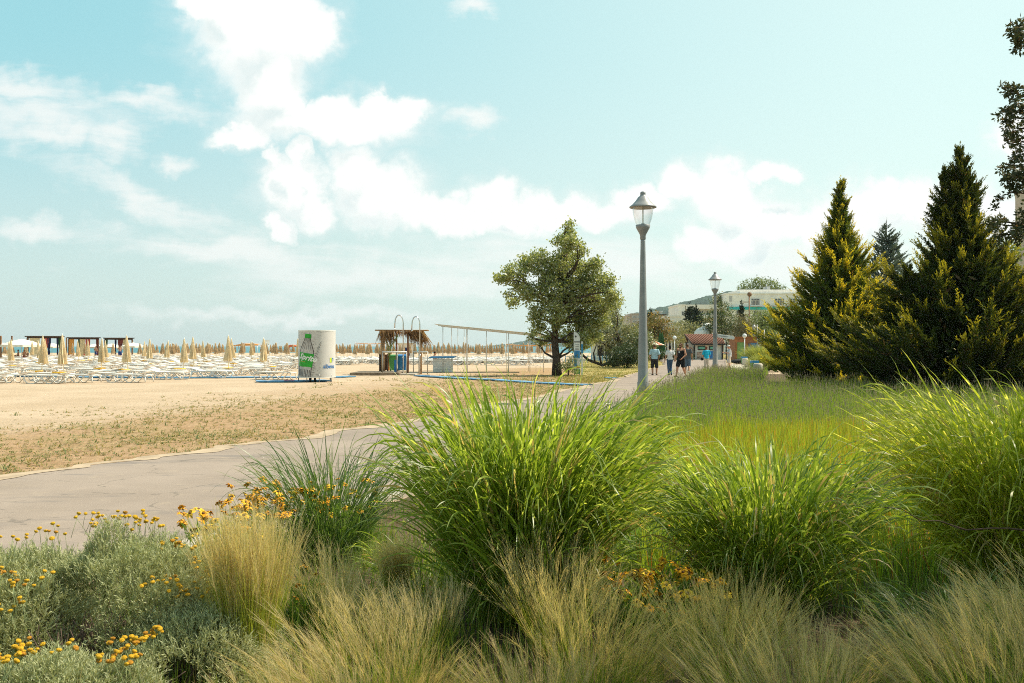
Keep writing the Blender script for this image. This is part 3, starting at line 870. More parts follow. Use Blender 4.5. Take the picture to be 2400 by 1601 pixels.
# ---- orange daisies
pbr('petal_orange', (0.90, 0.36, 0.012), 0.6, 0.25, 40, spec=0.2)
pbr('petal_amber', (0.90, 0.48, 0.03), 0.6, 0.25, 40, spec=0.2)
pbr('disc_brown', (0.16, 0.07, 0.02), 0.8, 0.3, 80)
def daisy_mesh(name, m, seed):
    rng = random.Random(seed); mb = MB()
    for k in range(11):
        a = 2 * PI * k / 11 + rng.uniform(-.12, .12); L = 0.021 * rng.uniform(.85, 1.12); w = 0.0062; dz = rng.uniform(-.006, .005)
        ca_, sa_ = math.cos(a), math.sin(a)
        pts = [(0.004, -w * .4, 0), (0.004, w * .4, 0), (L * .6, w, .004 + dz * .4), (L * .6, -w, .004 + dz * .4), (L, w * .55, dz), (L, -w * .55, dz), (L * 1.08, 0, dz - .002)]
        mb.add([(x * ca_ - y * sa_, x * sa_ + y * ca_, z) for x, y, z in pts], [(0, 1, 2, 3), (3, 2, 4, 5), (5, 4, 6)])
    mb.cur = 1
    mb.lathe([(0.0068, -0.001), (0.006, 0.004), (0.003, 0.0062), (0.0008, 0.0068)], 9)
    me = mb.mesh(name); me.materials.append(m); me.materials.append(MATS['disc_brown']); return me
DA = [daisy_mesh('flower_head', MATS['petal_orange'], 1), daisy_mesh('flower_head', MATS['petal_amber'], 2)]
leafmat('daisy_leaf', (0.12, 0.21, 0.03), (0.20, 0.30, 0.06), trans=0.4, rough=0.5)
def daisy_clump(seed, label, loc, rad, h, n, sc=1.0):
    rng = np.random.default_rng(seed); rr = random.Random(seed)
    r = thing('orange_daisy', label, 'flowering plant', loc, 0, 'orange daisies in the planting bed')
    M = 900
    a = rng.random(M) * 6.283; q = rad * np.sqrt(rng.random(M))
    b = np.stack([q * np.cos(a), q * np.sin(a), rng.random(M) ** 1.2 * h * 0.72], -1)
    d = norm(np.stack([np.cos(a) * .7, np.sin(a) * .7, 0.8 + 0 * a], -1) + rng.normal(size=(M, 3)) * .5)
    L = 0.03 + 0.035 * rng.random(M)
    lv = diamonds(b + d * L[:, None], d * L[:, None], norm(np.cross(d, rng.normal(size=(M, 3)))) * 0.0065, rng.random(M))
    heads = []
    SP, KK = [], 4
    for k in range(n):
        aa = rr.uniform(0, 6.283); qq = rad * 1.15 * math.sqrt(rr.random())
        heads.append((qq * math.cos(aa), qq * math.sin(aa), h * rr.uniform(.68, 1.06)))
        x, y, z = heads[-1]
        SP.append([(x * .4, y * .4, 0), (x * .6, y * .6, z * .45), (x * .85, y * .85, z * .8), (x, y, z)])
    st_ = strips(np.array(SP), np.full((n, 4), 0.0016), norm(np.cross(np.array([0, 0, 1.0]), rng.normal(size=(n, 3)))), t=np.full((n, 4), .5))
    V_, F_, u_ = joinv(lv, st_)
    link('foliage', np_mesh('daisy_leaves', V_, F_, u_), MATS['daisy_leaf'], r)
    for (x, y, z) in heads:
        o = bpy.data.objects.new('flower_head', DA[rr.random() < .45]); o.parent = r; o.location = (x, y, z + .002)
        s_ = sc * rr.uniform(.75, 1.15); o.scale = (s_, s_, s_ * rr.uniform(.8, 1.4)); o.rotation_euler = (rr.gauss(.2, .4), rr.gauss(0, .4), rr.uniform(0, 6)); col.objects.link(o)
daisy_clump(1, 'orange daisy plant beside the kerb, tallest flowers against the asphalt', at(550, 1370), 0.32, 0.55, 74, 1.55)
daisy_clump(2, 'orange daisy plant at the foot of the small thin-leaved grass clump', at(665, 1335), 0.34, 0.60, 88, 1.55)
daisy_clump(3, 'orange daisy plant hidden among the leaves of the thin-leaved clump', at(800, 1320), 0.25, 0.60, 30, 1.2)
daisy_clump(4, 'orange daisy plant in the gap between the two big striped clumps', at(1490, 1490), 0.30, 0.40, 50, 1.5)
daisy_clump(5, 'orange daisy plant leaning out under the lower spreading clump', at(1580, 1510), 0.26, 0.36, 40, 1.45)
daisy_clump(6, 'small low orange daisy plant at the corner of the bed near the kerb', at(455, 1425), 0.14, 0.24, 24, 1.35)
daisy_clump(7, 'orange daisy plant behind the golden-green tussock', at(690, 1500), 0.18, 0.36, 20, 1.1)
daisy_clump(8, 'sparse orange daisy plant behind the tallest clump, towards the red-green bed', at(1510, 1330), 0.24, 0.42, 18, 1.1)

# ---- bed of upright red-tinged grass and, behind it, lavender: nobody could count them
def field(name, seed, n, inside, h, w, K, spike=None, lean=(0.0, 0.0), tuft=0.5):
    rng = np.random.default_rng(seed)
    pts = inside(rng, n); n = len(pts)
    d0 = norm(np.stack([rng.normal(size=n) * .16 + lean[0], rng.normal(size=n) * .16 + lean[1], np.ones(n)], -1))
    g = 0.7 + tuft * vnoise(pts[:, 0] * 1.6, pts[:, 1] * 1.6, seed)
    L = h * g * (0.6 + 0.5 * rng.random(n))
    b = np.stack([pts[:, 0], pts[:, 1], np.full(n, 0.02)], -1)
    P = blade_paths(b, d0, L, K, 0.05 + 0.10 * rng.random(n), rng)
    ww = w * (0.6 + 0.8 * rng.random(n)) * (1 + pts[:, 1] / 22.0)
    pr = np.linspace(1, 0.08, K)
    sd_ = norm(np.cross(d0, np.stack([rng.normal(size=n) * .5, np.ones(n), rng.normal(size=n) * .2], -1)))
    parts = [strips(P, pr[None] * ww[:, None], sd_)]
    if spike:
        sel = rng.random(n) < spike[0]
        tip = P[sel, -1]; dt = norm(P[sel, -1] - P[sel, -2]); k = len(tip)
        for q in range(5):
            L2 = spike[1] * (0.7 + 0.6 * rng.random(k)) / 5
            c = tip + dt * (L2 * (q + .5) * 1.0)[:, None]
            s2 = norm(np.cross(dt, rng.normal(size=(k, 3))))
            parts.append(diamonds(c, dt * (L2 * .75)[:, None], s2 * (spike[2] * (1.15 - q * .16) * (1 + tip[:, 1] / 30.0))[:, None], np.full(k, 2.0)))
    V_, F_, u_ = joinv(*parts)
    return np_mesh(name, V_, F_, u_)
def red_in(rng, n):
    y = 6.4 + 11.4 * rng.random(n * 2) ** 0.85; x = near_x(y) + 0.9 + (8.6 + 0.3 * y) * rng.random(n * 2)
    k = (x < 0.64 * y + 1.0) & (x > 0.9)
    k &= y < 16.8 + 1.5 * vnoise(x * 1.2, y * 0, 77)
    return np.stack([x[k], y[k]], -1)[:n]
def lav_in(rng, n):
    y = 16.5 + 42 * rng.random(n * 2) ** 1.2; x = near_x(y) + 0.35 + (20) * rng.random(n * 2) ** 1.25
    k = (x < 0.70 * y) & (vnoise(x * 1.3, y * 0.9, 88) > 0.16) & ((y < 38) | (x < near_x(y) + 3.6))
    return np.stack([x[k], y[k]], -1)[:n]
leafmat('red_grass', (0.23, 0.33, 0.022), (0.34, 0.42, 0.04), tip=(0.40, 0.36, 0.04), tip_at=(0.6, 1.0), trans=0.48, rough=0.5, odd=((0.46, 0.16, 0.03), 0.16))
leafmat('lavender_leaf', (0.185, 0.275, 0.035), (0.285, 0.355, 0.065), tip=(0.20, 0.175, 0.155), tip_at=(1.2, 1.8), trans=0.40, rough=0.6, spec=0.2)
tag(link('red_green_grass', field('red_green_grass', 61, 36000, red_in, 0.46, 0.0030, 5), MATS['red_grass']),
    'bed of upright yellow-green grass with reddish tips behind the striped clumps', 'grass bed', kind='stuff')
tag(link('lavender', field('lavender', 62, 35000, lav_in, 0.46, 0.0022, 4, (0.40, 0.10, 0.0044), (-0.06, 0), 0.75), MATS['lavender_leaf']),
    'lavender bed with grey-purple spikes along the path under the lamps', 'lavender', kind='stuff')
def cover_in(rng, n):
    y = 3.4 + 6.1 * rng.random(n * 3); x = near_x(y) + 0.7 + 7.5 * rng.random(n * 3)
    k = (x < 0.75 * y + .8) & (vnoise(x * 2.2, y * 2.2, 41) > 0.42)
    return np.stack([x[k], y[k]], -1)[:n]
leafmat('bed_herb', (0.10, 0.18, 0.02), (0.22, 0.28, 0.05), trans=0.4, rough=0.5, odd=((0.4, 0.3, 0.12), 0.12))
tag(link('ground_cover', field('ground_cover', 63, 13000, cover_in, 0.24, 0.0028, 4, None, (0, 0), 0.9), MATS['bed_herb']),
    'low green herbs and straw covering the soil between the clumps', 'ground cover', kind='stuff')

# ---- sparse weeds on the dry turf and sand
def weeds(seed, n_tuft):
    rng = np.random.default_rng(seed)
    y = 7.5 + 50 * rng.random(n_tuft * 4) ** 1.5; gapw = np.abs(rng.normal(size=n_tuft * 4)) * (3.6 + 0.07 * y) + 0.25
    x = far_x(y) - gapw
    k = (x > -0.56 * y - .6) & (0.45 * vnoise(x * .5, y * .5, 15) + 0.6 * rng.random(len(x)) > 0.42 + 0.03 * gapw)
    x, y = x[k][:n_tuft], y[k][:n_tuft]; n = len(x)
    q = 9
    big = (0.22 + 1.0 * rng.random(n) ** 4)
    tx = np.repeat(x, q) + rng.normal(size=n * q) * np.repeat(big, q) * 0.05; ty = np.repeat(y, q) + rng.normal(size=n * q) * np.repeat(big, q) * 0.05
    b = np.stack([tx, ty, np.full(n * q, 0.0)], -1); b[:, 2] = beach_z(tx, ty)
    d0 = norm(np.stack([rng.normal(size=n * q), rng.normal(size=n * q), 0.22 + 0.6 * rng.random(n * q)], -1))
    L = 0.095 * np.repeat(big, q) * (0.6 + 0.8 * rng.random(n * q))
    P = blade_paths(b, d0, L, 4, np.full(n * q, 0.22), rng)
    W = np.array([0.8, 1, 0.7, 0.1])[None] * (0.0042 * (0.6 + 0.7 * rng.random(n * q)) * (1 + ty / 22))[:, None]
    return np_mesh('weeds', *strips(P, W, norm(np.cross(d0, np.array([0, 0, 1.0])) + 1e-4)))
leafmat('weed_leaf', (0.24, 0.22, 0.08), (0.38, 0.28, 0.13), trans=0.3, rough=0.6, odd=((0.08, 0.14, 0.035), 0.22))
tag(link('weeds', weeds(71, 9500), MATS['weed_leaf']), 'sparse green and straw weeds on the dry sand beside the path', 'weeds', kind='stuff')
def lawn_in(rng, n):
    y = 44 + 80 * rng.random(n * 3); x = 0.052 * y + (far_x(y) - 0.052 * y - 0.2) * rng.random(n * 3)
    k = vnoise(x * .6, y * .6, 18) > 0.35
    return np.stack([x[k], y[k]], -1)[:n]
leafmat('lawn_leaf', (0.24, 0.24, 0.06), (0.42, 0.33, 0.13), trans=0.3, rough=0.6)
tag(link('dry_lawn', field('dry_lawn', 64, 7000, lawn_in, 0.07, 0.005, 3), MATS['lawn_leaf']), 'dry yellow lawn between the beach and the promenade', 'grass', kind='stuff')
# litter of dead stalks on the verge
# ================================================================== TREES
pbr('bark_dark', (0.085, 0.062, 0.045), 0.95, 0.35, 8, 0.6, 30, spec=0.1)
pbr('bark_brown', (0.15, 0.105, 0.07), 0.95, 0.3, 8, 0.6, 30, spec=0.1)

def limb(mb, a, b, r0, r1, rng, sag=0.12, n=6, k=7):
    a, b = Vector(a), Vector(b); L = (b - a).length
    o = Vector((rng.gauss(0, 1), rng.gauss(0, 1), rng.gauss(0, .6))) * L * sag
    pts = []
    for i in range(n):
        t = i / (n - 1)
        pts.append(a.lerp(b, t) + o * math.sin(PI * t) + Vector((rng.gauss(0, 1), rng.gauss(0, 1), rng.gauss(0, 1))) * L * .015 * (0 < i < n - 1))
    mb.tube(pts, [r0 + (r1 - r0) * (i / (n - 1)) ** .8 for i in range(n)], k)
    return pts

# ---- broad-leaved trees: crown lumps of many small leaf sprays on real limbs
def broadleaf(name, label, base, trunk_pts, lumps, leaf, n, mat, bark, seed, cat='tree', group=None, density=1.0, droop=0.0, tr=0.2, longleaf=0.42):
    """lumps: (x, y, z, r) relative to base; trunk_pts likewise"""
    rng = np.random.default_rng(seed); rr = random.Random(seed)
    root = thing(name, label, cat, base, 0, group)
    mb = MB()
    tp = [Vector(p) for p in trunk_pts]; m_ = len(tp)
    mb.tube(tp, [tr * (1.25 if i == 0 else 1.0) * (1 - .6 * i / (m_ - 1)) for i in range(m_)], 10)
    for (x, y, z, r) in lumps:
        c = Vector((x, y, z))
        cand = [p for p in tp if p.z < z - .15 * r] or [tp[0]]
        q = min(cand, key=lambda p: (p - c).length + 0.4 * abs(p.z - tp[-1].z * .5))
        if (q - c).length > 0.3:
            pts = limb(mb, q, c, tr * .34, tr * .07, rr)
            for s in range(4):
                e = c + Vector((rr.gauss(0, 1), rr.gauss(0, 1), rr.gauss(.1, .8))).normalized() * r * .8
                limb(mb, pts[rr.randint(3, 5)], e, tr * .09, tr * .02, rr, .1, 4, 5)
    mb.build('trunk', bark, root)
    vol = np.array([l[3] ** 2 for l in lumps]); cnt = (n * vol / vol.sum()).astype(int) + 1
    C, D = [], []
    for (x, y, z, r), k in zip(lumps, cnt):
        ns = max(7, int(k / 15))
        d = rvec(rng, ns); rad = r * (0.35 + 0.72 * rng.random(ns) ** 0.55)
        sc = np.array([x, y, z]) + d * rad[:, None] * np.array([1, 1, .95])
        idx = rng.integers(0, ns, k)
        sp_ = rng.normal(size=(k, 3)) * (r * 0.11 + leaf * 0.75)
        sp_[:, 2] *= .75
        C.append(sc[idx] + sp_); D.append(norm(d[idx] * .5 + rng.normal(size=(k, 3)) + np.array([0, 0, -droop])))
    C = np.concatenate(C); D = np.concatenate(D); k = len(C)
    L = leaf * (0.6 + 0.7 * rng.random(k))
    Wv = norm(np.cross(D, rng.normal(size=(k, 3)) + np.array([0, 0, .6])))
    link('crown', np_mesh('crown', *diamonds(C, D * (L * .5)[:, None], Wv * (L * longleaf * .5)[:, None], rng.random(k))), mat, root)
    return root

def px_lumps(lst, d, base, seed, depth=0.75, k=1.0):
    """lump list given as bearings at the tree's own distance -> metres around its foot"""
    rng = random.Random(seed); o = []
    for (px, py, r) in lst:
        rm = r * k / FPX * d
        o.append((gx(px, d) - base.x, rng.uniform(-depth, depth) * 1.6, zat(py, d), rm))
    return o

leafmat('poplar_leaf', (0.145, 0.185, 0.045), (0.29, 0.305, 0.11), trans=0.38, rough=0.42, spec=0.45, odd=((0.38, 0.39, 0.26), 0.24), tboost=1.8)  # many pale odd leaves: glimmer of sunlit foliage put into the colour
d = 55.8; b = at(1305, 880)
lm = px_lumps([(1336, 528, 10), (1341, 540, 12), (1322, 560, 14), (1362, 596, 18), (1318, 598, 20), (1282, 650, 20), (1322, 655, 26), (1366, 668, 24), (1262, 640, 16), (1225, 645, 14), (1165, 648, 9), (1192, 655, 14), (1385, 690, 22), (1425, 690, 16), (1415, 725, 20), (1325, 710, 26), (1300, 765, 18), (1365, 735, 22), (1340, 545, 14), (1325, 575, 30), (1350, 578, 20), (1300, 568, 10), (1340, 615, 42), (1300, 625, 38), (1260, 610, 34), (1232, 622, 26), (1200, 640, 24), (1178, 655, 18), (1215, 668, 24),
                (1375, 640, 38), (1395, 622, 22), (1405, 665, 34), (1428, 660, 18), (1350, 680, 48), (1290, 680, 48), (1240, 690, 30), (1205, 705, 18), (1262, 725, 26), (1395, 710, 42), (1432, 705, 28), (1450, 705, 14),
                (1345, 740, 42), (1300, 735, 34), (1262, 765, 20), (1380, 760, 36), (1410, 750, 26), (1335, 790, 30), (1365, 800, 26), (1395, 790, 22), (1290, 790, 18), (1255, 745, 20), (1245, 790, 12), (1268, 800, 14), (1250, 775, 12), (1350, 810, 22), (1190, 690, 10), (1325, 535, 10)], d, b, 1, k=0.70)
broadleaf('poplar_tree', 'tall bushy green tree with a dark leaning trunk standing on the beach edge', b,
          [(0.0, 0, 0), (-.02, 0, 0.9), (-.12, .05, 1.9), (-.05, .1, 2.8), (.1, .1, 4.0), (.35, .1, 5.4), (.6, .05, 7.4)], lm, 0.155, 31000, MATS['poplar_leaf'], MATS['bark_dark'], 11, tr=0.25, longleaf=0.6)
broadleaf('shrub', 'small green shrub growing against the trunk of the tall bushy tree', at(1332, 882), [(0, 0, 0), (0.02, 0, .3), (.05, 0, .6)],
          [(0, 0, .6, .35), (.25, 0, .8, .3), (-.2, .1, .45, .3), (.15, -.1, .35, .3)], 0.10, 900, MATS['poplar_leaf'], MATS['bark_brown'], 12, 'shrub', tr=0.05)

leafmat('olive_leaf', (0.13, 0.145, 0.065), (0.24, 0.245, 0.125), trans=0.3, rough=0.5, spec=0.35, odd=((0.36, 0.33, 0.20), 0.12))
d = 78.0; b = Vector((gx(1436, d), d, 0))
lm = px_lumps([(1430, 742, 24), (1448, 765, 30), (1410, 775, 28), (1470, 775, 20), (1425, 800, 26), (1395, 795, 18), (1462, 800, 22), (1440, 725, 14)], d, b, 2)
r_ = broadleaf('olive_tree', 'grey-green tree with curved low branches, behind the totem board', b,
               [(0.2, 0, 0), (.1, 0, .6), (.35, 0, 1.2), (.55, .1, 1.9), (.3, .1, 2.8)], lm, 0.17, 8000, MATS['olive_leaf'], MATS['bark_dark'], 13, tr=0.24)
mb = MB(); rr_ = random.Random(9)
for pts, r0 in (([(.1, 0, .5), (-.8, 0, .15), (-1.9, 0, .55), (-2.8, 0, 1.3), (-3.2, 0, 1.9)], .15), ([(-.9, 0, .2), (-1.05, 0, 1.0), (-.8, 0, 1.7)], .09), ([(-1.4, 0, .35), (-1.5, 0, 1.1), (-1.25, 0, 1.8)], .08), ([(.5, .1, 1.6), (1.1, .1, 2.0), (1.7, .1, 2.1)], .09)):
    mb.tube(pts, [r0 * (1 - .6 * i / (len(pts) - 1)) for i in range(len(pts))], 7)
mb.build('branches', MATS['bark_dark'], r_)

leafmat('oleander_leaf', (0.10, 0.135, 0.05), (0.22, 0.24, 0.11), trans=0.25, rough=0.5, spec=0.35, odd=((0.62, 0.60, 0.50), 0.10))
leafmat('dark_bush_leaf', (0.025, 0.045, 0.012), (0.06, 0.085, 0.025), trans=0.2, rough=0.5, spec=0.3)
d = 74.0; b = Vector((gx(1470, d), d, 0))
broadleaf('bush', 'rounded dark green bush on the dry lawn, below the grey-green tree', b, [(0, 0, 0), (0, 0, .4), (.05, 0, .9)],
          px_lumps([(1440, 836, 20), (1465, 830, 24), (1492, 834, 22), (1450, 845, 16), (1478, 845, 18), (1428, 846, 10)], d, b, 3), 0.16, 5200, MATS['dark_bush_leaf'], MATS['bark_dark'], 14, 'bush', tr=.08)
d = 77.0; b = Vector((gx(1497, d), d, 0))
broadleaf('bush', 'pale flowering bush with white blossoms behind the nearest lamp post', b, [(0, 0, 0), (0, 0, .8), (.05, 0, 1.5)],
          px_lumps([(1480, 800, 22), (1500, 792, 24), (1495, 818, 22), (1517, 805, 16), (1508, 828, 16), (1470, 818, 14)], d, b, 4), 0.15, 5200, MATS['oleander_leaf'], MATS['bark_brown'], 15, 'bush', tr=.08)

leafmat('amber_leaf', (0.10, 0.10, 0.025), (0.22, 0.185, 0.05), trans=0.35, rough=0.5, odd=((0.30, 0.17, 0.05), 0.25))
d = 120.0; b = Vector((gx(1545, d), d, 0))
broadleaf('broadleaf_tree', 'yellow-brown tinged round tree behind the nearest lamp post', b, [(0, 0, 0), (0, 0, 1.5), (.2, 0, 3)],
          px_lumps([(1535, 755, 24), (1555, 765, 20), (1520, 775, 20), (1545, 785, 22), (1565, 790, 14), (1515, 800, 16), (1535, 805, 18)], d, b, 5), 0.26, 5000, MATS['amber_leaf'], MATS['bark_dark'], 16, tr=.2)
leafmat('willow_leaf', (0.17, 0.175, 0.07), (0.27, 0.25, 0.12), trans=0.35, rough=0.55)
d = 128.0; b = Vector((gx(1588, d), d, 0))
broadleaf('willow_tree', 'pale feathery olive-coloured tree left of the tiled kiosk', b, [(0, 0, 0), (0, 0, 1.2), (.1, 0, 2.5)],
          px_lumps([(1585, 776, 20), (1600, 785, 20), (1572, 788, 16), (1612, 800, 14), (1592, 803, 20)], d, b, 6), 0.22, 4200, MATS['willow_leaf'], MATS['bark_brown'], 17, tr=.14, longleaf=.25)
leafmat('pine_leaf', (0.055, 0.085, 0.022), (0.125, 0.155, 0.045), trans=0.25, rough=0.55, odd=((0.2, 0.17, 0.07), 0.15))
d = 140.0; b = Vector((gx(1690, d), d, 0))
broadleaf('pine_tree', 'spreading mid-green pine above the tiled kiosk roof', b, [(0, 0, 0), (.2, 0, 2.5), (0, 0, 5)],
          px_lumps([(1690, 735, 24), (1665, 750, 22), (1710, 755, 26), (1680, 775, 26), (1655, 775, 16), (1705, 780, 24), (1730, 765, 20), (1692, 722, 14)], d, b, 7), 0.28, 6500, MATS['pine_leaf'], MATS['bark_brown'], 18, tr=.25)
leafmat('dusty_leaf', (0.12, 0.105, 0.055), (0.19, 0.165, 0.085), trans=0.25, rough=0.6)
d = 135.0; b = Vector((gx(1748, d), d, 0))
broadleaf('broadleaf_tree', 'dull brownish-green tree between the pine and the gold-tipped conifers', b, [(0, 0, 0), (.1, 0, 2), (0, 0, 4)],
          px_lumps([(1745, 760, 24), (1765, 775, 24), (1735, 785, 24), (1775, 795, 20), (1755, 805, 20), (1790, 770, 18), (1720, 800, 16)], d, b, 8), 0.26, 5200, MATS['dusty_leaf'], MATS['bark_brown'], 19, tr=.2)
leafmat('fresh_leaf', (0.10, 0.14, 0.035), (0.20, 0.24, 0.08), trans=0.35, rough=0.5)
d = 118.0; b = Vector((gx(1785, d), d, 0))
broadleaf('broadleaf_tree', 'fresh green tree half hidden by the left gold-tipped conifer', b, [(0, 0, 0), (.1, 0, 2), (0, 0, 4)],
          px_lumps([(1780, 745, 20), (1805, 750, 22), (1790, 770, 24), (1820, 780, 22), (1800, 795, 20)], d, b, 9), 0.25, 4200, MATS['fresh_leaf'], MATS['bark_brown'], 20, tr=.18)
d = 270.0; b = Vector((gx(1780, d), d, 3.0))
broadleaf('broadleaf_tree', 'bright green round tree crown rising behind the roof of the white hotel', b, [(0, 0, 0), (.1, 0, 6), (0, 0, 12)],
          [(x, y, z - 3.0, r) for x, y, z, r in px_lumps([(1755, 678, 20), (1780, 668, 18), (1800, 672, 18), (1740, 688, 12), (1822, 676, 12), (1836, 678, 8)], d, b, 10)], 0.5, 4200, MATS['fresh_leaf'], MATS['bark_brown'], 21, tr=.4)
d = 210.0; b = Vector((gx(1692, d), d, 1.0))
broadleaf('broadleaf_tree', 'small dark green tree at the corner of the two white hotel wings', b, [(0, 0, 0), (.1, 0, 4), (0, 0, 9)],
          [(x, y, z - 1, r) for x, y, z, r in px_lumps([(1690, 704, 14), (1702, 708, 10), (1682, 712, 10)], d, b, 11)], 0.4, 1400, MATS['pine_leaf'], MATS['bark_brown'], 22, tr=.25)
d = 150.0; b = Vector((gx(1620, d), d, 0))
broadleaf('broadleaf_tree', 'low green tree in front of the dark spruces, right of the willow', b, [(0, 0, 0), (.1, 0, 1.5), (0, 0, 3)],
          px_lumps([(1618, 768, 16), (1602, 762, 12), (1630, 778, 14), (1612, 784, 14)], d, b, 12), 0.28, 2600, MATS['olive_leaf'], MATS['bark_brown'], 23, tr=.18)
d = 132.0; b = Vector((gx(1500, d), d, 0))
broadleaf('broadleaf_tree', 'dusky brown-green tree left of the nearest lamp post, below the beige block', b, [(0, 0, 0), (.1, 0, 1.5), (0, 0, 3)],
          px_lumps([(1498, 772, 16), (1488, 788, 16), (1506, 792, 14)], d, b, 13), 0.27, 2600, MATS['dusty_leaf'], MATS['bark_brown'], 24, tr=.18)
d = 30.0; b = Vector((gx(2335, d + 14), d + 14, 0))
broadleaf('broadleaf_tree', 'bright green leafy tree showing behind the right gold-tipped conifer', b, [(0, 0, 0), (.1, 0, 2), (0, 0, 5)],
          px_lumps([(2330, 600, 34), (2360, 625, 34), (2300, 640, 34), (2350, 680, 46), (2290, 700, 40)], d + 14, b, 14), 0.20, 4200, MATS['fresh_leaf'], MATS['bark_brown'], 25, tr=.2)

# ---- conifers: rising limbs that carry flat feathery plumes, paler new growth towards the tips
def conifer(name, label, base, Hh, prof, n_limb, mat, seed, rise=(0.85, 0.30), plume=(0.70, 1.25), leaf=(0.19, 0.045), group=None, kids=4.2, leaders=(), bark=None, tipness=1.0, nleaf=34, low=0.02, inner=7000, open_=0.62):
    rng = np.random.default_rng(seed)
    root = thing(name, label, 'conifer', base, 0, group)
    mb = MB()
    mb.tube([(0, 0, 0), (0.02, 0, Hh * .4), (0, .02, Hh * .8), (0, 0, Hh)], [Hh * .022, Hh * .015, Hh * .006, .010], 8)
    PS, PD, PL, PT = [], [], [], []           # plume start, direction, length, tone
    up_v = np.array([0, 0, 1.0])
    def add(x0, y0, H0, H1, nl, zs, rs):
        f = rng.random(nl) ** 1.15; z = H0 + (H1 - H0) * f
        ga = rng.random() * 6.28
        for k in range(nl):
            L = max(0.10, np.interp(z[k], zs, rs) * (0.70 + 0.40 * rng.random()))
            a = ga + k * 2.39996 + rng.normal() * .3
            fr = (z[k] - H0) / (H1 - H0)
            el = rise[1] + (rise[0] - rise[1]) * fr + rng.normal() * .12
            o = np.array([math.cos(a), math.sin(a), 0.0])
            st = np.array([x0, y0, max(.05, z[k] - math.sin(el) * L * .8)])
            end = st + o * L * math.cos(el) + up_v * L * math.sin(el)
            mid = (st + end) / 2 - up_v * L * .10
            if L > .35: mb.tube([st, mid, end], [.010 + .011 * L, .006 + .006 * L, .004], 5)
            m_ = 2 + int(kids * min(2.2, L / 1.1))
            t = np.concatenate([[1.0, .86], 1 - .70 * rng.random(m_) ** 1.1])[:, None]
            q = st * (1 - t) ** 2 + 2 * mid * t * (1 - t) + end * t ** 2
            tg = norm(2 * (mid - st) * (1 - t) + 2 * (end - mid) * t)
            side = np.cross(tg[0], up_v); side /= max(1e-6, np.linalg.norm(side))
            ang = np.concatenate([[0, .2], rng.uniform(-1, 1, m_)])[:, None] * open_
            dr = norm(tg * np.cos(ang) + side * np.sin(ang) + up_v * (0.10 + .22 * rng.random((m_ + 2, 1))) + rng.normal(size=(m_ + 2, 3)) * .10)
            pl = rng.uniform(plume[0], plume[1], m_ + 2) * min(1.0, .35 + L / 1.7)
            PS.append(q - dr * (pl * .45)[:, None]); PD.append(dr); PL.append(pl); PT.append(t[:, 0] ** 1.4 * min(1.0, .60 + .3 * L) * rng.uniform(.72, 1.08))
    add(0, 0, low * Hh, Hh * .985, n_limb, np.array([p[0] for p in prof]) * Hh, np.array([p[1] for p in prof]))
    PS.append(np.array([[0, 0, Hh * .97]])); PD.append(np.array([[0, 0, 1.0]])); PL.append(np.array([Hh * .05])); PT.append(np.array([.8]))
    for (lx, ly, lz0, lz1, rad, nl) in leaders:
        mb.tube([(0, 0, lz0), (lx * .8, ly * .8, lz0 + (lz1 - lz0) * .3), (lx, ly, lz1)], [.06, .04, .008], 6)
        add(lx, ly, lz0 + (lz1 - lz0) * .22, lz1, nl, np.array([lz0, lz1]), np.array([rad, .05]))
    mb.build('trunk', bark or MATS['bark_dark'], root)
    S, D, Lp_, T = np.concatenate(PS), np.concatenate(PD), np.concatenate(PL), np.concatenate(PT); n = len(S); q = nleaf
    g = np.tile((np.arange(q) + .5) / q, n); Dd = np.repeat(D, q, 0); Lr = np.repeat(Lp_, q)
    sd_ = norm(np.cross(D, up_v + rng.normal(size=(n, 3)) * .45)); Sd = np.repeat(sd_, q, 0); Nn = np.cross(Sd, Dd)
    sg = np.tile(np.where(np.arange(q) % 2, 1.0, -1.0), n)
    c = np.repeat(S, q, 0) + Dd * (Lr * g)[:, None] + rng.normal(size=(n * q, 3)) * .018
    a2 = (0.70 * (1 - g) + .10) + rng.normal(size=n * q) * .16
    ld = norm(Dd * np.cos(a2)[:, None] + Sd * (np.sin(a2) * sg)[:, None] + Nn * rng.normal(size=(n * q, 1)) * .30)
    ll = leaf[0] * (.7 + .6 * rng.random(n * q)) * (1.15 - .65 * g) * .5 * np.clip(Lr / .7, .45, 1.1)
    wv = norm(np.cross(ld, Nn + rng.normal(size=(n * q, 3)) * .55)) * (leaf[1] * .5 * (1.1 - .45 * g))[:, None]
    tt = np.clip(np.repeat(T, q) * tipness * (.15 + .95 * g) + rng.normal(size=n * q) * .08, 0, 1.3)
    parts = [diamonds(c + ld * (ll * .8)[:, None], ld * ll[:, None], wv, tt)]
    # shaded old foliage nearer the trunk, which closes the crown
    zi = Hh * (low + .88 * rng.random(inner) ** 1.3); ri = np.interp(zi / Hh, [p[0] for p in prof], [p[1] for p in prof]) * .62 * rng.random(inner) ** .5; ai = rng.random(inner) * 6.283
    ci = np.stack([ri * np.cos(ai), ri * np.sin(ai), zi], -1); di = norm(np.stack([np.cos(ai), np.sin(ai), .6 + 0 * ai], -1) + rng.normal(size=(inner, 3)) * .5)
    parts.append(diamonds(ci, di * (leaf[0] * .9), norm(np.cross(di, rng.normal(size=(inner, 3)))) * leaf[1] * 1.2, np.full(inner, .05)))
    link('crown', np_mesh('crown', *joinv(*parts)), mat, root)
    return root
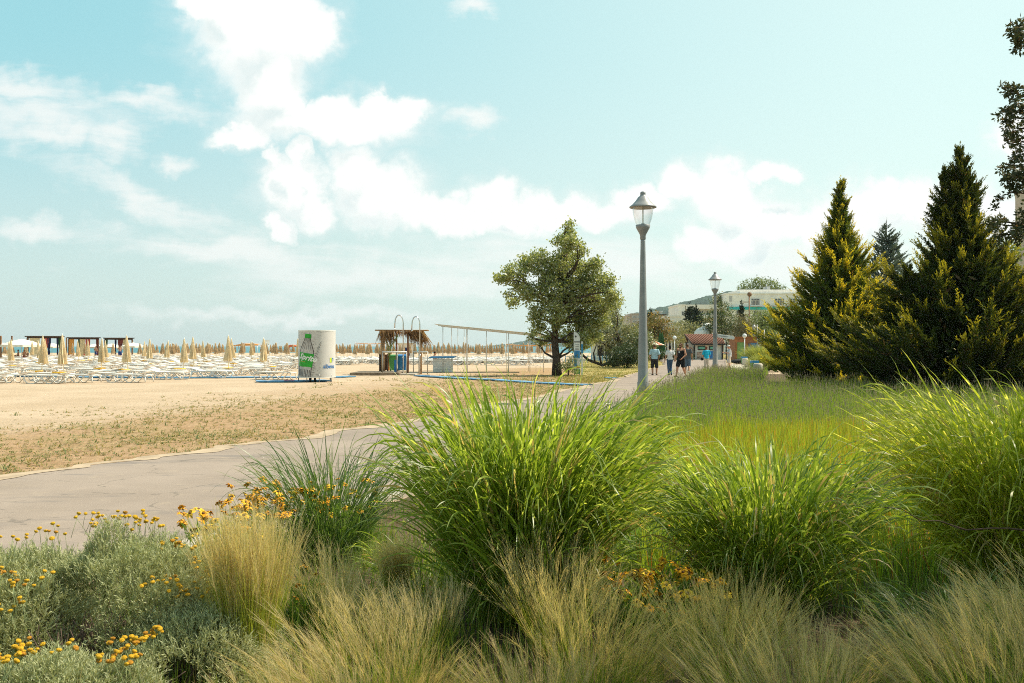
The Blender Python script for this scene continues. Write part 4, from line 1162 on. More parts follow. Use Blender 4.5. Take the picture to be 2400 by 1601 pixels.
leafmat('gold_conifer', (0.062, 0.090, 0.012), (0.145, 0.175, 0.026), tip=(0.72, 0.56, 0.04), tip_at=(0.28, 1.0), trans=0.32, rough=0.6, spec=0.2, odd=((0.14, 0.09, 0.03), 0.04))
leafmat('dark_conifer', (0.030, 0.046, 0.009), (0.072, 0.090, 0.015), tip=(0.46, 0.39, 0.03), tip_at=(0.42, 1.10), trans=0.26, rough=0.6, spec=0.2, odd=((0.13, 0.075, 0.03), 0.05))
PR = [(0.0, 3.4), (0.10, 4.0), (0.25, 3.7), (0.40, 2.8), (0.55, 1.85), (0.68, 0.95), (0.80, 0.48), (0.94, 0.18), (1.0, 0.05)]
gc = 'gold-tipped conifers beside the lavender bed'
conifer('conifer', 'gold-tipped pointed conifer, the brighter of two, beside the farther lamp and bins', Vector((gx(1970, 42.5), 42.5, 0)), 8.75, PR, 330, MATS['gold_conifer'], 101, group=gc)
PR2 = [(0.0, 4.0), (0.10, 4.6), (0.25, 4.2), (0.42, 3.1), (0.52, 1.85), (0.63, 1.15), (0.78, 0.72), (0.9, 0.34), (0.97, 0.12), (1.0, 0.04)]
conifer('conifer', 'larger dark conifer with two tips, faint gold on its outer sprays, behind the yellow-green clump', Vector((gx(2252, 33.5), 33.5, 0)), 8.35, PR2, 380, MATS['dark_conifer'], 102, group=gc, tipness=0.98, inner=9000,
        leaders=((-0.62, -.1, 5.2, 7.55, 0.55, 46), (1.55, .2, 2.6, 5.0, 1.2, 60), (-1.7, .3, 2.0, 4.3, 1.1, 55)))
leafmat('blue_spruce', (0.085, 0.12, 0.10), (0.17, 0.21, 0.175), trans=0.15, rough=0.6, spec=0.25)
conifer('spruce_tree', 'blue-grey spruce standing between the two gold-tipped conifers', Vector((gx(2078, 62), 62, 0)), 9.4,
        [(0, 3.2), (.1, 3.6), (.4, 3.0), (.7, 1.8), (.9, .75), (1, .08)], 280, MATS['blue_spruce'], 103, rise=(0.45, 0.02), plume=(.4, .7), leaf=(.17, .05), kids=4, nleaf=18, inner=3500)
leafmat('black_spruce', (0.018, 0.034, 0.016), (0.045, 0.065, 0.03), trans=0.1, rough=0.6)
gsx = 'dark spruces before the white hotel'
for (px, top, bot, d, w, lab) in ((1617, 708, 772, 165, 1.7, 'taller of two dark spruces close together before the white hotel'), (1631, 714, 772, 162, 1.9, 'shorter of two dark spruces close together before the white hotel'),
                                  (1738, 704, 740, 150, 1.0, 'thin dark spruce before the turquoise strip of the white hotel'), (1524, 722, 756, 172, 1.5, 'dark cypress-like tree beside the nearest lamp post, over the yellow-brown tree')):
    h_ = zat(top, d)
    conifer('spruce_tree', lab, Vector((gx(px, d), d, 0)), h_, [(0, w * 1.3), (.35, w * 1.15), (.6, w * .85), (.85, w * .35), (1, .05)], 90, MATS['black_spruce'], int(px), rise=(.35, -.1), plume=(.6, .9), leaf=(.36, .12), group=gsx, kids=3, nleaf=10, inner=900)

# ---- tall cedar just right of the view; its outer boughs reach into the picture and its crown shades the bed
leafmat('cedar_leaf', (0.045, 0.058, 0.028), (0.10, 0.105, 0.05), trans=0.2, rough=0.55, spec=0.25, odd=((0.16, 0.10, 0.05), 0.08))
def cedar(base, boughs, seed, fill):
    rng = np.random.default_rng(seed); rr = random.Random(seed)
    root = thing('cedar_tree', 'dark cedar whose open boughs of scaly tufts hang in at the picture edge', 'tree', base)
    mb = MB()
    mb.tube([(0, 0, 0), (.05, 0, 4), (0, .05, 7), (0, 0, 10.3)], [.26, .2, .13, .02], 10)
    C, D, BC = [], [], []
    def tufts(p, s, k):
        for _ in range(k):
            c = np.array(p) + rng.normal(size=3) * s
            m_ = 34
            d_ = rvec(rng, m_)
            C.append(c + d_ * (0.05 * rng.random((m_, 1)) ** .5) * 1.1); D.append(norm(d_ + rng.normal(size=(m_, 3)) * .5))
    for (px, py, dd_, spread, nt_) in boughs:
        e = Vector((gx(px, dd_), dd_, zat(py, dd_))) - base
        s0 = Vector((0, 0, max(.8, e.z - .5)))
        pts = limb(mb, s0, e, .05, .006, rr, .06, 7, 5)
        for q in range(nt_):
            t = 1 - 0.42 * rr.random() ** 1.5
            i = min(5, int(t * 6)); c = pts[i].lerp(pts[i + 1], t * 6 - i)
            o = Vector((rr.gauss(0, spread), rr.gauss(0, spread), rr.gauss(0, spread * .45))) * .8
            limb(mb, c, c + o, .007, .003, rr, .1, 4, 4)
            tufts(c + o, .040, 2)
        for q in range(2): tufts(pts[6] + Vector((rr.gauss(0, .03), rr.gauss(0, .03), rr.gauss(0, .02))), .03, 2)
        for q in range(4):
            t = .12 + .46 * rr.random(); i = min(5, int(t * 6)); c = pts[i].lerp(pts[i + 1], t * 6 - i)
            o = Vector((rr.gauss(0, .16), rr.gauss(0, .16), rr.gauss(0, .08)))
            limb(mb, c, c + o, .007, .003, rr, .1, 4, 4); BC.append(c + o)
    for q in range(fill):
        z = 2.6 + 5.9 * rr.random(); R_ = 1.5 * (1 - max(0, (z - 5.5) / 5.5) ** 2 * .8)
        a = rr.uniform(0, 6.28); r = R_ * rr.random() ** .5
        c = Vector((r * math.cos(a), r * math.sin(a), z))
        if (base + c).x / max(.5, (base + c).y) < 0.56: continue
        if rr.random() < .3: limb(mb, Vector((0, 0, z - .4)), c, .03, .006, rr, .06, 5, 4)
        BC.append(c)
    mb.build('trunk', MATS['bark_dark'], root)
    C = np.concatenate(C); D = np.concatenate(D); n = len(C)
    L = .012 + .014 * rng.random(n)
    W = norm(np.cross(D, rng.normal(size=(n, 3))))
    parts = [diamonds(C, D * L[:, None], W * (L * .45)[:, None], rng.random(n))]
    bc = np.repeat(np.array([tuple(q) for q in BC]), 70, 0); k2 = len(bc); d2_ = rvec(rng, k2)
    parts.append(diamonds(bc + rng.normal(size=(k2, 3)) * .17, d2_ * .05, norm(np.cross(d2_, rng.normal(size=(k2, 3)))) * .022, rng.random(k2)))
    link('crown', np_mesh('crown', *joinv(*parts)), MATS['cedar_leaf'], root)
cedar(Vector((6.2, 5.9, 0)), [(2385, 70, 8.4, .07, 5), (2378, 85, 8.3, .05, 3), (2395, 100, 8.2, .07, 6), (2372, 205, 8.3, .09, 7), (2392, 225, 8.2, .10, 8), (2365, 275, 8.4, .05, 4), (2385, 300, 8.3, .10, 9), (2355, 325, 8.5, .05, 4),
                             (2390, 265, 8.1, .10, 8), (2360, 385, 8.5, .06, 5), (2385, 372, 8.3, .09, 7), (2372, 410, 8.4, .06, 4), (2380, 450, 8.4, .10, 9), (2395, 430, 8.3, .08, 6), (2330, 515, 8.6, .07, 6), (2352, 528, 8.5, .09, 8), (2385, 530, 8.4, .10, 10),
                             (2345, 550, 8.5, .06, 5), (2395, 555, 8.3, .08, 6)], 5, 170)
# the bare twig lying over the yellow-green clump
pbr('dead_twig', (0.10, 0.05, 0.03), 0.8, 0.3, 30)
tw = MB(); P0 = Vector((gx(2060, 5.3), 5.3, zat(1188, 5.3))); P1 = Vector((gx(2460, 5.9), 5.9, zat(1250, 5.9)))
rt = random.Random(3); pts_ = limb(tw, P1, P0, .007, .0018, rt, .03, 9, 5)
limb(tw, pts_[4], pts_[4] + Vector((-.12, .05, .05)), .002, .001, rt, .1, 4, 4)
limb(tw, pts_[0], Vector((3.9, 6.3, 0.0)), .008, .012, rt, .04, 5, 5)
tag(tw.build('dead_branch', MATS['dead_twig']), 'bare dark twig sticking out across the yellow-green grass clump', 'branch')
# ================================================================== BEACH FURNITURE
pbr('white_plastic', (0.76, 0.72, 0.66), 0.45, 0.06, 3, spec=0.5, dirt=((0.55, 0.50, 0.42), 0.4))
pbr('canvas_cream', (0.76, 0.61, 0.39), 0.9, 0.10, 4, 0.1, 60, spec=0.1, dirt=((0.50, 0.40, 0.26), 0.35))
pbr('canvas_pale', (0.78, 0.71, 0.58), 0.9, 0.08, 4, 0.1, 60, spec=0.1)
pbr('canvas_brown', (0.58, 0.42, 0.25), 0.9, 0.16, 4, 0.1, 60, spec=0.1, dirt=((0.30, 0.20, 0.11), 0.5))
pbr('yellow_plastic', (0.85, 0.50, 0.02), 0.5, 0.10, 6, spec=0.4)
pbr('white_metal', (0.72, 0.71, 0.68), 0.4, 0.06, 4, spec=0.5)
pbr('dark_wood', (0.075, 0.045, 0.028), 0.8, 0.25, 6, 0.3, 30)
pbr('brown_wood', (0.24, 0.13, 0.07), 0.8, 0.25, 6, 0.3, 30)

def lounger_parts():
    bed = MB()
    for i in range(13):
        x = -0.92 + i * 0.105; bed.box((x, 0, 0.375 + 0.02 * math.sin(i * .5)), (0.085, 0.58, 0.018))
    for s in (-1, 1): bed.tube([(-0.98, s * .31, .36), (-.4, s * .31, .375), (.5, s * .31, .37), (.96, s * .31, .33)], .026, 7)
    back = MB()
    for i in range(6):
        t = i / 5; back.box((0.46 + .52 * t * .95, 0, 0.385 + .13 * t), (0.085, 0.56, 0.016), ry=-.24)
    for s in (-1, 1): back.tube([(0.42, s * .27, .375), (.72, s * .27, .45), (1.0, s * .27, .52)], .018, 6)
    legs = []
    for s in (-1, 1):
        m_ = MB(); m_.tube([(-.96, s * .31, .36), (-1.0, s * .32, .27), (-.98, s * .33, .16), (-.9, s * .33, .05), (-.78, s * .33, .022), (-.55, s * .33, .022), (-.3, s * .32, .16), (-.08, s * .31, .36)], .025, 7); legs.append(m_)
    for s in (-1, 1):
        m_ = MB(); m_.tube([(-.35, s * .30, .36), (-.12, s * .31, .18), (.06, s * .32, .025), (.22, s * .32, .022), (.42, s * .31, .2), (.55, s * .3, .36)], .025, 7); legs.append(m_)
    hoop = MB()
    hoop.tube([(.94, -.37, .022), (.93, -.36, .16), (.9, -.31, .28), (.88, -.2, .335), (.88, 0, .345), (.88, .2, .335), (.9, .31, .28), (.93, .36, .16), (.94, .37, .022)], .028, 7)
    return bed, back, legs, hoop
bed_, back_, legs_, hoop_ = lounger_parts()
lproto = thing('sun_lounger', '', 'sun lounger')
bed_.build('bed', MATS['white_plastic'], lproto); back_.build('backrest', MATS['white_plastic'], lproto)
for l in legs_: l.build('leg', MATS['white_plastic'], lproto)
hoop_.build('hoop_leg', MATS['white_plastic'], lproto)
fm = MB()
for q in (bed_, back_, *legs_, hoop_): fm.add(q.v, q.f, True)
LFAR = fm.mesh('sun_lounger'); LFAR.materials.append(MATS['white_plastic'])

def folded(seed, h, r, flare):
    rng = random.Random(seed); mb = MB(); n = 28
    prof = [(0.985, .10), (1.0, .18), (.93, .30), (.80, .42), (.62, .58), (.42, .76), (.22, .90), (.06, 1.0), (0.0, 1.02)]
    lv = []; ph = [rng.uniform(-.35, .35) for _ in range(n)]; sk = rng.uniform(0, 6.28)
    for i, (f, q) in enumerate(prof):
        if i == 0: continue
        row = []
        for k in range(n):
            a = 2 * PI * k / n
            st = 1 + (.26 if k % 2 else -.22) * min(1, (1 - f) * 1.6 + .2) + ph[k] * .25 * (1 - f)
            rad = r * q * st * (1 + flare * (1 - f) * max(0, math.cos(a - sk)))
            zz = f * h + (.05 * h * ph[k] * (1 - f) ** 2)
            row.append((rad * math.cos(a + (1 - f) * .35), rad * math.sin(a + (1 - f) * .35), zz))
        lv.append(row)
    vs_ = [p for r_ in lv for p in r_] + [(0, 0, h * 1.012)]
    fs = []
    for i in range(len(lv) - 1):
        for k in range(n):
            a, b = i * n + k, i * n + (k + 1) % n
            fs.append((a + n, b + n, b, a))
    for k in range(n): fs.append((k, (k + 1) % n, len(vs_) - 1))
    mb.add(vs_, fs); return mb
def parasol_proto(cm, seed, h, r, z0, flare):
    root = thing('closed_parasol', '', 'parasol')
    p = MB(); p.tube([(0, 0, 0), (0, 0, z0 + h + .03)], .022, 8); p.ball((0, 0, z0 + h + .045), .028, 8, 6); p.build('pole', MATS['white_metal'], root)
    c = folded(seed, h, r, flare).build('canopy', MATS[cm], root, (0, 0, z0)); return root
PN = [parasol_proto('canvas_cream', s, 1.32, .15, .78, f) for s, f in ((1, .35), (2, .6), (3, .15), (4, .45))]
PF = [parasol_proto('canvas_brown', s, 1.25, .20, .80, f) for s, f in ((5, .2), (6, .4), (7, .1))]
tproto = thing('side_table', '', 'table')
q = MB(); q.lathe([(.06, -.03), (.30, -.02), (.33, 0), (.33, .018), (.30, .024), (.04, .018)], 20); q.build('tabletop', MATS['yellow_plastic'], tproto, (0, 0, .42))
q = MB(); q.tube([(0, 0, 0), (0, 0, .40)], .045, 8); q.lathe([(.2, 0), (.19, .03), (.06, .06)], 14); q.build('stem', MATS['white_metal'], tproto)

used = {}
def place(proto, loc, rz, label, group, sc=1.0):
    if proto.name in used:
        o = copy_tree(proto)
    else:
        used[proto.name] = 1; o = proto
    o.location = loc; o.rotation_euler = ((rb.gauss(0, .03), rb.gauss(0, .03), rz) if 'parasol' in proto.name else (0, 0, rz)); o.scale = (sc,) * 3
    o['label'] = label; o['group'] = group
    return o

rb = random.Random(21)
spots = [(150, 46.7), (98, 49), (237, 55), (301, 52), (430, 54), (536, 56), (26, 62), (455, 64), (352, 69), (620, 60), (95, 73.6), (545, 71), (338, 87), (391, 78), (75, 103), (208, 88), (478, 81), (247, 80), (185, 84), (108, 90), (621, 80), (20, 95), (700, 78), (590, 96)]
gpz = 'cream closed parasols among the loungers'; gtb = 'round yellow tables at the parasol poles'
for i, (px, d) in enumerate(spots):
    X, Y = gx(px, d), d; z = float(beach_z(np.array(X), np.array(Y)))
    lab = ('cream folded parasol in the front rows of loungers, canopy tied and hanging slack' if d < 66 else 'cream folded parasol in the middle rows of loungers, partly hidden by others')
    if i == 0: lab = 'largest cream folded parasol, standing nearest the path over a yellow table'
    if i == 1: lab = 'cream folded parasol just left of the largest one, flared at its hem'
    if i == 3: lab = 'wide cream folded parasol before the third curtained cabana'
    if i == 9: lab = 'cream folded parasol next to the round advertising cabin'
    place(PN[i % 4], (X, Y, z), rb.uniform(0, 6), lab, gpz, rb.uniform(.96, 1.06))
    tl = 'round yellow table on a parasol pole in the lounger rows'
    if i == 0: tl = 'round yellow table under the largest folded parasol'
    place(tproto, (X + rb.uniform(-.15, .45), Y - rb.uniform(.15, .5), z), 0, tl, gtb)

# front and middle rows of loungers, lying roughly along the shore
gl = 'white sun loungers in rows on the beach'
cells = []
d = 43.6
row = 0
while d < 98:
    x = gx(-12, d) + (row % 2) * 0.9
    while x < gx(690 - (18 if d < 48 else 0), d):
        px_ = 1200 + x / d * FPX
        lim = 225 if d < 45 else 330 if d < 49 else 700
        if px_ < lim and not (d < 45 and 30 < px_ < 78) and not (d > 49 and rb.random() < .22):
            cells.append((x, d))
        x += 2.75 if row % 3 else 2.6
    d += 1.32 + (0.9 if row % 2 else 0.0) + d * .004
    row += 1
rb.shuffle(cells); cells.sort(key=lambda c: c[1])
near_cells = [c for c in cells if c[1] < 66]
far_cells = [c for c in cells if c[1] >= 66]
for i, (x, y) in enumerate(near_cells):
    px_ = 1200 + x / y * FPX
    if y < 44.5: lab = 'white plastic lounger of the frontmost row, its curved legs on open sand'
    elif y < 49: lab = 'white plastic lounger in the second row, across the blue mat'
    elif px_ > 430: lab = 'white plastic lounger in the front rows towards the round advertising cabin'
    else: lab = 'white plastic lounger in the front rows between the cream parasols'
    if i == 0: lab = 'white plastic lounger cut by the edge of the picture, lowest of all in the sand'
    place(lproto, (x + rb.uniform(-.35, .35), y + rb.uniform(-.25, .25), float(beach_z(np.array(x), np.array(y))) - .01), rb.gauss(-.10, .10) + (PI if rb.random() < .12 else 0), lab, gl)
def far_lounger(x, y, lab):
    o = bpy.data.objects.new('sun_lounger', LFAR); col.objects.link(o)
    o.location = (x, y, float(beach_z(np.array(x), np.array(y))) - .01); o.rotation_euler = (0, 0, rb.gauss(-.1, .14) + (PI if rb.random() < .3 else 0))
    return tag(o, lab, 'sun lounger', gl)
for x, y in far_cells[:105]:
    far_lounger(x + rb.uniform(-.4, .4), y + rb.uniform(-.3, .3), 'white plastic lounger in the crowded middle rows between cream parasols')
# farther fields of loungers; the nearest as objects, the rest as one mass
def far_field(n, seed, d0, d1, p0, p1):
    r = random.Random(seed); o = []
    for _ in range(n):
        y = d0 + (d1 - d0) * r.random() ** 1.3
        o.append((gx(r.uniform(p0, p1), y), y))
    return o
ff = far_field(70, 1, 86, 104, 800, 1300)
ff = [c for c in ff if c[0] < far_x(c[1]) - 12]
for x, y in ff: far_lounger(x, y, 'white plastic lounger in the long pale rows behind the shower and the canopy frame')
V0 = np.array(LFAR.vertices[0].co)
lv = np.empty(len(LFAR.vertices) * 3, np.float32); LFAR.vertices.foreach_get('co', lv); lv = lv.reshape(-1, 3)
fc = [tuple(p.vertices) for p in LFAR.polygons]
quad = np.array([f for f in fc if len(f) == 4])
rest = far_field(330, 2, 98, 116, 690, 1300) + [(c[0], c[1]) for c in far_cells[105:]] + far_field(190, 3, 98, 150, 0, 690)
VV, FF = [], []
for i, (x, y) in enumerate(rest):
    a = rb.gauss(-.1, .15) + (PI if rb.random() < .3 else 0); c_, s_ = math.cos(a), math.sin(a)
    z = float(beach_z(np.array(x), np.array(y)))
    VV.append(lv @ np.array([[c_, s_, 0], [-s_, c_, 0], [0, 0, 1]]) + np.array([x, y, z])); FF.append(quad + i * len(lv))
tag(link('sun_lounger_mass', np_mesh('sun_lounger_mass', np.concatenate(VV), np.concatenate(FF)), MATS['white_plastic']),
    'dense pale mass of far white loungers between the closed parasols', 'sun loungers', kind='stuff')

# far rows of closed parasols, brownish, in ranks down to the water
gpf = 'brown closed parasols in far ranks towards the water'
k = 0
for row in range(7):
    y0 = 116 + row * 12
    px = 350 + row * 7
    while px < 1290:
        if px > 1060 and rb.random() < .18: px += 8
        yv = y0 + rb.uniform(-2.5, 2.5); p2 = px + rb.uniform(-4, 4)
        if p2 < 690 or p2 > 760:
            X = gx(p2, yv)
            lab = 'brownish folded parasol in the far ranks left of the advertising cabin' if p2 < 700 else ('brownish folded parasol in the far ranks behind the canopy frame' if p2 > 1000 else 'brownish folded parasol in the far ranks behind the palm-thatched stall')
            place(PF[k % 3], (X, yv, float(beach_z(np.array(X), np.array(yv)))), rb.uniform(0, 6), lab, gpf, rb.uniform(.92, 1.06)); k += 1
        px += 27 - row * 0.8
for px, yv in ((62, 132), (58, 160), (12, 120), (30, 150), (200, 118), (170, 140), (300, 150), (265, 122), (345, 150), (330, 118)):
    X = gx(px, yv)
    place(PF[k % 3], (X, yv, float(beach_z(np.array(X), np.array(yv)))), rb.uniform(0, 6), 'brownish folded parasol near the curtained cabanas', gpf, 1.0); k += 1

# open parasols
def open_parasol(px, d, w, ztop, label, m='canvas_pale'):
    X = gx(px, d); z = float(beach_z(np.array(X), np.array(d)))
    r = thing('open_parasol', label, 'parasol', (X, d, z), 0.3, 'open parasols with people below')
    p = MB(); p.tube([(0, 0, 0), (0, 0, ztop - z)], .035, 8); p.build('pole', MATS['white_metal'], r)
    c = MB(); n = 8; R_ = w / 2; h = ztop - z
    ring = [(R_ * math.cos(2 * PI * k / n + .2), R_ * math.sin(2 * PI * k / n + .2), h - w * .16) for k in range(n)]
    midr = [(R_ * .55 * math.cos(2 * PI * k / n + .2), R_ * .55 * math.sin(2 * PI * k / n + .2), h - w * .065) for k in range(n)]
    val = [(x * 1.01, y * 1.01, zz - .22) for x, y, zz in ring]
    vs_ = [(0, 0, h)] + midr + ring + val
    fs = [(0, 1 + k, 1 + (k + 1) % n) for k in range(n)] + [(1 + k, 1 + n + k, 1 + n + (k + 1) % n, 1 + (k + 1) % n) for k in range(n)] + [(1 + n + k, 1 + 2 * n + k, 1 + 2 * n + (k + 1) % n, 1 + n + (k + 1) % n) for k in range(n)]
    c.add(vs_, fs); c.build('canopy', MATS[m], r)
    return r
open_parasol(51, 112, 4.3, 2.45, 'large open cream parasol shading seated people, in front of the first cabana')
open_parasol(-8, 135, 3.4, 2.25, 'open cream parasol cut by the picture edge')
open_parasol(122, 158, 3.4, 2.1, 'open cream parasol under the first curtained cabana')
open_parasol(222, 165, 3.2, 2.0, 'open cream parasol over the standing man in dark trunks')
open_parasol(262, 168, 3.4, 2.05, 'open cream parasol below the third curtained cabana, left side')
open_parasol(312, 158, 3.6, 2.2, 'open cream parasol just right of the third curtained cabana')

# curtained cabanas by the water
for nm, c in (('curtain_red', (.55, .12, .08)), ('curtain_navy', (.03, .035, .10)), ('curtain_orange', (.75, .36, .08)), ('curtain_cream', (.75, .62, .38)), ('curtain_green', (.06, .14, .05)), ('curtain_maroon', (.22, .06, .05))):
    pbr(nm, c, .9, .15, 5, spec=.1)
def cabana(px0, px1, d, roofpy, label, curts):
    X0, X1 = gx(px0, d), gx(px1, d); zb = float(beach_z(np.array(X0), np.array(d))); zt = zat(roofpy, d) - zb; w = X1 - X0
    r = thing('cabana', label, 'cabana', ((X0 + X1) / 2, d, zb), .40, 'curtained cabanas by the water')
    m_ = MB(); m_.box((0, 0, zt - .08), (w, 3.4, .14)); m_.box((0, 0, zt - .25), (w * .9, .16, .2)); m_.box((0, 1.2, zt - .25), (w * .9, .16, .2)); m_.box((0, -1.2, zt - .25), (w * .9, .16, .2)); m_.build('roof', MATS['dark_wood'], r)
    for sx in (-.44, .44):
        for sy in (-1.3, 1.3):
            p = MB(); p.box((0, 0, (zt - .35) / 2), (.16, .16, zt - .35)); p.build('post', MATS['brown_wood'], r, (sx * w, sy, 0))
    for (fx, wd, m2, tie) in curts:
        c = MB(); n = 13; rows = [(1.0, 0.0), (.8, .08), (.55, .45), (.42, .75), (.3, .55), (.05, .35)]
        vs_ = []
        for f, sq in rows:
            for k in range(n):
                t = k / (n - 1) - .5
                vs_.append((fx * w + t * wd * (1 - sq * tie), -1.32 + .07 * math.sin(k * 2.1) * (1 - .4 * sq), (zt - .32) * f))
        fs = [(i * n + k, i * n + k + 1, (i + 1) * n + k + 1, (i + 1) * n + k) for i in range(len(rows) - 1) for k in range(n - 1)]
        c.add(vs_, fs, True); c.build('curtain', MATS[m2], r)
cabana(64, 147, 150, 787.5, 'first curtained cabana from the picture edge, with red and navy curtains', [(-.25, 1.4, 'curtain_cream', .5), (.02, .9, 'curtain_red', .7), (.11, .6, 'curtain_navy', .8), (.40, .6, 'curtain_green', .7), (.33, .3, 'curtain_navy', .6)])
cabana(160, 233, 158, 790.5, 'middle curtained cabana, with orange and cream curtains', [(-.37, .9, 'curtain_orange', .2), (-.05, .9, 'curtain_cream', .3), (.12, .7, 'curtain_red', .6), (.40, .4, 'curtain_maroon', .6), (-.14, .25, 'curtain_green', .5)])
cabana(244, 312, 164, 791.5, 'third curtained cabana, with a maroon curtain tied at its middle', [(-.40, .5, 'curtain_green', .7), (.05, .8, 'curtain_maroon', .75), (.18, .5, 'curtain_cream', .5), (-.10, .3, 'curtain_navy', .6)])
for px, d, top in ((1, 120, 788), (28, 150, 788), (156, 175, 792)):
    X = gx(px, d); z = float(beach_z(np.array(X), np.array(d)))
    m_ = MB(); m_.box((0, 0, (zat(top, d) - z) / 2), (.18 if px > 2 else .28, .18, zat(top, d) - z)); m_.box((0, 0, zat(top, d) - z + .02), (.24, .24, .05))
    o = m_.build('wooden_post', MATS['brown_wood'], None, (X, d, z))
    tag(o, {1: 'thick dark wooden post at the picture edge', 28: 'slim dark wooden post between the picture edge and the first cabana', 156: 'slim dark wooden post between the first and middle cabanas'}[px], 'post')

# volleyball nets and far awnings
pbr('tape_orange', (.75, .30, .06), .7, .1, 5); pbr('awning_orange', (.75, .33, .08), .8, .1, 5); pbr('awning_red', (.62, .16, .07), .8, .1, 5)
def net(px0, d0, px1, d1, py, label):
    a = Vector((gx(px0, d0), d0, zat(py, d0))); b = Vector((gx(px1, d1), d1, zat(py, d1)))
    z0 = float(beach_z(np.array(a.x), np.array(a.y)))
    r = thing('volleyball_net', label, 'net', (a.x, a.y, z0), 0, 'volleyball nets on the beach')
    for p in (a, b):
        m_ = MB(); m_.tube([(p.x - a.x, p.y - a.y, 0), (p.x - a.x, p.y - a.y, p.z - z0 + .1)], .05, 7); m_.build('post', MATS['white_metal'], r)
    m_ = MB(); pts = []
    for i in range(9):
        t = i / 8; q = a.lerp(b, t); pts.append((q.x - a.x, q.y - a.y, q.z - z0 - .12 * math.sin(PI * t)))
    m_.tube(pts, .045, 5); m_.tube([(x, y, z - .9) for x, y, z in pts], .02, 4)
    for i in range(0, 8):
        for s in range(3):
            t = s / 3; x, y, z = (pts[i][j] * (1 - t) + pts[i + 1][j] * t for j in range(3)); m_.tube([(x, y, z), (x, y, z - .9)], .008, 3)
    m_.build('net', MATS['tape_orange'], r)
net(1185, 118, 1300, 118, 807.5, 'volleyball net with an orange tape behind the canopy frame')
net(832, 150, 910, 150, 804, 'volleyball net with an orange tape left of the palm-thatched stall')
def awning(px0, px1, d, py, label, m):
    X0, X1 = gx(px0, d), gx(px1, d); w = X1 - X0; z0 = float(beach_z(np.array(X0), np.array(d))); h = zat(py, d) - z0
    r = thing('awning', label, 'awning', ((X0 + X1) / 2, d, z0), 0, 'far awnings by the water')
    m_ = MB(); m_.add([(-w / 2, -1.5, h - .35), (w / 2, -1.5, h - .2), (w / 2, 1.5, h - .1), (-w / 2, 1.5, h - .3), (-w * .1, -1.5, h), (-w * .1, 1.5, h), (-w / 2, -1.5, h - .5), (w / 2, -1.5, h - .4)], [(0, 4, 5, 3), (4, 1, 2, 5), (0, 6, 7, 1), (0, 1, 4)]); m_.build('canopy', MATS[m], r)
    for sx in (-.45, .45):
        for sy in (-1.3, 1.3):
            p = MB(); p.tube([(sx * w, sy, 0), (sx * w, sy, h - .3)], .05, 6); p.build('post', MATS['white_metal'], r)
awning(552, 610, 190, 805, 'far awning with an orange edge among the folded parasols', 'awning_orange')
awning(674, 700, 185, 808, 'far red-edged awning partly behind the advertising cabin', 'awning_red')
lw_r = thing('lifeguard_chair', 'small white lifeguard chair far off by the water', 'lifeguard chair', (gx(624, 175), 175, -.25), .2)
q = MB()
for sx in (-.5, .5):
    for sy in (-.5, .5): q.tube([(sx * 1.3, sy * 1.3, 0), (sx * .8, sy * .8, 2.2)], .05, 6)
q.build('leg_frame', MATS['white_metal'], lw_r); q = MB(); q.box((0, 0, 2.25), (1.1, 1.1, .1)); q.build('seat', MATS['white_plastic'], lw_r); q = MB(); q.box((0, .5, 2.6), (1.1, .08, .7)); q.build('backrest', MATS['white_plastic'], lw_r)
hut = thing('beach_hut', 'small white flat-roofed beach hut among far parasols behind the stall', 'hut', (gx(951, 150), 150, -.2), .1)
q = MB(); q.box((0, 0, 1.1), (2.3, 2, 2.2)); q.build('wall', MATS['white_plastic'], hut); q = MB(); q.box((0, -.1, 2.26), (2.7, 2.5, .12)); q.build('roof', MATS['canvas_pale'], hut); q = MB(); q.box((.2, -1.02, 1.0), (.8, .05, 1.2)); q.build('door', MATS['curtain_navy'], hut)

# blue walkway mats on the sand
pbr('mat_blue', (.13, .32, .52), .8, .15, 3, .2, 40, dirt=((.45, .38, .28), .75))
def mat_strip(pts, w, label):
    m_ = MB(); L, R2 = [], []
    pts = [Vector(p) for p in pts]; dense = []
    for i in range(len(pts) - 1):
        for s in range(8): dense.append(pts[i].lerp(pts[i + 1], s / 8))
    dense.append(pts[-1]); r = random.Random(int(pts[0].x * 10))
    for i, p in enumerate(dense):
        t = (dense[min(i + 1, len(dense) - 1)] - dense[max(i - 1, 0)]); t.z = 0; t.normalize(); n_ = Vector((-t.y, t.x, 0))
        dz = Vector((0, 0, .055 + .02 * r.random())); L.append(p + n_ * w / 2 + dz); R2.append(p - n_ * w / 2 + dz)
    k = len(dense); m_.add(L + R2 + [v - Vector((0, 0, .05)) for v in L] + [v - Vector((0, 0, .05)) for v in R2],
                           [(i, i + 1, k + i + 1, k + i) for i in range(k - 1)] + [(i, 2 * k + i, 2 * k + i + 1, i + 1) for i in range(k - 1)] + [(k + i, k + i + 1, 3 * k + i + 1, 3 * k + i) for i in range(k - 1)])
    tag(m_.build('walkway_mat', MATS['mat_blue']), label, 'beach mat', 'blue walkway mats on the sand')
mat_strip([at(-40, 880.5), at(90, 883), at(200, 885), at(420, 886.5), at(600, 885.5), at(705, 885.5)], .85, 'long blue walkway mat running under the front loungers to the advertising cabin')
mat_strip([at(600, 895.8), at(680, 895), at(770, 893.5)], 1.15, 'short blue mat with red sandals, at the foot of the advertising cabin')
mat_strip([at(778, 885), at(826, 884)], .8, 'scrap of blue mat between the advertising cabin and the timber edging')
mat_strip([at(980, 881.5), at(1060, 887), at(1160, 892), at(1260, 899), at(1378, 904.5)], .55, 'long blue walkway mat from the showers past the tall bushy tree to the path')
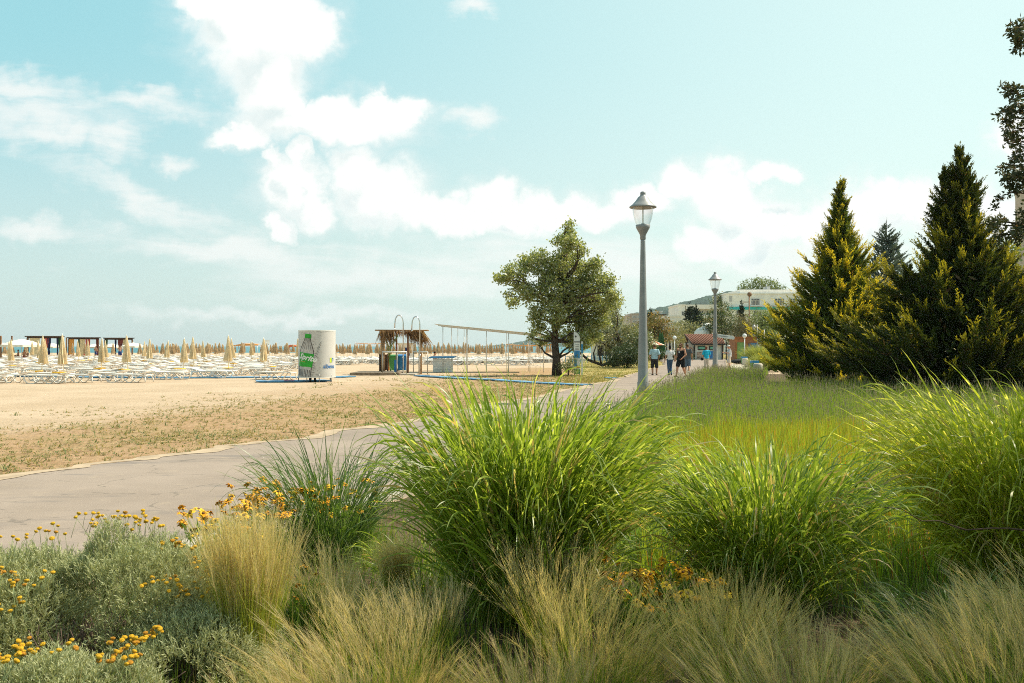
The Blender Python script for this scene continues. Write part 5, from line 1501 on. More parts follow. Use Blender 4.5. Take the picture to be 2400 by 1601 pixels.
mat_strip([at(1418, 887.5), at(1446, 887.3)], .5, 'small turquoise mat scrap on the lawn edge beside the path')

# ---- cylindrical advertising changing cabin
def cyl_map(px_x, z, rad, c=(0, 0)):      # x along the surface (metres) -> round the drum
    a = -PI / 2 + px_x / rad
    return (c[0] + rad * math.cos(a), c[1] + rad * math.sin(a), z)
CABD = 44.9; CX = gx(734.5, CABD); RAD = 0.84; Z0, Z1 = .22, 2.36
cab = thing('changing_cabin', 'round white changing cabin printed with a sketched bottle, green label and cap', 'changing cabin', (CX, CABD + RAD, 0), 0)
m, t, o = newmat('cabin_print')
p = t.nodes.new('ShaderNodeBsdfPrincipled'); t.links.new(p.outputs[0], o.inputs[0]); p.inputs['Roughness'].default_value = .5
uvn = t.nodes.new('ShaderNodeUVMap'); uvn.uv_map = 'UVMap'; s_ = t.nodes.new('ShaderNodeSeparateXYZ'); t.links.new(uvn.outputs[0], s_.inputs[0])
sx, sz = E(t, s_.outputs[0]), E(t, s_.outputs[1])          # metres along the surface, metres up
v2 = comb(t, sx, sz, 0.0)
mpn = t.nodes.new('ShaderNodeMapping'); mpn.inputs['Rotation'].default_value = (0, 0, R(38)); mpn.inputs['Scale'].default_value = (3, 16, 1); t.links.new(v2, mpn.inputs[0])
hat = noise(t, mpn.outputs[0], 2.0, 4, .7)
scr = noise(t, v2, 9.0, 6, .75, 1.2)
left = sx.step(.28, .42, 1, 0)
ink = ((hat.step(.52, .60) * noise(t, v2, 2.5, 3, .5).step(.45, .6)) * .65 + scr.step(.55, .60) * .75) * left
ink = ink + (scr.step(.62, .66) * .35) * sz.step(1.5, 2.2)
cc = mixc(t, noise(t, v2, 3.0, 4, .6), (.50, .475, .45), (.60, .575, .545))
cc = mixc(t, ink.min(.85), cc, (.16, .14, .13))
cc = mixc(t, sz.step(.2, .5, .4, 0) * noise(t, v2, 6.0, 5, .7).step(.45, .65), cc, (.42, .35, .27))
t.links.new(cc, p.inputs['Base Color'])
n = 64; vs_, us = [], []
for zz in (Z0, Z1):
    for k in range(n + 1):
        sx_ = (k / n - .5) * 2 * PI * RAD; vs_.append(cyl_map(sx_, zz, RAD)); us.append((sx_, zz))
Fq = np.array([(k, k + 1, n + 2 + k, n + 1 + k) for k in range(n)])
link('shell', np_mesh('shell', np.array(vs_), Fq, np.array(us), True), MATS['cabin_print'], cab)
for zz, hh in ((Z1 - .02, .03), (Z0 + .01, .02)):
    q = MB(); q.lathe([(RAD + .008, -hh), (RAD + .008, hh)], 64, (0, 0, zz), cap=False); q.build('rim', MATS['white_metal'], cab)
pbr('grey_steel', (.22, .215, .21), .45, .15, 8, metal=.4)
for a in (-PI * .93, -PI * .62, -PI * .40, -PI * .16, PI * .3, PI * .7):
    q = MB(); q.tube([(RAD * .985 * math.cos(a), RAD * .985 * math.sin(a), 0), (RAD * .985 * math.cos(a), RAD * .985 * math.sin(a), Z0 + .15)], .022, 7); q.build('leg', MATS['grey_steel'], cab)
# printed bottle, laid on the drum: each colour its own thin skin a few millimetres proud
pbr('print_green', (.015, .34, .02), .5, .2, 8); pbr('print_line', (.07, .06, .055), .6, .2, 8); pbr('print_white', (.75, .75, .72), .5, .05, 8); pbr('print_blue', (.03, .16, .42), .5, .1, 8); pbr('print_lime', (.50, .62, .04), .5, .1, 8); pbr('print_gold', (.45, .42, .05), .6, .2, 8); pbr('print_glass', (.50, .475, .455), .5, .12, 9)
tilt = .145
def bot(u, v):      # bottle coordinates: u across, v up from its foot -> surface x, z
    return (-.50 + u * 1.12 * math.cos(tilt) + v * math.sin(tilt) - .02, .28 + v * math.cos(tilt) - u * math.sin(tilt))
def skin(name, m, polys, off, parent):
    mb = MB()
    for poly in polys:
        pts = []
        for i in range(len(poly)):
            a, b = poly[i], poly[(i + 1) % len(poly)]
            for s in range(3): pts.append((a[0] + (b[0] - a[0]) * s / 3, a[1] + (b[1] - a[1]) * s / 3))
        mb.add([cyl_map(*bot(u, v), RAD + off) for u, v in pts], [tuple(range(len(pts)))])
    return mb.build(name, MATS[m], parent)
def bars(lst, w):
    o = []
    for pts in lst:
        for i in range(len(pts) - 1):
            (a, b), (c, d_) = pts[i], pts[i + 1]; L = math.hypot(c - a, d_ - b) or 1; nx_, ny_ = -(d_ - b) / L * w, (c - a) / L * w
            o.append([(a - nx_, b - ny_), (c - nx_, d_ - ny_), (c + nx_, d_ + ny_), (a + nx_, b + ny_)])
    return o
Lp = [(-.33, -.03), (-.335, .5), (-.345, 1.08), (-.31, 1.22), (-.23, 1.42), (-.15, 1.62), (-.115, 1.76)]
prof_ = [(-x, y) for x, y in reversed(Lp)]
strip_ = []
for i in range(len(Lp) - 1):
    (a, b), (c, d_) = Lp[i], Lp[i + 1]; 
    for s in range(6): strip_.append([(a * (1 - s / 3), b), (a * (1 - (s + 1) / 3), b), (c * (1 - (s + 1) / 3), d_), (c * (1 - s / 3), d_)])
skin('bottle_print', 'print_glass', strip_, .004, cab)
grv = [[(x * .34, -.02 + abs(x) * .02), (x * .335, .32)] for x in (-.82, -.6, -.38, -.15, .1, .33, .55, .8)]
nck = [[(x * .30, 1.22), (x * .2, 1.45), (x * .105, 1.74)] for x in (-.7, -.35, .05, .4, .72)]
hats = [[(.36 + .02 * i, .9 + .085 * i), (.50 + .012 * i, .99 + .085 * i)] for i in range(9)] + [[(.37, .05 + .08 * i), (.44 + .02 * (i % 3), .10 + .08 * i)] for i in range(9)]
skin('outline_print', 'print_line', bars([Lp, prof_], .016) + bars(grv, .014) + bars(nck, .008) + bars(hats, .006), .007, cab)
skin('cap_print', 'print_green', [[(-.15, 1.74), (-.05, 1.74), (-.05, 1.93), (-.14, 1.93)], [(-.05, 1.74), (.05, 1.74), (.05, 1.93), (-.05, 1.93)], [(.05, 1.74), (.15, 1.74), (.14, 1.93), (.05, 1.93)]], .010, cab)
skin('label_print', 'print_green', [[(-.36 + .12 * k, .44 - .02 * math.sin(k)), (-.24 + .12 * k, .44 - .02 * math.sin(k + 1)), (-.24 + .12 * k, 1.06), (-.36 + .12 * k, 1.06)] for k in range(6)], .010, cab)
skin('stripe_print', 'print_gold', bars([[(-.27, .655), (-.1, .665), (.02, .66)]], .014), .013, cab)
def text_skin(name, body, m, size, u0, v0, parent, mapper, off, shear=0.0, bold=0.0, rot=0.0):
    cu_ = bpy.data.curves.new(name, 'FONT'); cu_.body = body; cu_.size = size; cu_.shear = shear; cu_.offset = bold; cu_.resolution_u = 3
    ob = bpy.data.objects.new(name, cu_); col.objects.link(ob)
    dg = bpy.context.evaluated_depsgraph_get(); me = bpy.data.meshes.new_from_object(ob.evaluated_get(dg))
    bpy.data.objects.remove(ob)
    bm = bmesh.new(); bm.from_mesh(me)
    bmesh.ops.triangulate(bm, faces=bm.faces)
    bmesh.ops.subdivide_edges(bm, edges=[e for e in bm.edges if e.calc_length() > size * .3], cuts=2)
    for v in bm.verts:
        x, y = v.co.x * math.cos(rot) - v.co.y * math.sin(rot), v.co.x * math.sin(rot) + v.co.y * math.cos(rot)
        v.co = Vector(mapper(u0 + x, v0 + y, off))
    bm.to_mesh(me); bm.free(); me.materials.clear()
    return link(name, me, MATS[m], parent)
text_skin('lettering', 'Sprite', 'print_white', .35, -.345, .79, cab, lambda x, z, off: cyl_map(*bot(x, z), RAD + off), .014, .32, .010, -.09)
text_skin('lettering', 'albena', 'print_blue', .27, .44, .64, cab, lambda x, z, off: cyl_map(x, z, RAD + off), .008, 0, .004)
for nm, u0, m2 in (('emblem', .80, 'print_lime'), ('emblem', .93, 'print_blue')):
    q = MB(); a, b_ = u0, .90
    if m2 == 'print_lime': polys = [[(a, b_), (a + .11, b_), (a + .11, b_ + .22), (a, b_ + .22)]]
    else: polys = [[(a, b_), (a + .035, b_), (a + .035, b_ + .2), (a, b_ + .2)], [(a + .035, b_ + .17), (a + .12, b_ + .17), (a + .12, b_ + .2), (a + .035, b_ + .2)], [(a + .09, b_ + .08), (a + .12, b_ + .08), (a + .12, b_ + .17), (a + .09, b_ + .17)]]
    for poly in polys: q.add([cyl_map(x, z, RAD + .008) for x, z in poly], [(0, 1, 2, 3)])
    q.build(nm, MATS[m2], cab)
# someone inside, seen only by the feet, and sandals on the mat
pbr('sandal_red', (.45, .05, .05), .6, .2, 20); pbr('shoe_dark', (.03, .027, .025), .6, .2, 20)
for k, (dx_, dy_, rz) in enumerate(((-1.25, .55, .4), (-1.05, .62, .1))):
    q = MB(); q.extr([(-.13, 0), (.13, 0), (.14, .02), (.1, .035), (-.1, .03)], -.045, .045); q.tube([(-.02, -.045, .03), (.04, 0, .075), (-.02, .045, .03)], .012, 6)
    o = q.build('sandal', MATS['sandal_red'], None, (CX + dx_, CABD + dy_ - .3, .085)); o.rotation_euler = (0, 0, rz); tag(o, 'red sandal lying on the short blue mat beside the advertising cabin', 'sandal', 'pair of red sandals')
# ================================================================== STALL, SHOWERS, CANOPY FRAME, BINS
pbr('bamboo', (.36, .22, .11), .7, .25, 6, .2, 40); pbr('thatch', (.34, .215, .11), .95, .35, 14, .4, 60, spec=.1, dirt=((.16, .09, .045), .6)); pbr('red_wood', (.30, .115, .055), .75, .2, 6, .2, 40)
pbr('palm_green', (.20, .24, .06), .6, .3, 10); pbr('chrome', (.62, .62, .62), .22, .06, 6, metal=.9); pbr('pipe_grey', (.40, .37, .33), .45, .12, 6, metal=.5)
pbr('bin_green', (.045, .24, .045), .45, .12, 5, spec=.5); pbr('bin_orange', (.62, .20, .035), .5, .12, 5, spec=.5); pbr('bin_blue', (.02, .20, .50), .45, .12, 5, spec=.5); pbr('white_board', (.70, .70, .67), .6, .08, 3, .1, 30, dirt=((.5, .47, .42), .4)); pbr('sky_blue', (.04, .25, .52), .5, .1, 4)
pbr('rubber_black', (.02, .02, .02), .7, .2, 10); pbr('weathered_wood', (.23, .17, .115), .9, .25, 5, .4, 30)
SD = 58.5
st = thing('palm_stall', 'open stall of wooden posts roofed with drooping dry palm thatch', 'stall', (gx(942, SD), SD, 0), .06)
wq = 2.75
q = MB()
rt = random.Random(8)
for k in range(16):
    y = -.75 + 1.5 * k / 15; q.tube([(-wq / 2 - .1 - .1 * rt.random(), y, 2.55 + .03 * rt.random()), (0, y, 2.57), (wq / 2 + .12 + .1 * rt.random(), y, 2.55 + .03 * rt.random())], .028, 6)
for x in (-1.2, -.4, .4, 1.2): q.tube([(x, -.85, 2.51), (x, .85, 2.51)], .03, 6)
q.build('roof_frame', MATS['bamboo'], st)
for (x, y, mm) in ((-1.12, -.72, 'bamboo'), (.38, -.72, 'red_wood'), (1.12, -.70, 'bamboo'), (-.36, .72, 'red_wood'), (1.1, .72, 'bamboo'), (-1.1, .72, 'bamboo')):
    q = MB(); q.tube([(0, 0, 0), (.01, 0, 1.3), (0, 0, 2.5)], .055, 8); q.build('post', MATS[mm], st, (x, y, 0))
rng = np.random.default_rng(3)
def thatch(x0, x1, n, len_, y, slant):
    x = x0 + (x1 - x0) * rng.random(n); yy_ = y + rng.normal(size=n) * .06
    b_ = np.stack([x, yy_, 2.50 + .06 * rng.random(n)], -1); L = len_ * (.45 + .7 * rng.random(n))
    d0 = norm(np.stack([slant + rng.normal(size=n) * .22, rng.normal(size=n) * .15 - .05, -np.ones(n) + .25 * rng.random(n)], -1))
    P = blade_paths(b_, d0, L, 5, np.full(n, .15), rng)
    return strips(P, np.array([.6, 1, .9, .6, .1])[None] * (.010 + .010 * rng.random(n))[:, None], norm(np.cross(d0, rng.normal(size=(n, 3)))))
pts_th = joinv(thatch(-1.25, -.4, 240, .85, -.78, .05), thatch(.35, 1.25, 260, .95, -.78, .30), thatch(-.4, .4, 90, .35, -.78, .1), thatch(-1.2, 1.2, 160, .5, .75, 0), thatch(.7, 1.3, 120, 1.15, -.6, .38))
leafmat('thatch_leaf', (.22, .125, .055), (.42, .26, .13), trans=.25, rough=.85, spec=.1, odd=((.12, .06, .03), .25))
link('thatch', np_mesh('thatch', *pts_th), MATS['thatch_leaf'], st)
q = MB()
for (a, b2, c2) in (((-.75, -.72, 1.0), (-.55, -.74, 1.7), (-.2, -.8, 2.25)), ((-.7, -.7, .9), (-.75, -.74, 1.6), (-1.0, -.8, 2.4)), ((-.65, -.74, 1.1), (-.62, -.74, 1.5), (-.6, -.78, 2.0))):
    q.tube([a, b2, c2], [.035, .03, .05], 5)
    for k in range(7):
        t = k / 6; p = Vector(b2).lerp(Vector(c2), t); q.tube([p, p + Vector((rt.uniform(-.3, .3), 0, rt.uniform(-.35, .1)))], [.02, .004], 4)
q.build('palm_frond', MATS['palm_green'], st)
# showers
def shower(px, hpx, top, d, label, z):
    X = gx(px, d); h = zat(top, d); w = gx(px, d) - gx(hpx, d)
    r = thing('beach_shower', label, 'shower', (X, d, 0), 0, 'two hooked beach showers')
    q = MB(); ptsx = [(0, 0, 0), (0, 0, h - .45)] + [(-w / 2 + w / 2 * math.cos(a), 0, h - .45 + .45 * math.sin(a)) for a in np.linspace(.15, PI, 12)] + [(-w - .01, 0, h - .75)]
    q.tube(ptsx, .033, 8); q.build('pipe', MATS['chrome'], r)
    q = MB(); q.lathe([(.02, .05), (.03, .03), (.06, 0), (.06, -.02)], 12); q.build('shower_head', MATS['chrome'], r, (-w - .01, 0, h - .80))
    q = MB(); q.ball((0, -.06, z), .06, 8, 6); q.tube([(0, 0, z), (0, -.08, z)], .02, 6); q.build('tap', MATS['chrome'], r)
shower(945, 925.5, 738.5, 57.0, 'taller hooked shower pipe standing in front of the blue bin', 1.0)
shower(984, 965.5, 742, 57.2, 'hooked shower pipe at the right end of the palm stall', 1.1)
def railing(pxs, d, top, label):
    X = [gx(p_, d) for p_ in pxs]; h = zat(top, d)
    r = thing('shower_rail', label, 'railing', (X[0], d, 0), 0, 'pipe rails round the showers')
    for x in X:
        q = MB(); q.tube([(x - X[0], 0, 0), (x - X[0], 0, h)], .03, 7); q.build('post', MATS['pipe_grey'], r)
    q = MB(); q.tube([(-.02, 0, h + .01), (X[-1] - X[0] + .02, 0, h + .01)], .035, 7); q.build('rail', MATS['white_metal'], r)
railing((897, 930.5, 953), 56.2, 825.5, 'grey pipe rail in front of the coloured wheelie bins')
railing((969, 982, 1002), 57.6, 825.0, 'grey pipe rail at the right shower')
q = MB(); x0, x1 = gx(824, 56.4), gx(938, 56.4); q.bbox(x0, x1, 55.8, 59.5, 0, .15)
tag(q.build('timber_edging', MATS['weathered_wood']), 'weathered low timber edging and deck under the palm stall', 'deck')
q = MB(); q.bbox(gx(938.6, 56.4), gx(975, 56.4), 55.9, 57.6, 0, .09)
tag(q.build('concrete_slab', MATS['concrete']), 'pale concrete slab at the foot of the showers', 'slab')
def wheelie(px0, px1, d, mname, label, h=1.08):
    w = (px1 - px0) / FPX * d
    r = thing('wheelie_bin', label, 'bin', (gx((px0 + px1) / 2, d), d + .35, 0), 0, 'coloured wheelie bins under the palm stall')
    q = MB(); a, b2 = w * .42, w * .5; z0, z1 = .08, h - .08
    q.add([(-a, -.28, z0), (a, -.28, z0), (a, .26, z0), (-a, .26, z0), (-b2, -.35, z1), (b2, -.35, z1), (b2, .35, z1), (-b2, .35, z1)], [(0, 1, 5, 4), (1, 2, 6, 5), (2, 3, 7, 6), (3, 0, 4, 7), (3, 2, 1, 0), (4, 5, 6, 7)])
    q.box((0, -.365, z1 - .03), (w * .98, .03, .06)); q.build('body', MATS[mname], r, bevel=.015)
    q = MB(); q.add([(-b2 - .02, -.39, z1), (b2 + .02, -.39, z1), (b2 + .02, .38, z1 + .04), (-b2 - .02, .38, z1 + .04), (-b2 - .01, -.37, z1 + .05), (b2 + .01, -.37, z1 + .05), (b2, .36, z1 + .10), (-b2, .36, z1 + .10)], [(0, 1, 5, 4), (1, 2, 6, 5), (2, 3, 7, 6), (3, 0, 4, 7), (3, 2, 1, 0), (4, 5, 6, 7)]); q.build('lid', MATS[mname], r)
    for s in (-1, 1):
        q = MB(); q.tube([(s * a * .9, .3, .1), (s * (a * .9 + .06), .3, .1)], .1, 12); q.build('wheel', MATS['rubber_black'], r)
wheelie(899, 912, 64.5, 'bin_orange', 'orange wheelie bin half hidden behind the green one')
wheelie(911, 930, 63.5, 'bin_green', 'green wheelie bin between the orange and the blue ones')
wheelie(931, 952, 64.0, 'bin_blue', 'blue wheelie bin behind the taller shower pipe')
q = MB()
for s in range(7): q.bbox(-.27, .27, -.3, .3, .15 + s * .15, .20 + s * .15)
for sx in (-.25, 0, .25): q.bbox(sx - .03, sx + .03, -.27, .27, 0, 1.13)
tag(q.build('slatted_rack', MATS['dark_wood'], None, (gx(897, 64), 64.6, 0)), 'dark slatted rack beside the orange wheelie bin', 'rack')
q = MB(); q.box((0, 0, .42), (.14, .14, .84)); tag(q.build('bollard', MATS['bin_blue'], None, (gx(927, 58), 58, 0)), 'short blue post under the palm stall in front of the bins', 'post')
# white counter
ct = thing('beach_counter', 'white boarded counter with a wide blue top, left of the canopy frame', 'counter', (gx(1037, 62), 62.5, 0), -.1)
q = MB()
for s in range(5): q.bbox(-.56, .56, -.45, .45, .02 + s * .168, .182 + s * .168)
q.build('body', MATS['white_board'], ct)
q = MB(); q.add([(-.82, -.55, .88), (.78, -.55, .90), (.78, .55, .97), (-.82, .55, .95), (-.82, -.55, .94), (.78, -.55, .96), (.78, .55, 1.03), (-.82, .55, 1.01)], [(0, 1, 5, 4), (1, 2, 6, 5), (2, 3, 7, 6), (3, 0, 4, 7), (3, 2, 1, 0), (4, 5, 6, 7)]); q.build('countertop', MATS['sky_blue'], ct)
# bare canopy frame
FD = 62.0; fx0, fx1 = gx(1027, FD), gx(1277, FD); L_ = fx1 - fx0; za, zb = zat(764, FD), zat(789, FD)
cf = thing('canopy_frame', 'long sloping white canopy frame on thin posts, no cover, right of the showers', 'canopy', (fx0, FD, 0), 0)
q = MB()
for y in (0, 2.6):
    q.add([(0, y - .05, za), (L_, y - .05, zb), (L_, y + .05, zb), (0, y + .05, za), (0, y - .05, za + .10), (L_, y - .05, zb + .10), (L_, y + .05, zb + .10), (0, y + .05, za + .10)], [(0, 1, 5, 4), (1, 2, 6, 5), (2, 3, 7, 6), (3, 0, 4, 7), (3, 2, 1, 0), (4, 5, 6, 7)])
q.build('roof_beam', MATS['white_metal'], cf)
q = MB()
for k in range(12):
    t = k / 11; x = .15 + (L_ - .3) * t; z = za + (zb - za) * t + .05; q.tube([(x, 0, z), (x, 2.6, z)], .022, 6)
q.build('rafter_frame', MATS['white_metal'], cf)
sheet = MB(); sheet.add([(-.25, -.12, za + .112), (L_ + .1, -.12, zb + .112), (L_ + .1, 2.72, zb + .112), (-.25, 2.72, za + .112), (-.25, -.12, za + .13), (L_ + .1, -.12, zb + .13), (L_ + .1, 2.72, zb + .13), (-.25, 2.72, za + .13)], [(0, 1, 5, 4), (1, 2, 6, 5), (2, 3, 7, 6), (3, 0, 4, 7), (3, 2, 1, 0), (4, 5, 6, 7)])
sheet.build('roof_sheet', MATS['canvas_pale'], cf)
for i, px in enumerate((1038, 1095, 1140, 1192, 1242, 1274)):
    x = gx(px, FD) - fx0; q = MB(); q.tube([(0, 0, 0), (0, 0, za + (zb - za) * x / L_ + .02)], .026, 7); q.build('post', MATS['white_metal'], cf, (x, 0, 0))
for px in (1052, 1067, 1082, 1088, 1184, 1236, 1254, 1264):
    x = gx(px, FD) - fx0; q = MB(); q.tube([(0, 0, 0), (0, 0, za + (zb - za) * x / L_ + .02)], .018, 6); q.build('post', MATS['white_metal'], cf, (x * 1.02, 2.6, 0))
q = MB(); q.tube([(gx(1056, FD) - fx0, 2.6, 1.15), (L_, 2.6, 1.0)], .018, 6); q.tube([(gx(1140, FD) - fx0, 2.55, .4), (L_, 2.55, .38)], .014, 6); q.build('rail', MATS['white_metal'], cf)

# totem board by the trunk
td = 54.5
tm = thing('totem_board', 'tall white information totem with a curved head and blue panels, by the bushy tree', 'sign', (gx(1352, td), td, 0), .12)
q = MB(); w_ = .17
outl = [(-w_, .12), (w_, .12), (w_, 2.0)] + [(-w_ + 2 * w_ * math.cos(a) , 2.0 + .42 * math.sin(a)) for a in np.linspace(.12, PI / 2, 8)]
q.extr(outl, -.05, .05); q.build('board', MATS['white_board'], tm, bevel=.006)
for nm, m2, z0, z1, x0_, x1_ in (('panel', 'sky_blue', .98, 1.40, -.15, .15), ('panel', 'sky_blue', .55, .92, -.15, 0), ('panel', 'bin_orange', .44, .56, -.04, .15), ('panel', 'bin_green', .13, .38, -.16, .16), ('panel', 'grey_steel', 1.84, 1.92, -.16, .16)):
    q = MB(); q.box(((x0_ + x1_) / 2, -.056, (z0 + z1) / 2), (x1_ - x0_, .008, z1 - z0)); q.build(nm, MATS[m2], tm)
q = MB()
for z in (1.46, 1.5, 1.6, 1.64, 1.72): q.box((0, -.0545, z), (.22, .005, .016))
for z in (1.06, 1.13, 1.20, 1.27, 1.33): q.box((-.02, -.0625, z), (.16, .005, .015))
q.ball((-.07, -.05, 2.17), (.05, .01, .06), 8, 6); q.build('emblem', MATS['print_line'], tm)
for s in (-1, 1):
    q = MB(); q.tube([(s * .13, 0, 0), (s * .13, 0, .2)], .02, 6); q.build('foot', MATS['grey_steel'], tm)
tp_ = thing('notice_post', 'slim pale notice post just right of the information totem', 'sign', (gx(1364, td + .3), td + .3, 0), .1)
q = MB(); q.box((0, 0, .95), (.10, .04, 1.9)); q.build('post', MATS['white_board'], tp_); q = MB(); q.box((0, -.024, 1.5), (.10, .006, .5)); q.build('panel', MATS['sky_blue'], tp_)

# ================================================================== STREET LAMPS
pbr('lamp_grey', (.27, .265, .26), .42, .08, 4, spec=.5, dirt=((.18, .17, .155), .35)); glassmat('lamp_glass', (.97, .97, .96), .06); pbr('lamp_white', (.80, .79, .76), .4, .04, 4)
def lamp_parts(root, H_, d_head=.80):
    k = d_head / .80; base = H_ - 1.42 * k
    q = MB(); q.lathe([(.17, 0), (.17, .55), (.155, .62), (.138, 1.4), (.07, base - .05), (.07, base)], 18); q.build('pole', MATS['lamp_grey'], root)
    q = MB(); q.lathe([(.075 * k, 0), (.085 * k, .02), (.085 * k, .10 * k), (.10 * k, .16 * k), (.20 * k, .34 * k), (.215 * k, .42 * k), (.20 * k, .43 * k)], 22, (0, 0, base)); q.build('collar', MATS['lamp_grey'], root)
    q = MB(); q.lathe([(.195 * k, .43 * k), (.25 * k, .58 * k), (.295 * k, .78 * k), (.31 * k, .93 * k)], 26, (0, 0, base), cap=False); q.build('glass', MATS['lamp_glass'], root)
    q = MB(); q.lathe([(.018, .43 * k), (.018, .93 * k)], 8, (0, 0, base)); q.lathe([(.05 * k, .43 * k), (.05 * k, .48 * k)], 10, (0, 0, base)); q.build('inner_tube', MATS['white_metal'], root)
    q = MB(); q.lathe([(.02, .93 * k), (.37 * k, .925 * k), (.40 * k, .94 * k), (.395 * k, .965 * k), (.31 * k, 1.03 * k), (.21 * k, 1.14 * k), (.14 * k, 1.245 * k), (.12 * k, 1.26 * k), (.09 * k, 1.28 * k), (.075 * k, 1.34 * k), (.085 * k, 1.365 * k), (.06 * k, 1.40 * k), (.01, 1.42 * k)], 26, (0, 0, base)); q.build('cap', MATS['lamp_grey'], root)
d1 = 29.0; l1 = thing('street_lamp', 'nearest and tallest grey street lamp with a bell-shaped cap and clear glass', 'street lamp', (gx(1507, d1), d1, 0), 0, 'grey street lamps along the promenade'); lamp_parts(l1, zat(448, d1), .795)
d2 = 60.0; l2 = thing('street_lamp', 'second grey street lamp, carrying the white arrow sign, beside the woman in turquoise', 'street lamp', (gx(1676, d2), d2, 0), 0, 'grey street lamps along the promenade'); lamp_parts(l2, zat(637, d2), .82)
q = MB(); z_ = zat(788, d2); x_ = gx(1722, d2) - gx(1676, d2)
q.extr([(.08, z_ + .14), (x_ - .12, z_ + .01), (x_, z_ - .10), (x_ - .06, z_ - .21), (.08, z_ - .06)], -.03, .03)
ar = thing('arrow_sign', 'white pointed direction sign fixed to the second grey street lamp', 'sign', (gx(1676, d2), d2 - .02, 0), 0)
q.build('panel', MATS['white_board'], ar, bevel=.008)
q = MB(); q.box((.5, -.033, z_ - .01), (.55, .006, .035), ry=.13); q.build('lettering', MATS['grey_steel'], ar)
q = MB(); q.lathe([(.145, z_ - .10), (.145, z_ + .16)], 16, cap=False); q.build('bracket', MATS['grey_steel'], ar)
d3 = 112.0; l3 = thing('street_lamp', 'small far grey street lamp in front of the blue wall of the wooden hut', 'street lamp', (gx(1767, d3), d3, 0), 0, 'grey street lamps along the promenade'); lamp_parts(l3, zat(760, d3), .45)
for px, d, top, lab in ((1775, 92, 762, 'plain grey pole before the yellow-green bush, left of another such pole'), (1791, 88, 773, 'plain grey pole close to the left gold-tipped conifer')):
    q = MB(); q.lathe([(.07, 0), (.06, 1.0), (.05, zat(top, d))], 10); q.ball((0, 0, zat(top, d)), .06, 8, 6); tag(q.build('pole', MATS['lamp_grey'], None, (gx(px, d), d, 0)), lab, 'pole')
    
def globe_lamp(px, d, top, label):
    h = zat(top, d); r_ = .24 if d > 100 else .2
    r = thing('globe_lamp', label, 'street lamp', (gx(px, d), d, 0), 0, 'white globe lamps')
    q = MB(); q.lathe([(.08, 0), (.05, .3), (.045, h - 2 * r_)], 10); q.build('pole', MATS['lamp_white'], r); q = MB(); q.ball((0, 0, h - r_), r_, 16, 12); q.build('globe', MATS['lamp_white'], r)
globe_lamp(1745, 92, 782, 'white globe lamp in front of the orange wooden hut')
globe_lamp(1581, 118, 787, 'white globe lamp before the glazed pavilion')

# ================================================================== KIOSK, HUT, BENCHES, BINS
pbr('roof_tile', (.27, .115, .07), .85, .3, 12, .3, 40, dirt=((.15, .07, .045), .5)); pbr('kiosk_white', (.70, .66, .58), .8, .08, 2, dirt=((.5, .44, .36), .35)); pbr('beam_black', (.035, .025, .02), .8, .2, 6); pbr('window_dark', (.03, .035, .04), .15, .2, 3, spec=.6); pbr('poster_mix', (.55, .36, .26), .6, .5, 5, dirt=((.75, .72, .68), .8)); pbr('screen_teal', (.15, .45, .33), .4, .2, 6)
kd = 118.0; kx0, kx1 = gx(1628, kd), gx(1692, kd); kw = kx1 - kx0
kz = zat(822, kd) + 0.9; kroof = zat(783, kd)
ks = thing('kiosk', 'white kiosk with a red-brown tiled gable roof and dark timber posts', 'kiosk', (kx0, kd, 0), -.06)
dp = 3.4
q = MB(); q.bbox(0, kw, 0, dp, 0, 2.05); q.bbox(-.9, 0, .5, dp, 0, 2.0); q.build('wall', MATS['kiosk_white'], ks)
q = MB(); eh = zat(806, kd); rh = kroof
vs_ = [(-.35, -.45, eh), (kw + .3, -.45, eh), (kw + .05, dp / 2, rh), (-1.0, dp / 2, rh), (kw + .3, dp + .45, eh), (-.35, dp + .45, eh)]
fsx = [(0, 1, 2, 3), (3, 2, 4, 5)]
q.add(vs_, fsx); q.add([(x, y, z - .12) for x, y, z in vs_], [f[::-1] for f in fsx])
nt_ = 22      # raised tile courses
for k in range(nt_):
    t = (k + .5) / nt_; xa = -.35 + (kw + .65) * t; xb = -1.0 + (kw + 1.05) * t
    q.tube([(xa, -.46, eh + .015), (xb, dp / 2, rh + .015)], .05, 5)
q.build('roof', MATS['roof_tile'], ks)
q = MB()
q.add([(-.36, -.47, eh - .14), (kw + .31, -.47, eh - .14), (kw + .31, -.47, eh + .03), (-.36, -.47, eh + .03)], [(0, 1, 2, 3)]); q.tube([(-.36, -.46, eh - .03), (-1.01, dp / 2, rh)], .06, 5); q.build('eaves_board', MATS['beam_black'], ks)
q = MB(); q.add([(-.34, .1, 2.0), (-.34, dp - .1, 2.0), (-.62, dp / 2, rh - .2)], [(0, 1, 2)]); q.build('gable', MATS['kiosk_white'], ks)
for x in (-.05, kw - .02, kw + .45, -.95):
    q = MB(); q.box((0, 0, 1.08), (.13, .13, 2.16)); q.build('post', MATS['beam_black'], ks, (x, -.12 if x > -.5 else .4, 0))
for x in (kw * .25, kw * .66):
    q = MB(); q.box((x, -.02, 1.42), (.9, .06, .50)); f_ = q.build('window', MATS['beam_black'], ks)
    q = MB(); q.box((x, -.06, 1.42), (.72, .03, .28)); q.build('pane', MATS['screen_teal'], f_)
for (x, z, w2, h2, m2) in ((kw * .24, .55, 1.0, .8, 'poster_mix'), (-.45, .9, .7, 1.3, 'poster_mix'), (kw * .62, .62, .5, .9, 'bin_blue')):
    q = MB(); q.box((x, -.03 if x > 0 else .46, z), (w2, .04, h2)); q.build('poster', MATS[m2], ks)
q = MB()
for s in range(5): q.box((kw + .65, .15, .35 + s * .38), (.55, .4, .04))
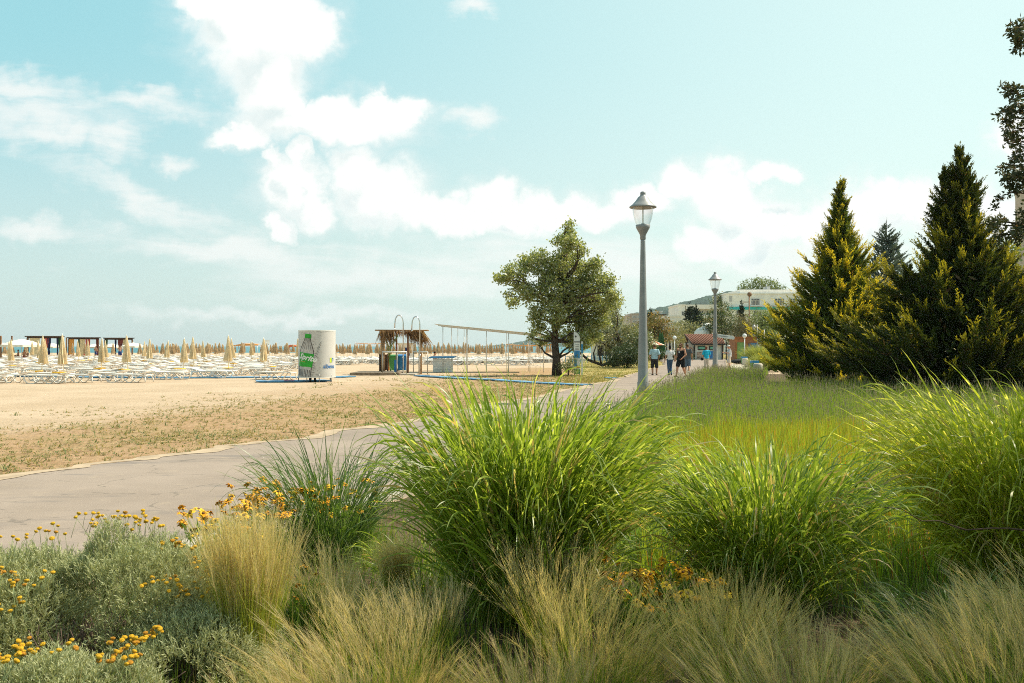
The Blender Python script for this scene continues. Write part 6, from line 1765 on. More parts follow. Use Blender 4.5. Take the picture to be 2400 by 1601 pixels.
q.build('shelf', MATS['dark_wood'], ks)
# orange wooden hut
pbr('orange_wood', (.40, .15, .055), .8, .2, 4, .3, 20); pbr('door_green', (.21, .34, .10), .7, .1, 4); pbr('panel_blue', (.045, .16, .38), .6, .12, 4)
hd = 100.0; hx0, hx1, hx2 = gx(1722, hd), gx(1774, hd), gx(1812, hd); hz_ = zat(791, hd)
ht = thing('wooden_hut', 'orange wooden hut with a green door and blue side panels', 'hut', (hx0, hd, 0), 0)
q = MB(); q.bbox(0, hx1 - hx0, 0, 2.5, 0, hz_); q.build('wall', MATS['orange_wood'], ht)
q = MB(); q.bbox(.25, .92, -.04, -.005, .1, hz_ - .5); q.build('door', MATS['door_green'], ht)
q = MB(); q.bbox(hx1 - hx0 - .85, hx1 - hx0 - .05, -.05, -.01, .15, hz_ - .55); q.build('panel', MATS['panel_blue'], ht)
q = MB(); q.bbox(hx1 - hx0, hx2 - hx0, .3, 2.3, 0, 1.55); q.build('side_panel', MATS['panel_blue'], ht)
q = MB(); q.bbox(-.12, hx1 - hx0 + .12, -.15, 2.65, hz_, hz_ + .08); q.build('roof', MATS['orange_wood'], ht)
q = MB(); q.tube([(hx1 - hx0 - .95, -.12, hz_ - .3), (hx1 - hx0 + .2, -.12, .4)], .05, 5); q.build('brace', MATS['orange_wood'], ht)
# terrace stones, bins
def stone(px, py, w, h, label, d=None):
    p = at(px, py, .16); q = MB(); q.lathe([(w * .98, 0), (w, .1), (w * .97, h * .75), (w * .9, h * .93), (w * .7, h)], 14); o = q.build('stone_bollard', MATS['paving'], None, p); o.scale = (1, .75, 1)
    tag(o, label, 'bollard', 'white stone bollards on the terrace edge')
stone(1776, 872.5, .29, .50, 'nearest white stone bollard, right of the front green bin')
stone(1753, 860, .26, .50, 'white stone bollard just left of the front green bin')
stone(1746, 855, .26, .52, 'white stone bollard beside the rear green bin')
def litter_bin(px, py, w, h, label):
    r = thing('litter_bin', label, 'bin', at(px, py, .16), 0, 'green bins with blue rims')
    q = MB(); q.lathe([(w * .9, 0), (w, h - .12)], 4, cap=True, smooth=False); o = q.build('body', MATS['bin_green'], r); o.rotation_euler = (0, 0, PI / 4)
    q = MB(); q.lathe([(w * 1.03, h - .12), (w * 1.05, h)], 4, smooth=False); o = q.build('rim', MATS['sky_blue'], r); o.rotation_euler = (0, 0, PI / 4)
litter_bin(1768, 870, .30, .62, 'front green litter bin with a blue rim, between two white stone bollards')
litter_bin(1744, 851, .34, .55, 'rear green litter bin with a blue rim, at the foot of the globe lamp')
q = MB(); q.ball((0, 0, .1), (.75, .4, .22), 12, 8); tag(q.build('dark_sack', MATS['rubber_black'], None, at(1732, 850, .16)), 'dark sack lying at the rear green litter bin', 'sack')
bn = thing('bench', 'white bench partly covered by the left gold-tipped conifer', 'bench', at(1822, 870), -.2)
q = MB(); q.box((0, 0, .42), (1.5, .42, .07)); q.build('seat', MATS['white_board'], bn, bevel=.01)
for s in (-.55, .55):
    q = MB(); q.box((s, 0, .19), (.12, .36, .38)); q.build('leg', MATS['white_board'], bn)
q = MB(); q.box((.2, .25, .75), (.16, .1, .6)); q.build('post', MATS['white_board'], bn)
# yellow-green bushes of the terrace
leafmat('lime_leaf', (.20, .24, .05), (.34, .34, .10), trans=.4, rough=.6)
def tuft_bush(name, label, p, w, h, n, seed, mat):
    rng = np.random.default_rng(seed); a = rng.random(n) * 6.283; q_ = w * rng.random(n) ** .6 * .35
    b_ = np.stack([q_ * np.cos(a), q_ * np.sin(a), 0 * a], -1); til = .15 + .95 * rng.random(n)
    d0 = norm(np.stack([np.cos(a) * np.sin(til), np.sin(a) * np.sin(til), np.cos(til)], -1) + rng.normal(size=(n, 3)) * .12)
    L = h * (.75 + .4 * rng.random(n)) * (1 + .25 * til)
    P = blade_paths(b_, d0, L, 5, .1 + .25 * rng.random(n), rng)
    r = thing(name, label, 'bush', p); link('foliage', np_mesh(name, *strips(P, np.array([1, 1, .9, .7, .1])[None] * np.full((n, 1), .011), norm(np.cross(d0, rng.normal(size=(n, 3)))))), MATS[mat], r)
tuft_bush('ornamental_bush', 'yellow-green rounded grass bush behind the front green bin', at(1800, 868, .1), 1.5, .95, 3200, 1, 'lime_leaf')
tuft_bush('ornamental_bush', 'taller yellow-green grass bush under the two plain grey poles', at(1790, 852, .1), 2.3, 1.55, 3000, 2, 'lime_leaf')
tuft_bush('ornamental_bush', 'small yellow-green grass bush in front of the blue side panels of the hut', at(1812, 848, .1), 2.0, 1.5, 1800, 3, 'lime_leaf')
# hedge and flowers at the cafe
q = MB(); leafmat('hedge_leaf', (.03, .06, .015), (.08, .11, .03), trans=.2)
broadleaf('hedge', 'low clipped dark hedge behind the walkers on the promenade', Vector((gx(1558, 112), 112, 0)), [(0, 0, 0), (0, 0, .3), (0, 0, .5)],
          [(x, 0, .55, .5) for x in np.arange(-2.6, 2.7, .52)], .2, 3600, MATS['hedge_leaf'], MATS['bark_dark'], 31, 'hedge', tr=.05)
pbr('parasol_red', (.62, .14, .07), .8, .1, 4)
rp = thing('cafe_parasol', 'red and white cafe parasol behind the man in the light blue shirt', 'parasol', (gx(1532, 108), 108, 0))
q = MB(); q.tube([(0, 0, 0), (0, 0, 2.2)], .03, 6); q.build('pole', MATS['white_metal'], rp)
q = MB(); n = 10
for k in range(n):
    q.cur = k % 2; a0, a1 = 2 * PI * k / n, 2 * PI * (k + 1) / n; q.add([(0, 0, 2.25), (1.25 * math.cos(a0), 1.25 * math.sin(a0), 1.75), (1.25 * math.cos(a1), 1.25 * math.sin(a1), 1.75)], [(0, 1, 2)])
q.build('canopy', [MATS['parasol_red'], MATS['canvas_pale']], rp)
for px, nm in ((1552, 'folded dark green cafe parasol nearest the glazed pavilion'), (1547, 'folded dark green cafe parasol left of the other one')):
    gp = thing('closed_parasol', nm, 'parasol', (gx(px, 116), 116, 0)); q = MB(); q.tube([(0, 0, 0), (0, 0, 3.2)], .04, 6); q.build('pole', MATS['dark_wood'], gp); folded(px, 2.2, .3, .2).build('canopy', MATS['curtain_green'], gp, (0, 0, 1.0))

# ================================================================== HOTELS
pbr('render_white', (.80, .76, .70), .85, .06, .5, dirt=((.66, .61, .55), .35)); pbr('render_beige', (.56, .46, .38), .85, .08, .5, dirt=((.34, .27, .21), .4)); pbr('render_grey', (.45, .44, .42), .85, .08, .5)
pbr('glass_dark', (.07, .085, .10), .12, .3, .6, spec=.6); pbr('frame_white', (.68, .66, .62), .6, .05, 2); pbr('turquoise', (.03, .42, .45), .6, .1, 1); pbr('roof_grey', (.36, .34, .32), .9, .12, .5)
class Bld:
    def __init__(s, name, label, px0, d, z=0.0, rz=0.0):
        s.d = d; s.r = thing(name, label, 'building', (gx(px0, d), d, z), rz); s.x0 = gx(px0, d); s.z = z
    def X(s, px): return gx(px, s.d) - s.x0
    def Z(s, py): return zat(py, s.d) - s.z
    def vol(s, name, px0, px1, pyt, depth, m, y=0.0, zb=0.0, parapet=True):
        q = MB(); q.bbox(s.X(px0), s.X(px1), y, y + depth, zb, s.Z(pyt)); o = q.build(name, MATS[m], s.r)
        if parapet:
            q = MB(); q.bbox(s.X(px0) - .12, s.X(px1) + .12, y - .12, y + depth + .12, s.Z(pyt), s.Z(pyt) + .25); q.build('parapet', MATS[m], s.r)
        return o
    def win(s, px0, px1, py0, py1, y=0.0, bars=1, rail=False):
        x0, x1, z0, z1 = s.X(px0), s.X(px1), s.Z(py1), s.Z(py0)
        q = MB(); t = .10
        q.bbox(x0, x0 + t, y - .08, y - .003, z0, z1); q.bbox(x1 - t, x1, y - .08, y - .003, z0, z1); q.bbox(x0 + t, x1 - t, y - .08, y - .003, z1 - t, z1); q.bbox(x0 + t, x1 - t, y - .08, y - .003, z0, z0 + t)
        for k in range(bars):
            xm = x0 + (x1 - x0) * (k + 1) / (bars + 1); q.bbox(xm - .05, xm + .05, y - .075, y - .003, z0 + t, z1 - t)
        o = q.build('window', MATS['frame_white'], s.r)
        q = MB(); q.bbox(x0 + t * .6, x1 - t * .6, y - .03, y - .002, z0 + t * .6, z1 - t * .6); q.build('pane', MATS['glass_dark'], o)
        if rail:
            q = MB(); q.bbox(x0 - .3, x1 + .3, y - 1.3, y - .05, z0 - .25, z0 - .1)
            for k in range(9): xx = x0 - .25 + (x1 - x0 + .5) * k / 8; q.bbox(xx - .025, xx + .025, y - 1.28, y - 1.23, z0 - .1, z0 + 1.0)
            q.bbox(x0 - .3, x1 + .3, y - 1.3, y - 1.22, z0 + 1.0, z0 + 1.06); q.build('balcony', MATS['frame_white'], s.r)
h1 = Bld('hotel', 'stepped white hotel with a turquoise strip, upper floors above the pine', 1702, 205)
h1.vol('wall', 1702, 1900, 689.5, 14, 'render_white'); h1.vol('upper_wall', 1742, 1900, 680, 11, 'render_white', 2.5)
h1.win(1760, 1781, 699, 716, 0, 2, True); h1.win(1815, 1838, 699, 716, 0, 2, True); h1.win(1850, 1870, 699, 716, 0, 2, True); h1.win(1725, 1740, 728, 740, 0, 1); h1.win(1765, 1785, 728, 742, 0, 2)
q = MB(); q.bbox(h1.X(1701.5), h1.X(1900), -.6, -.01, h1.Z(726), h1.Z(720)); q.build('fascia', MATS['turquoise'], h1.r)
q = MB(); q.bbox(h1.X(1709), h1.X(1716), -.03, -.005, h1.Z(707), h1.Z(694)); q.build('panel', MATS['render_grey'], h1.r)
q = MB(); q.bbox(h1.X(1700.5), h1.X(1900), -.25, -.005, h1.Z(719.5), h1.Z(716)); q.build('ledge', MATS['render_white'], h1.r)
q = MB(); q.bbox(h1.X(1812), h1.X(1820), 5, 8, h1.Z(680) + .25, h1.Z(668)); q.bbox(h1.X(1790), h1.X(1812), 5, 6, h1.Z(680) + .25, h1.Z(675)); q.build('chimney', MATS['render_grey'], h1.r)
h2 = Bld('hotel', 'lower white hotel wing with shaded balconies, behind the two dark spruces', 1590, 190)
h2.vol('wall', 1590, 1606, 716.5, 12, 'render_white', 0); h2.vol('rear_wall', 1606, 1702, 716.5, 10, 'render_white', 1.8, parapet=False)
q = MB(); q.bbox(h2.X(1606) + .13, h2.X(1704), 0, 1.8, h2.Z(724), h2.Z(714)); q.build('roof_edge', MATS['render_white'], h2.r)
q = MB(); q.bbox(h2.X(1606) + .13, h2.X(1704), .1, 1.8, h2.Z(746), h2.Z(744)); q.bbox(h2.X(1606) + .13, h2.X(1704), .1, .25, h2.Z(744), h2.Z(739)); q.build('balcony', MATS['render_white'], h2.r)
h2.win(1597, 1605, 729, 742, 0, 1)
for a in (1612, 1628, 1644, 1660, 1676, 1690): h2.win(a, a + 9, 727, 742, 1.8, 1)
for a in (1612, 1630, 1650, 1672): h2.win(a, a + 9, 752, 766, 1.8, 1)
h3 = Bld('hotel', 'small white flat-roofed annex left of the dark spruces', 1569, 178)
h3.vol('wall', 1569, 1600, 742.5, 9, 'render_white'); h3.win(1575, 1585, 754, 763, 0, 2); h3.win(1590, 1597, 754, 763, 0, 1)
h4 = Bld('apartment_block', 'beige apartment block partly hidden by the nearest lamp post', 1472, 260)
h4.vol('wall', 1480, 1502, 736.5, 14, 'render_beige'); h4.vol('side_wall', 1471, 1480, 741, 12, 'render_beige', .5)
for r_i in range(3):
    for a in (1482.5, 1488, 1494): h4.win(a, a + 3.2, 741 + r_i * 10, 746 + r_i * 10, 0, 0)
h5 = Bld('apartment_block', 'pale block with a dark roof terrace, right of the nearest lamp post', 1530, 250)
h5.vol('wall', 1530, 1567, 742, 12, 'render_grey'); h5.vol('upper_wall', 1537, 1555, 731, 8, 'render_white', 2); h5.win(1544, 1551, 734, 738, 2, 1)
q = MB(); q.bbox(h5.X(1529), h5.X(1561), -.8, 3, h5.Z(738.5), h5.Z(736.5)); q.build('roof_edge', MATS['dark_wood'], h5.r)
for a in (1534, 1543, 1552, 1560): h5.win(a, a + 5, 744, 752, 0, 1)
h6 = Bld('tower_block', 'tall beige tower block cut by the picture edge, behind the cedar boughs', 2380, 120, 0.0, -0.49)
h6.vol('wall', 2380, 2560, 452, 12, 'render_beige'); 
for rr_i in range(8): h6.win(2412, 2440, 480 + rr_i * 42, 502 + rr_i * 42, 0, 1)
# glazed pavilion and white tents
pv_ = Bld('glass_pavilion', 'white framed glass pavilion behind the walkers, left of the tiled kiosk', 1558, 140)
q = MB(); q.bbox(pv_.X(1560), pv_.X(1590), .3, 5, 0, pv_.Z(770)); q.build('pane', MATS['glass_dark'], pv_.r)
q = MB(); q.bbox(pv_.X(1556), pv_.X(1592), -.4, 5.5, pv_.Z(769), pv_.Z(764)); q.build('roof', MATS['render_white'], pv_.r)
q = MB()
for px in (1559, 1566, 1574, 1581, 1588): q.bbox(pv_.X(px) - .1, pv_.X(px) + .1, 0, .25, 0, pv_.Z(769))
for py in (782, 800): q.bbox(pv_.X(1559), pv_.X(1588), .05, .2, pv_.Z(py), pv_.Z(py) + .12)
q.build('frame', MATS['frame_white'], pv_.r)
pbr('tent_white', (.78, .76, .70), .8, .05, 2)
def tent(px0, px1, d, top, low, label):
    w = (px1 - px0) / FPX * d; r = thing('tent', label, 'tent', (gx((px0 + px1) / 2, d), d, 0), .2, 'white tent roofs'); q = MB(); ht_, zl = zat(top, d), zat(low, d)
    prof_t = [(w * .70, zl - .5), (w * .70, zl), (w * .60, zl + (ht_ - zl) * .45), (w * .36, zl + (ht_ - zl) * .82), (.1, ht_)]
    q.lathe(prof_t, 16, cap=False); q.build('canopy', MATS['tent_white'], r)
    for a in range(4): q = MB(); q.tube([(w * .6 * math.cos(a * PI / 2 + .78), w * .6 * math.sin(a * PI / 2 + .78), 0), (w * .6 * math.cos(a * PI / 2 + .78), w * .6 * math.sin(a * PI / 2 + .78), zl)], .05, 6); q.build('post', MATS['white_metal'], r)
tent(1632, 1662, 140, 766, 784, 'white rounded tent roof above the tiled kiosk')
tent(1649, 1668, 152, 757, 768, 'smaller white tent roof peeping out higher behind the other')
# pole with a speaker above the hotel, and blue beach cafe behind the olive tree
q = MB(); q.tube([(0, 0, 0), (0, 0, zat(688, 160))], .11, 7); q.box((-.6, 0, zat(708, 160)), (1.4, .08, .12)); q.ball((.05, 0, zat(690, 160)), .38, 8, 6)
tag(q.build('utility_pole', MATS['brown_wood'], None, (gx(1756, 160), 160, 0)), 'brown utility pole with a cross arm before the stepped white hotel', 'pole')
cfe = thing('beach_cafe', 'low beach cafe with pale roof and dark shutters, seen under the grey-green tree', 'building', (gx(1390, 112), 112, 0))
w_ = gx(1440, 112) - gx(1385, 112)
q = MB(); q.bbox(0, w_, 0, 3, 0, 2.0); q.build('wall', MATS['kiosk_white'], cfe); q = MB(); q.bbox(-.3, w_ + .3, -.6, 3.3, 2.0, 2.25); q.build('roof', MATS['render_grey'], cfe)
for x0_ in (.5, 1.35): q = MB(); q.bbox(x0_, x0_ + .7, -.06, -.01, .5, 1.7); q.build('shutter', MATS['beam_black'], cfe)
fn = thing('blue_fence', 'low blue and white fence beyond the tall bushy tree', 'fence', (gx(1325, 96), 96, 0))
for k in range(14): q = MB(); q.box((k * .36, 0, .38), (.06, .05, .76)); q.build('post', MATS['sky_blue'], fn)
q = MB(); q.box((2.34, 0, .62), (4.8, .04, .08)); q.box((2.34, 0, .3), (4.8, .04, .08)); q.build('rail', MATS['white_board'], fn)
# ================================================================== PEOPLE
SK = {}
def skin_tone(name, c): pbr(name, c, .55, .06, 6, spec=.35); return name
skin_tone('skin_tan', (.45, .23, .13)); skin_tone('skin_fair', (.55, .31, .20)); skin_tone('skin_red', (.52, .25, .15))
for nm, c in (('cloth_paleblue', (.40, .56, .62)), ('cloth_white', (.74, .72, .70)), ('cloth_black', (.016, .015, .016)), ('cloth_grey', (.10, .105, .11)), ('cloth_denim', (.055, .10, .17)), ('cloth_denim_light', (.11, .16, .22)), ('cloth_turquoise', (.015, .40, .60)),
              ('cloth_beige', (.58, .50, .42)), ('cloth_lightgrey', (.48, .48, .50)), ('cloth_charcoal', (.035, .03, .03)), ('hair_dark', (.022, .015, .012)), ('hair_brown', (.10, .05, .03)), ('hair_auburn', (.16, .055, .025)), ('hair_grey', (.28, .26, .24)), ('cap_white', (.72, .70, .66)), ('leather_black', (.018, .016, .015)), ('bag_white', (.72, .66, .68)), ('eye_dark', (.02, .015, .012)), ('lip', (.35, .12, .09)), ('trunks_blue', (.02, .06, .22)), ('trunks_red', (.4, .03, .03)), ('shoe_white', (.62, .60, .57))):
    pbr(nm, c, .85, .12, 14, .1, 60, spec=.2)

def remesh_union(name, balls, voxel, cut=None, smooth=2):
    """one continuous skin round many ellipsoids; cut: list of (axis point, normal) planes that trim it open"""
    mb = MB()
    for (c, r) in balls: mb.ball(c, r, 14, 9)
    me = mb.mesh(name); ob = bpy.data.objects.new(name, me); col.objects.link(ob)
    md = ob.modifiers.new('r', 'REMESH'); md.mode = 'VOXEL'; md.voxel_size = voxel; md.use_smooth_shade = True
    ms = ob.modifiers.new('s', 'SMOOTH'); ms.factor = .5; ms.iterations = smooth
    dg = bpy.context.evaluated_depsgraph_get(); m2 = bpy.data.meshes.new_from_object(ob.evaluated_get(dg))
    bpy.data.objects.remove(ob); bpy.data.meshes.remove(me)
    if cut:
        bm = bmesh.new(); bm.from_mesh(m2)
        for (p, nrm) in cut: bmesh.ops.bisect_plane(bm, geom=bm.verts[:] + bm.edges[:] + bm.faces[:], plane_co=p, plane_no=nrm, clear_outer=True)
        bm.to_mesh(m2); bm.free()
    m2.materials.clear(); m2.name = name
    return m2
def chain(a, b, ra, rb, k=1.0, sq=None):
    a, b = Vector(a), Vector(b); n = max(2, int((b - a).length / (min(ra, rb) * .55))); o = []
    for i in range(n + 1):
        t = i / n; r = ra + (rb - ra) * t; o.append((tuple(a.lerp(b, t)), (r * (sq[0] if sq else 1), r * (sq[1] if sq else 1), r)))
    return o
def hand(w, e, curl=.5, sc=1.0):
    """palm, four fingers of different lengths and a thumb from the side of the palm; w wrist, e elbow"""
    w, e = Vector(w), Vector(e); d = (w - e).normalized(); s = Vector((0, 1, 0)); s = (s - d * s.dot(d)).normalized(); nrm = d.cross(s)
    o = chain(w, w + d * .075 * sc, .021, .024)
    o += chain(w + d * .05 * sc + s * .02, w + d * .085 * sc + s * .028, .015, .013) + chain(w + d * .05 * sc - s * .02, w + d * .085 * sc - s * .028, .015, .013)
    for k, (off, L) in enumerate(((.032, .068), (.011, .078), (-.011, .072), (-.031, .055))):
        b = w + d * .088 * sc + s * off; b2 = b + (d * (1 - curl * .25) + nrm * curl * .45) * L * .55; b3 = b2 + (d * (1 - curl) + nrm * curl) * L * .5
        o += chain(b, b2, .0095, .0088) + chain(b2, b3, .0088, .0075)
    t0 = w + d * .03 * sc + s * .024; t1 = t0 + (s * .75 + d * .6) * .04; o += chain(t0, t1, .012, .011) + chain(t1, t1 + (d * .9 + nrm * .35) * .034, .0105, .0085)
    return o
def person(label, loc, rz, h, J, skin, top=None, bottom=None, shoes=None, hair=None, build=1.0, belly=0.0, cap=None, glasses=False, beard=None, voxel=.011, group=None, facing_eyes=True, sleeve=.55, neck_deep=0.0, seated=False):
    """J: joint positions in metres for a 1.75 m figure, facing +Y; right side +X"""
    s = h / 1.75
    r = thing('person', label, 'person', loc, rz, group); r.scale = (s, s, s)
    g = dict(pel=(0, 0, .96), wai=(0, .005, 1.10), che=(0, .0, 1.30), nec=(0, -.015, 1.47), hea=(0, .02, 1.62), shL=(-.175, -.01, 1.42), shR=(.175, -.01, 1.42), elL=(-.235, -.03, 1.13), elR=(.235, -.03, 1.13), wrL=(-.25, .05, .89), wrR=(.25, .05, .89),
             hiL=(-.09, 0, .93), hiR=(.09, 0, .93), knL=(-.10, .02, .50), knR=(.10, .02, .50), anL=(-.105, -.02, .085), anR=(.105, -.02, .085), ftL=(-.12, .15, .03), ftR=(.12, .15, .03)); g.update(J)
    B = build
    torso = [(g['pel'], (.165 * B, .125 * B, .12)), (tuple(Vector(g['pel']).lerp(Vector(g['wai']), .5)), (.155 * B, (.118 + belly * .4) * B, .11)), (g['wai'], (.148 * B, (.108 + belly) * B, .11)), (tuple(Vector(g['wai']).lerp(Vector(g['che']), .5)), (.158 * B, (.112 + belly * .6) * B, .11)), (g['che'], (.172 * B, .115 * B, .12)), (tuple(Vector(g['che']).lerp(Vector(g['nec']), .55)), (.165 * B, .095 * B, .075))]
    body = list(torso); body += chain(g['nec'], tuple(Vector(g['nec']).lerp(Vector(g['hea']), .55)), .062, .054)
    hx, hy, hz2 = g['hea']; body += [((hx, hy - .01, hz2 + .025), (.075, .094, .095)), ((hx, hy + .022, hz2 - .045), (.058, .066, .066)), ((hx, hy + .055, hz2 - .085), (.03, .03, .024)), ((hx, hy + .088, hz2 - .008), (.011, .016, .024)), ((hx, hy + .098, hz2 - .022), (.014, .013, .011)), ((hx, hy + .075, hz2 + .03), (.05, .02, .014)), ((hx - .077, hy - .005, hz2 - .005), (.012, .022, .032)), ((hx + .077, hy - .005, hz2 - .005), (.012, .022, .032)), ((hx, hy + .078, hz2 - .058), (.022, .012, .012))]
    for S in 'LR':
        body += chain(g['sh' + S], g['el' + S], .055 * B, .043 * B) + chain(tuple(Vector(g['che']).lerp(Vector(g['sh' + S]), .6)), g['sh' + S], .075 * B, .058 * B) + chain(g['el' + S], g['wr' + S], .042 * B, .026) + hand(g['wr' + S], g['el' + S])
        body += chain(g['hi' + S], g['kn' + S], .093 * B, .058 * B) + chain(g['kn' + S], tuple(Vector(g['kn' + S]).lerp(Vector(g['an' + S]), .35) + Vector((0, -.012, 0))), .056 * B, .056 * B) + chain(tuple(Vector(g['kn' + S]).lerp(Vector(g['an' + S]), .35) + Vector((0, -.012, 0))), g['an' + S], .055 * B, .036) + chain(g['an' + S], g['ft' + S], .038, .027, 1) + [((g['an' + S][0], g['an' + S][1] - .025, g['an' + S][2] - .045), (.034, .04, .03))]
    link('body', remesh_union('body', body, voxel), MATS[skin], r)
    def grow(lst, a, kz=None): return [(c, tuple(q + a for q in rr)) for c, rr in lst]
    if top:
        m_, hem = top
        tt = grow(torso, .020) + [((g['pel'][0], g['pel'][1], g['pel'][2] - .02), (.185 * B, .15 * B, .10))]
        if sleeve > 0:
            for S in 'LR':
                e = tuple(Vector(g['sh' + S]).lerp(Vector(g['el' + S]), sleeve)); tt += chain(g['sh' + S], e, .073 * B, .070 * B) + chain(tuple(Vector(g['che']).lerp(Vector(g['sh' + S]), .6)), g['sh' + S], .092 * B, .076 * B)
        else:
            for S in 'LR': tt += chain(tuple(Vector(g['che'])), tuple(Vector(g['sh' + S]).lerp(Vector(g['nec']), .55)), .085, .05)
        cuts = [((0, 0, hem), (0, 0, -1)), ((0, g['nec'][1] + .02, g['nec'][2] - .01 - neck_deep), (0, .45 if neck_deep else .25, 1))]
        link('shirt', remesh_union('shirt', tt, voxel, cuts), MATS[m_], r)
    if bottom:
        m_, end = bottom          # end: how far down the leg, 1 = knee, 2 = ankle
        bb = grow(torso[:2], .013)
        for S in 'LR':
            hp, kp, ap = (Vector(g[x + S]) for x in ('hi', 'kn', 'an'))
            e1 = hp.lerp(kp, min(1, end)); bb += chain(hp, e1, .108 * B, .108 * B + (.074 * B - .108 * B) * min(1, end) + (.02 if end < 1.2 else 0))
            if end > 1: bb += chain(kp, kp.lerp(ap, end - 1), .074 * B, .064 * B if end < 1.9 else .055)
        link('trousers' if end > 1.3 else 'shorts', remesh_union('trousers', bb, voxel, [((0, 0, 1.03), (0, 0, 1))]), MATS[m_], r)
    if shoes:
        for S in 'LR':
            a, f = Vector(g['an' + S]), Vector(g['ft' + S]); a2 = Vector((a.x, a.y, max(.035, a.z - .05)))
            sh = chain(a2 - (f - a2).normalized() * .03, f, .046, .036) + chain(a2, f, .042, .038) + ([((a.x, a.y, a.z - .015), (.046, .05, .04))])
            link('shoe', remesh_union('shoe', sh, .009, [((0, 0, f.z - .03), (0, 0, -1))] if f.z < .06 else None), MATS[shoes], r)
    if hair:
        style, m_ = hair
        hr = [((hx, hy - .018, hz2 + .04), (.083, .096, .094))]
        if style == 'short': cuts = [((hx, hy + .055, hz2 + .045), (0, .8, -.45)), ((0, 0, hz2 - .03), (0, 0, -1))]
        elif style == 'bun': hr += [((hx, hy - .06, hz2 + .115), (.055, .055, .05)), ((hx, hy - .06, hz2 - .02), (.07, .05, .05))]; cuts = [((hx, hy + .06, hz2 + .05), (0, .8, -.5))]
        else: hr += [((hx, hy - .045, hz2 - .03), (.088, .07, .085)), ((hx, hy - .04, hz2 + .075), (.085, .085, .07))]; cuts = [((hx, hy + .06, hz2 + .05), (0, .8, -.5))]
        link('hair', remesh_union('hair', hr, voxel, cuts), MATS[m_], r)
    if beard: link('beard', remesh_union('beard', [((hx, hy + .045, hz2 - .085), (.052, .055, .042)), ((hx - .05, hy + .02, hz2 - .05), (.022, .04, .045)), ((hx + .05, hy + .02, hz2 - .05), (.022, .04, .045))], .009), MATS[beard], r)
    if cap:
        link('cap', remesh_union('cap', [((hx, hy - .012, hz2 + .055), (.086, .102, .078)), ((hx, hy + .10, hz2 + .035), (.06, .07, .008))], .009, [((0, 0, hz2 + .028), (0, 0, -1))]), MATS[cap], r)
    for sx in (-1, 1):
        q = MB(); q.ball((hx + sx * .031, hy + .078, hz2 + .012), (.014, .009, .009), 8, 6); q.build('eye', MATS['eye_dark'], r)
    q = MB(); q.ball((hx, hy + .088, hz2 - .056), (.021, .006, .005), 8, 6); q.build('mouth', MATS['lip'], r)
    if glasses:
        q = MB()
        for sx in (-1, 1): q.ball((hx + sx * .034, hy + .092, hz2 + .012), (.027, .008, .020), 10, 6); q.tube([(hx + sx * .06, hy + .088, hz2 + .018), (hx + sx * .08, hy + .0, hz2 + .012)], .004, 5)
        q.tube([(hx - .03, hy + .096, hz2 + .018), (hx + .03, hy + .096, hz2 + .018)], .004, 5); q.build('sunglasses', MATS['leather_black'], r)
    return r, g, s
gw = 'walkers on the promenade'
WR = (.10, .5)
# man, pale blue tee, seen from behind, hands by his pockets
person('man from behind in pale blue T-shirt and black knee shorts, next to the nearest lamp', at(1534, 880.5), -.05, 1.74,
       dict(elL=(-.27, -.05, 1.15), wrL=(-.235, .06, .94), elR=(.27, -.05, 1.15), wrR=(.235, .06, .94), knL=(-.12, .03, .5), knR=(.12, .0, .5), ftL=(-.16, .13, .03), ftR=(.18, .12, .03)),
       'skin_tan', ('cloth_paleblue', .93), ('cloth_charcoal', 1.12), 'leather_black', ('short', 'hair_brown'), 1.08, group=gw, sleeve=.75)
person('woman from behind in white T-shirt and tight blue jeans, dark hair pinned up', at(1570, 881), .05, 1.66,
       dict(elL=(-.25, -.03, 1.14), wrL=(-.29, .02, .88), elR=(.27, -.06, 1.14), wrR=(.34, .05, .92), hiR=(.085, 0, .93), knR=(.07, .10, .52), anR=(.06, -.12, .13), ftR=(.10, .04, .035), knL=(-.085, .03, .5), anL=(-.06, .0, .085), ftL=(-.05, .15, .03)),
       'skin_tan', ('cloth_white', .95), ('cloth_denim', 1.97), 'leather_black', ('bun', 'hair_dark'), .97, group=gw, sleeve=.55)
pr, g_, s_p = person('bearded man in black tank top and black shorts striding towards the camera, sunglasses on', at(1596, 884.5), 2.50, 1.80,
       dict(hea=(0, .035, 1.62), knR=(.10, .20, .52), anR=(.10, .33, .10), ftR=(.12, .50, .045), knL=(-.10, -.04, .50), anL=(-.11, -.30, .12), ftL=(-.12, -.16, .03), elL=(-.27, .0, 1.15), wrL=(-.16, .20, .97), elR=(.26, -.10, 1.15), wrR=(.30, .04, .92), pel=(0, 0, .95)),
       'skin_red', ('cloth_black', .90), ('cloth_black', .78), 'leather_black', ('short', 'hair_brown'), 1.14, .03, glasses=True, beard='hair_brown', group=gw, sleeve=0, neck_deep=.05)
text_skin('lettering', 'R', 'cloth_white', .20, -.07, 1.20, pr, lambda x, z, off: (-x, off + .155 - x * x * .8, z), 0.0)
person('man from behind in dark grey T-shirt and denim shorts, half hidden by the bearded man', at(1611, 877.5), -.25, 1.76,
       dict(knR=(.10, .06, .52), anR=(.10, -.20, .17), ftR=(.12, -.09, .055), knL=(-.1, .06, .5), elR=(.25, -.04, 1.14), wrR=(.26, .06, .9)),
       'skin_tan', ('cloth_grey', .92), ('cloth_denim_light', 1.0), 'shoe_white', ('short', 'hair_brown'), 1.03, group=gw, sleeve=.6)
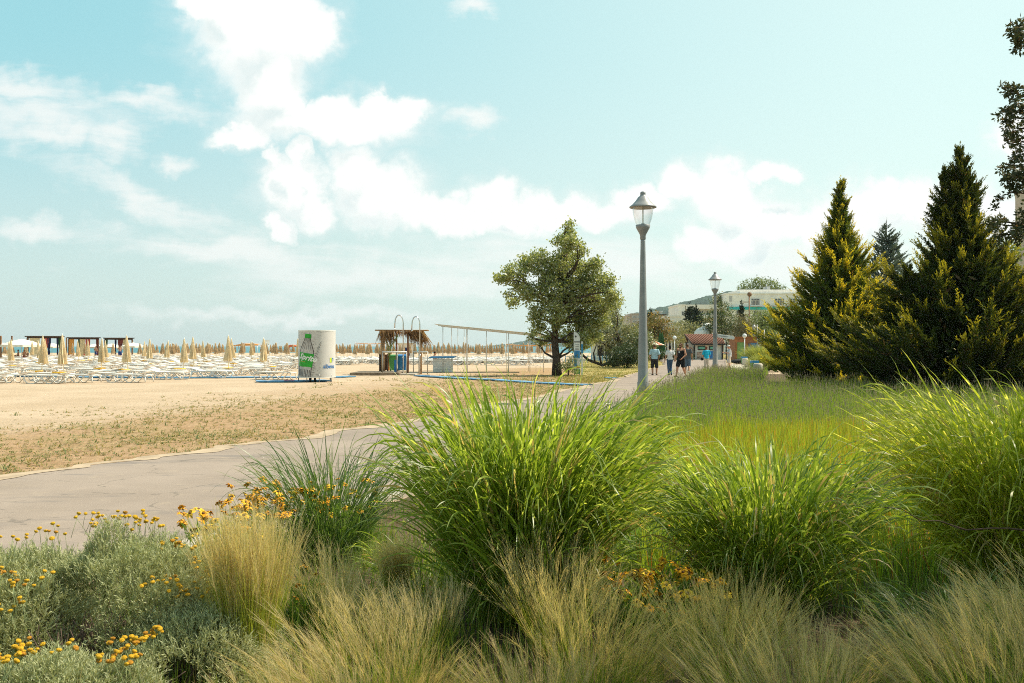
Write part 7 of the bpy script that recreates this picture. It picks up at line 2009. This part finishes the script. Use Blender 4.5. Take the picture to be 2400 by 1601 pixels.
pr, g_, s_p = person('woman from behind in loose turquoise top and pale cropped trousers, auburn hair', at(1655.5, 870.5), .12, 1.63,
       dict(elL=(-.27, .0, 1.15), wrL=(-.27, .12, .93), elR=(.26, .02, 1.15), wrR=(.2, .18, 1.02), knL=(-.09, .02, .5), knR=(.09, .02, .5), hea=(.0, .05, 1.60)),
       'skin_fair', ('cloth_turquoise', .88), ('cloth_beige', 1.72), 'leather_black', ('bob', 'hair_auburn'), 1.05, .02, group=gw, sleeve=.8)
hb_ = thing('handbag', 'small black handbag hanging at the side of the woman in turquoise', 'bag', pr.location + Vector((-.27, .1, 0)), .1)
q = MB(); q.ball((0, 0, .80), (.11, .05, .10), 12, 8); q.build('body', MATS['leather_black'], hb_); q = MB(); q.tube([(-.06, 0, .86), (-.03, 0, .98), (.03, 0, .98), (.06, 0, .86)], .008, 5); q.build('strap', MATS['leather_black'], hb_)
pr, g_, s_p = person('elderly man in white cap and pale polo walking leftwards with a cane and plastic bag', at(1709.5, 866.5, .0) + Vector((0, 0, 0)), PI / 2 - .1, 1.74,
       dict(hea=(0, .06, 1.60), nec=(0, .01, 1.46), elR=(.22, -.06, 1.15), wrR=(.25, .03, .92), elL=(-.24, .10, 1.17), wrL=(-.20, .36, 1.20), knL=(-.09, .05, .5), knR=(.09, -.02, .5), anL=(-.09, .03, .085), ftL=(-.1, .2, .03)),
       'skin_red', ('cloth_lightgrey', .90), ('cloth_beige', .95), 'leather_black', ('short', 'hair_grey'), 1.0, .035, cap='cap_white', group=gw, sleeve=.75)
bl = pr.location
cn = thing('walking_cane', 'thin cane held upright before the elderly man in the white cap', 'cane', (bl.x - .36, bl.y - .20, 0), 0)
q = MB(); q.tube([(0, 0, 0), (0, 0, 1.2), (.02, 0, 1.26)], .011, 6); q.build('shaft', MATS['dark_wood'], cn)
pb = thing('plastic_bag', 'white plastic carrier bag hanging from the hand of the elderly man', 'bag', (bl.x + .06, bl.y + .27, .50), 0)
pb.location = (bl.x - .02, bl.y + .26, 0)
q = MB(); q.ball((0, 0, .60), (.13, .09, .16), 12, 8); q.build('body', MATS['bag_white'], pb); q = MB(); q.tube([(-.07, 0, .72), (-.02, 0, .86), (.02, 0, .86), (.07, 0, .72)], .012, 5); q.build('handle', MATS['bag_white'], pb)
# bathers far off
gbz = 'bathers on the beach'
def bather(px, d, rz, h, label, trunks, J=None, seat=False, hair='hair_brown', skin='skin_tan', vox=.02):
    X = gx(px, d); z = float(beach_z(np.array(X), np.array(d)))
    JJ = J or {}
    if seat: JJ = dict(hiL=(-.1, .0, .0 + .93), knL=(-.14, .42, 1.02), anL=(-.14, .62, .68), ftL=(-.14, .78, .62), hiR=(.1, 0, .93), knR=(.14, .42, 1.02), anR=(.14, .62, .68), ftR=(.14, .78, .62), elL=(-.25, .05, 1.15), wrL=(-.2, .3, 1.08), elR=(.25, .05, 1.15), wrR=(.2, .3, 1.08))
    person(label, (X, d, z - (.42 if seat else 0)), rz, h, JJ, skin, None, (trunks, .6 if not seat else .35), None, ('short', hair), 1.05, .02, voxel=vox, group=gbz)
bather(225, 138, 2.6, 1.75, 'bather standing in navy trunks below the middle cabana', 'trunks_blue', dict(elR=(.3, .08, 1.2), wrR=(.12, .2, 1.35)))
bather(281, 126, .3, 1.80, 'bather with a broad bare back and blue trunks below the third cabana', 'trunks_blue', dict(elL=(-.33, .05, 1.25), wrL=(-.2, .15, 1.42), elR=(.33, .05, 1.25), wrR=(.2, .15, 1.42)))
bather(199, 134, 1.2, 1.70, 'bather in red shorts walking between the first two cabanas', 'trunks_red')
bather(1019, 68, -1.2, 1.70, 'bather with dark hair seated behind the white counter with blue top', 'trunks_blue', None, True, 'hair_dark', vox=.016)
bather(43, 113, 2.2, 1.72, 'seated bather leaning forward at the left of the pole under the large open parasol', 'cloth_black', None, True, 'hair_dark')
bather(57, 112.5, -2.0, 1.70, 'seated bather with dark hair at the right of the pole under the large open parasol', 'trunks_red', None, True, 'hair_dark')
# the feet under the cabin belong to someone changing inside it
person('person inside the advertising cabin, only dark shoes and trousers showing below', (CX - .15, CABD + .62, 0), .2, 1.70, {}, 'skin_tan', ('cloth_grey', .92), ('cloth_black', 1.95), 'leather_black', ('short', 'hair_brown'), 1.0, voxel=.02)
# ------------------------------------------------------------------ air last: it needs the extent of what stands in it
ho = HAZE_MB.build('haze', MATS['haze'])
tag(ho, kind='stuff')
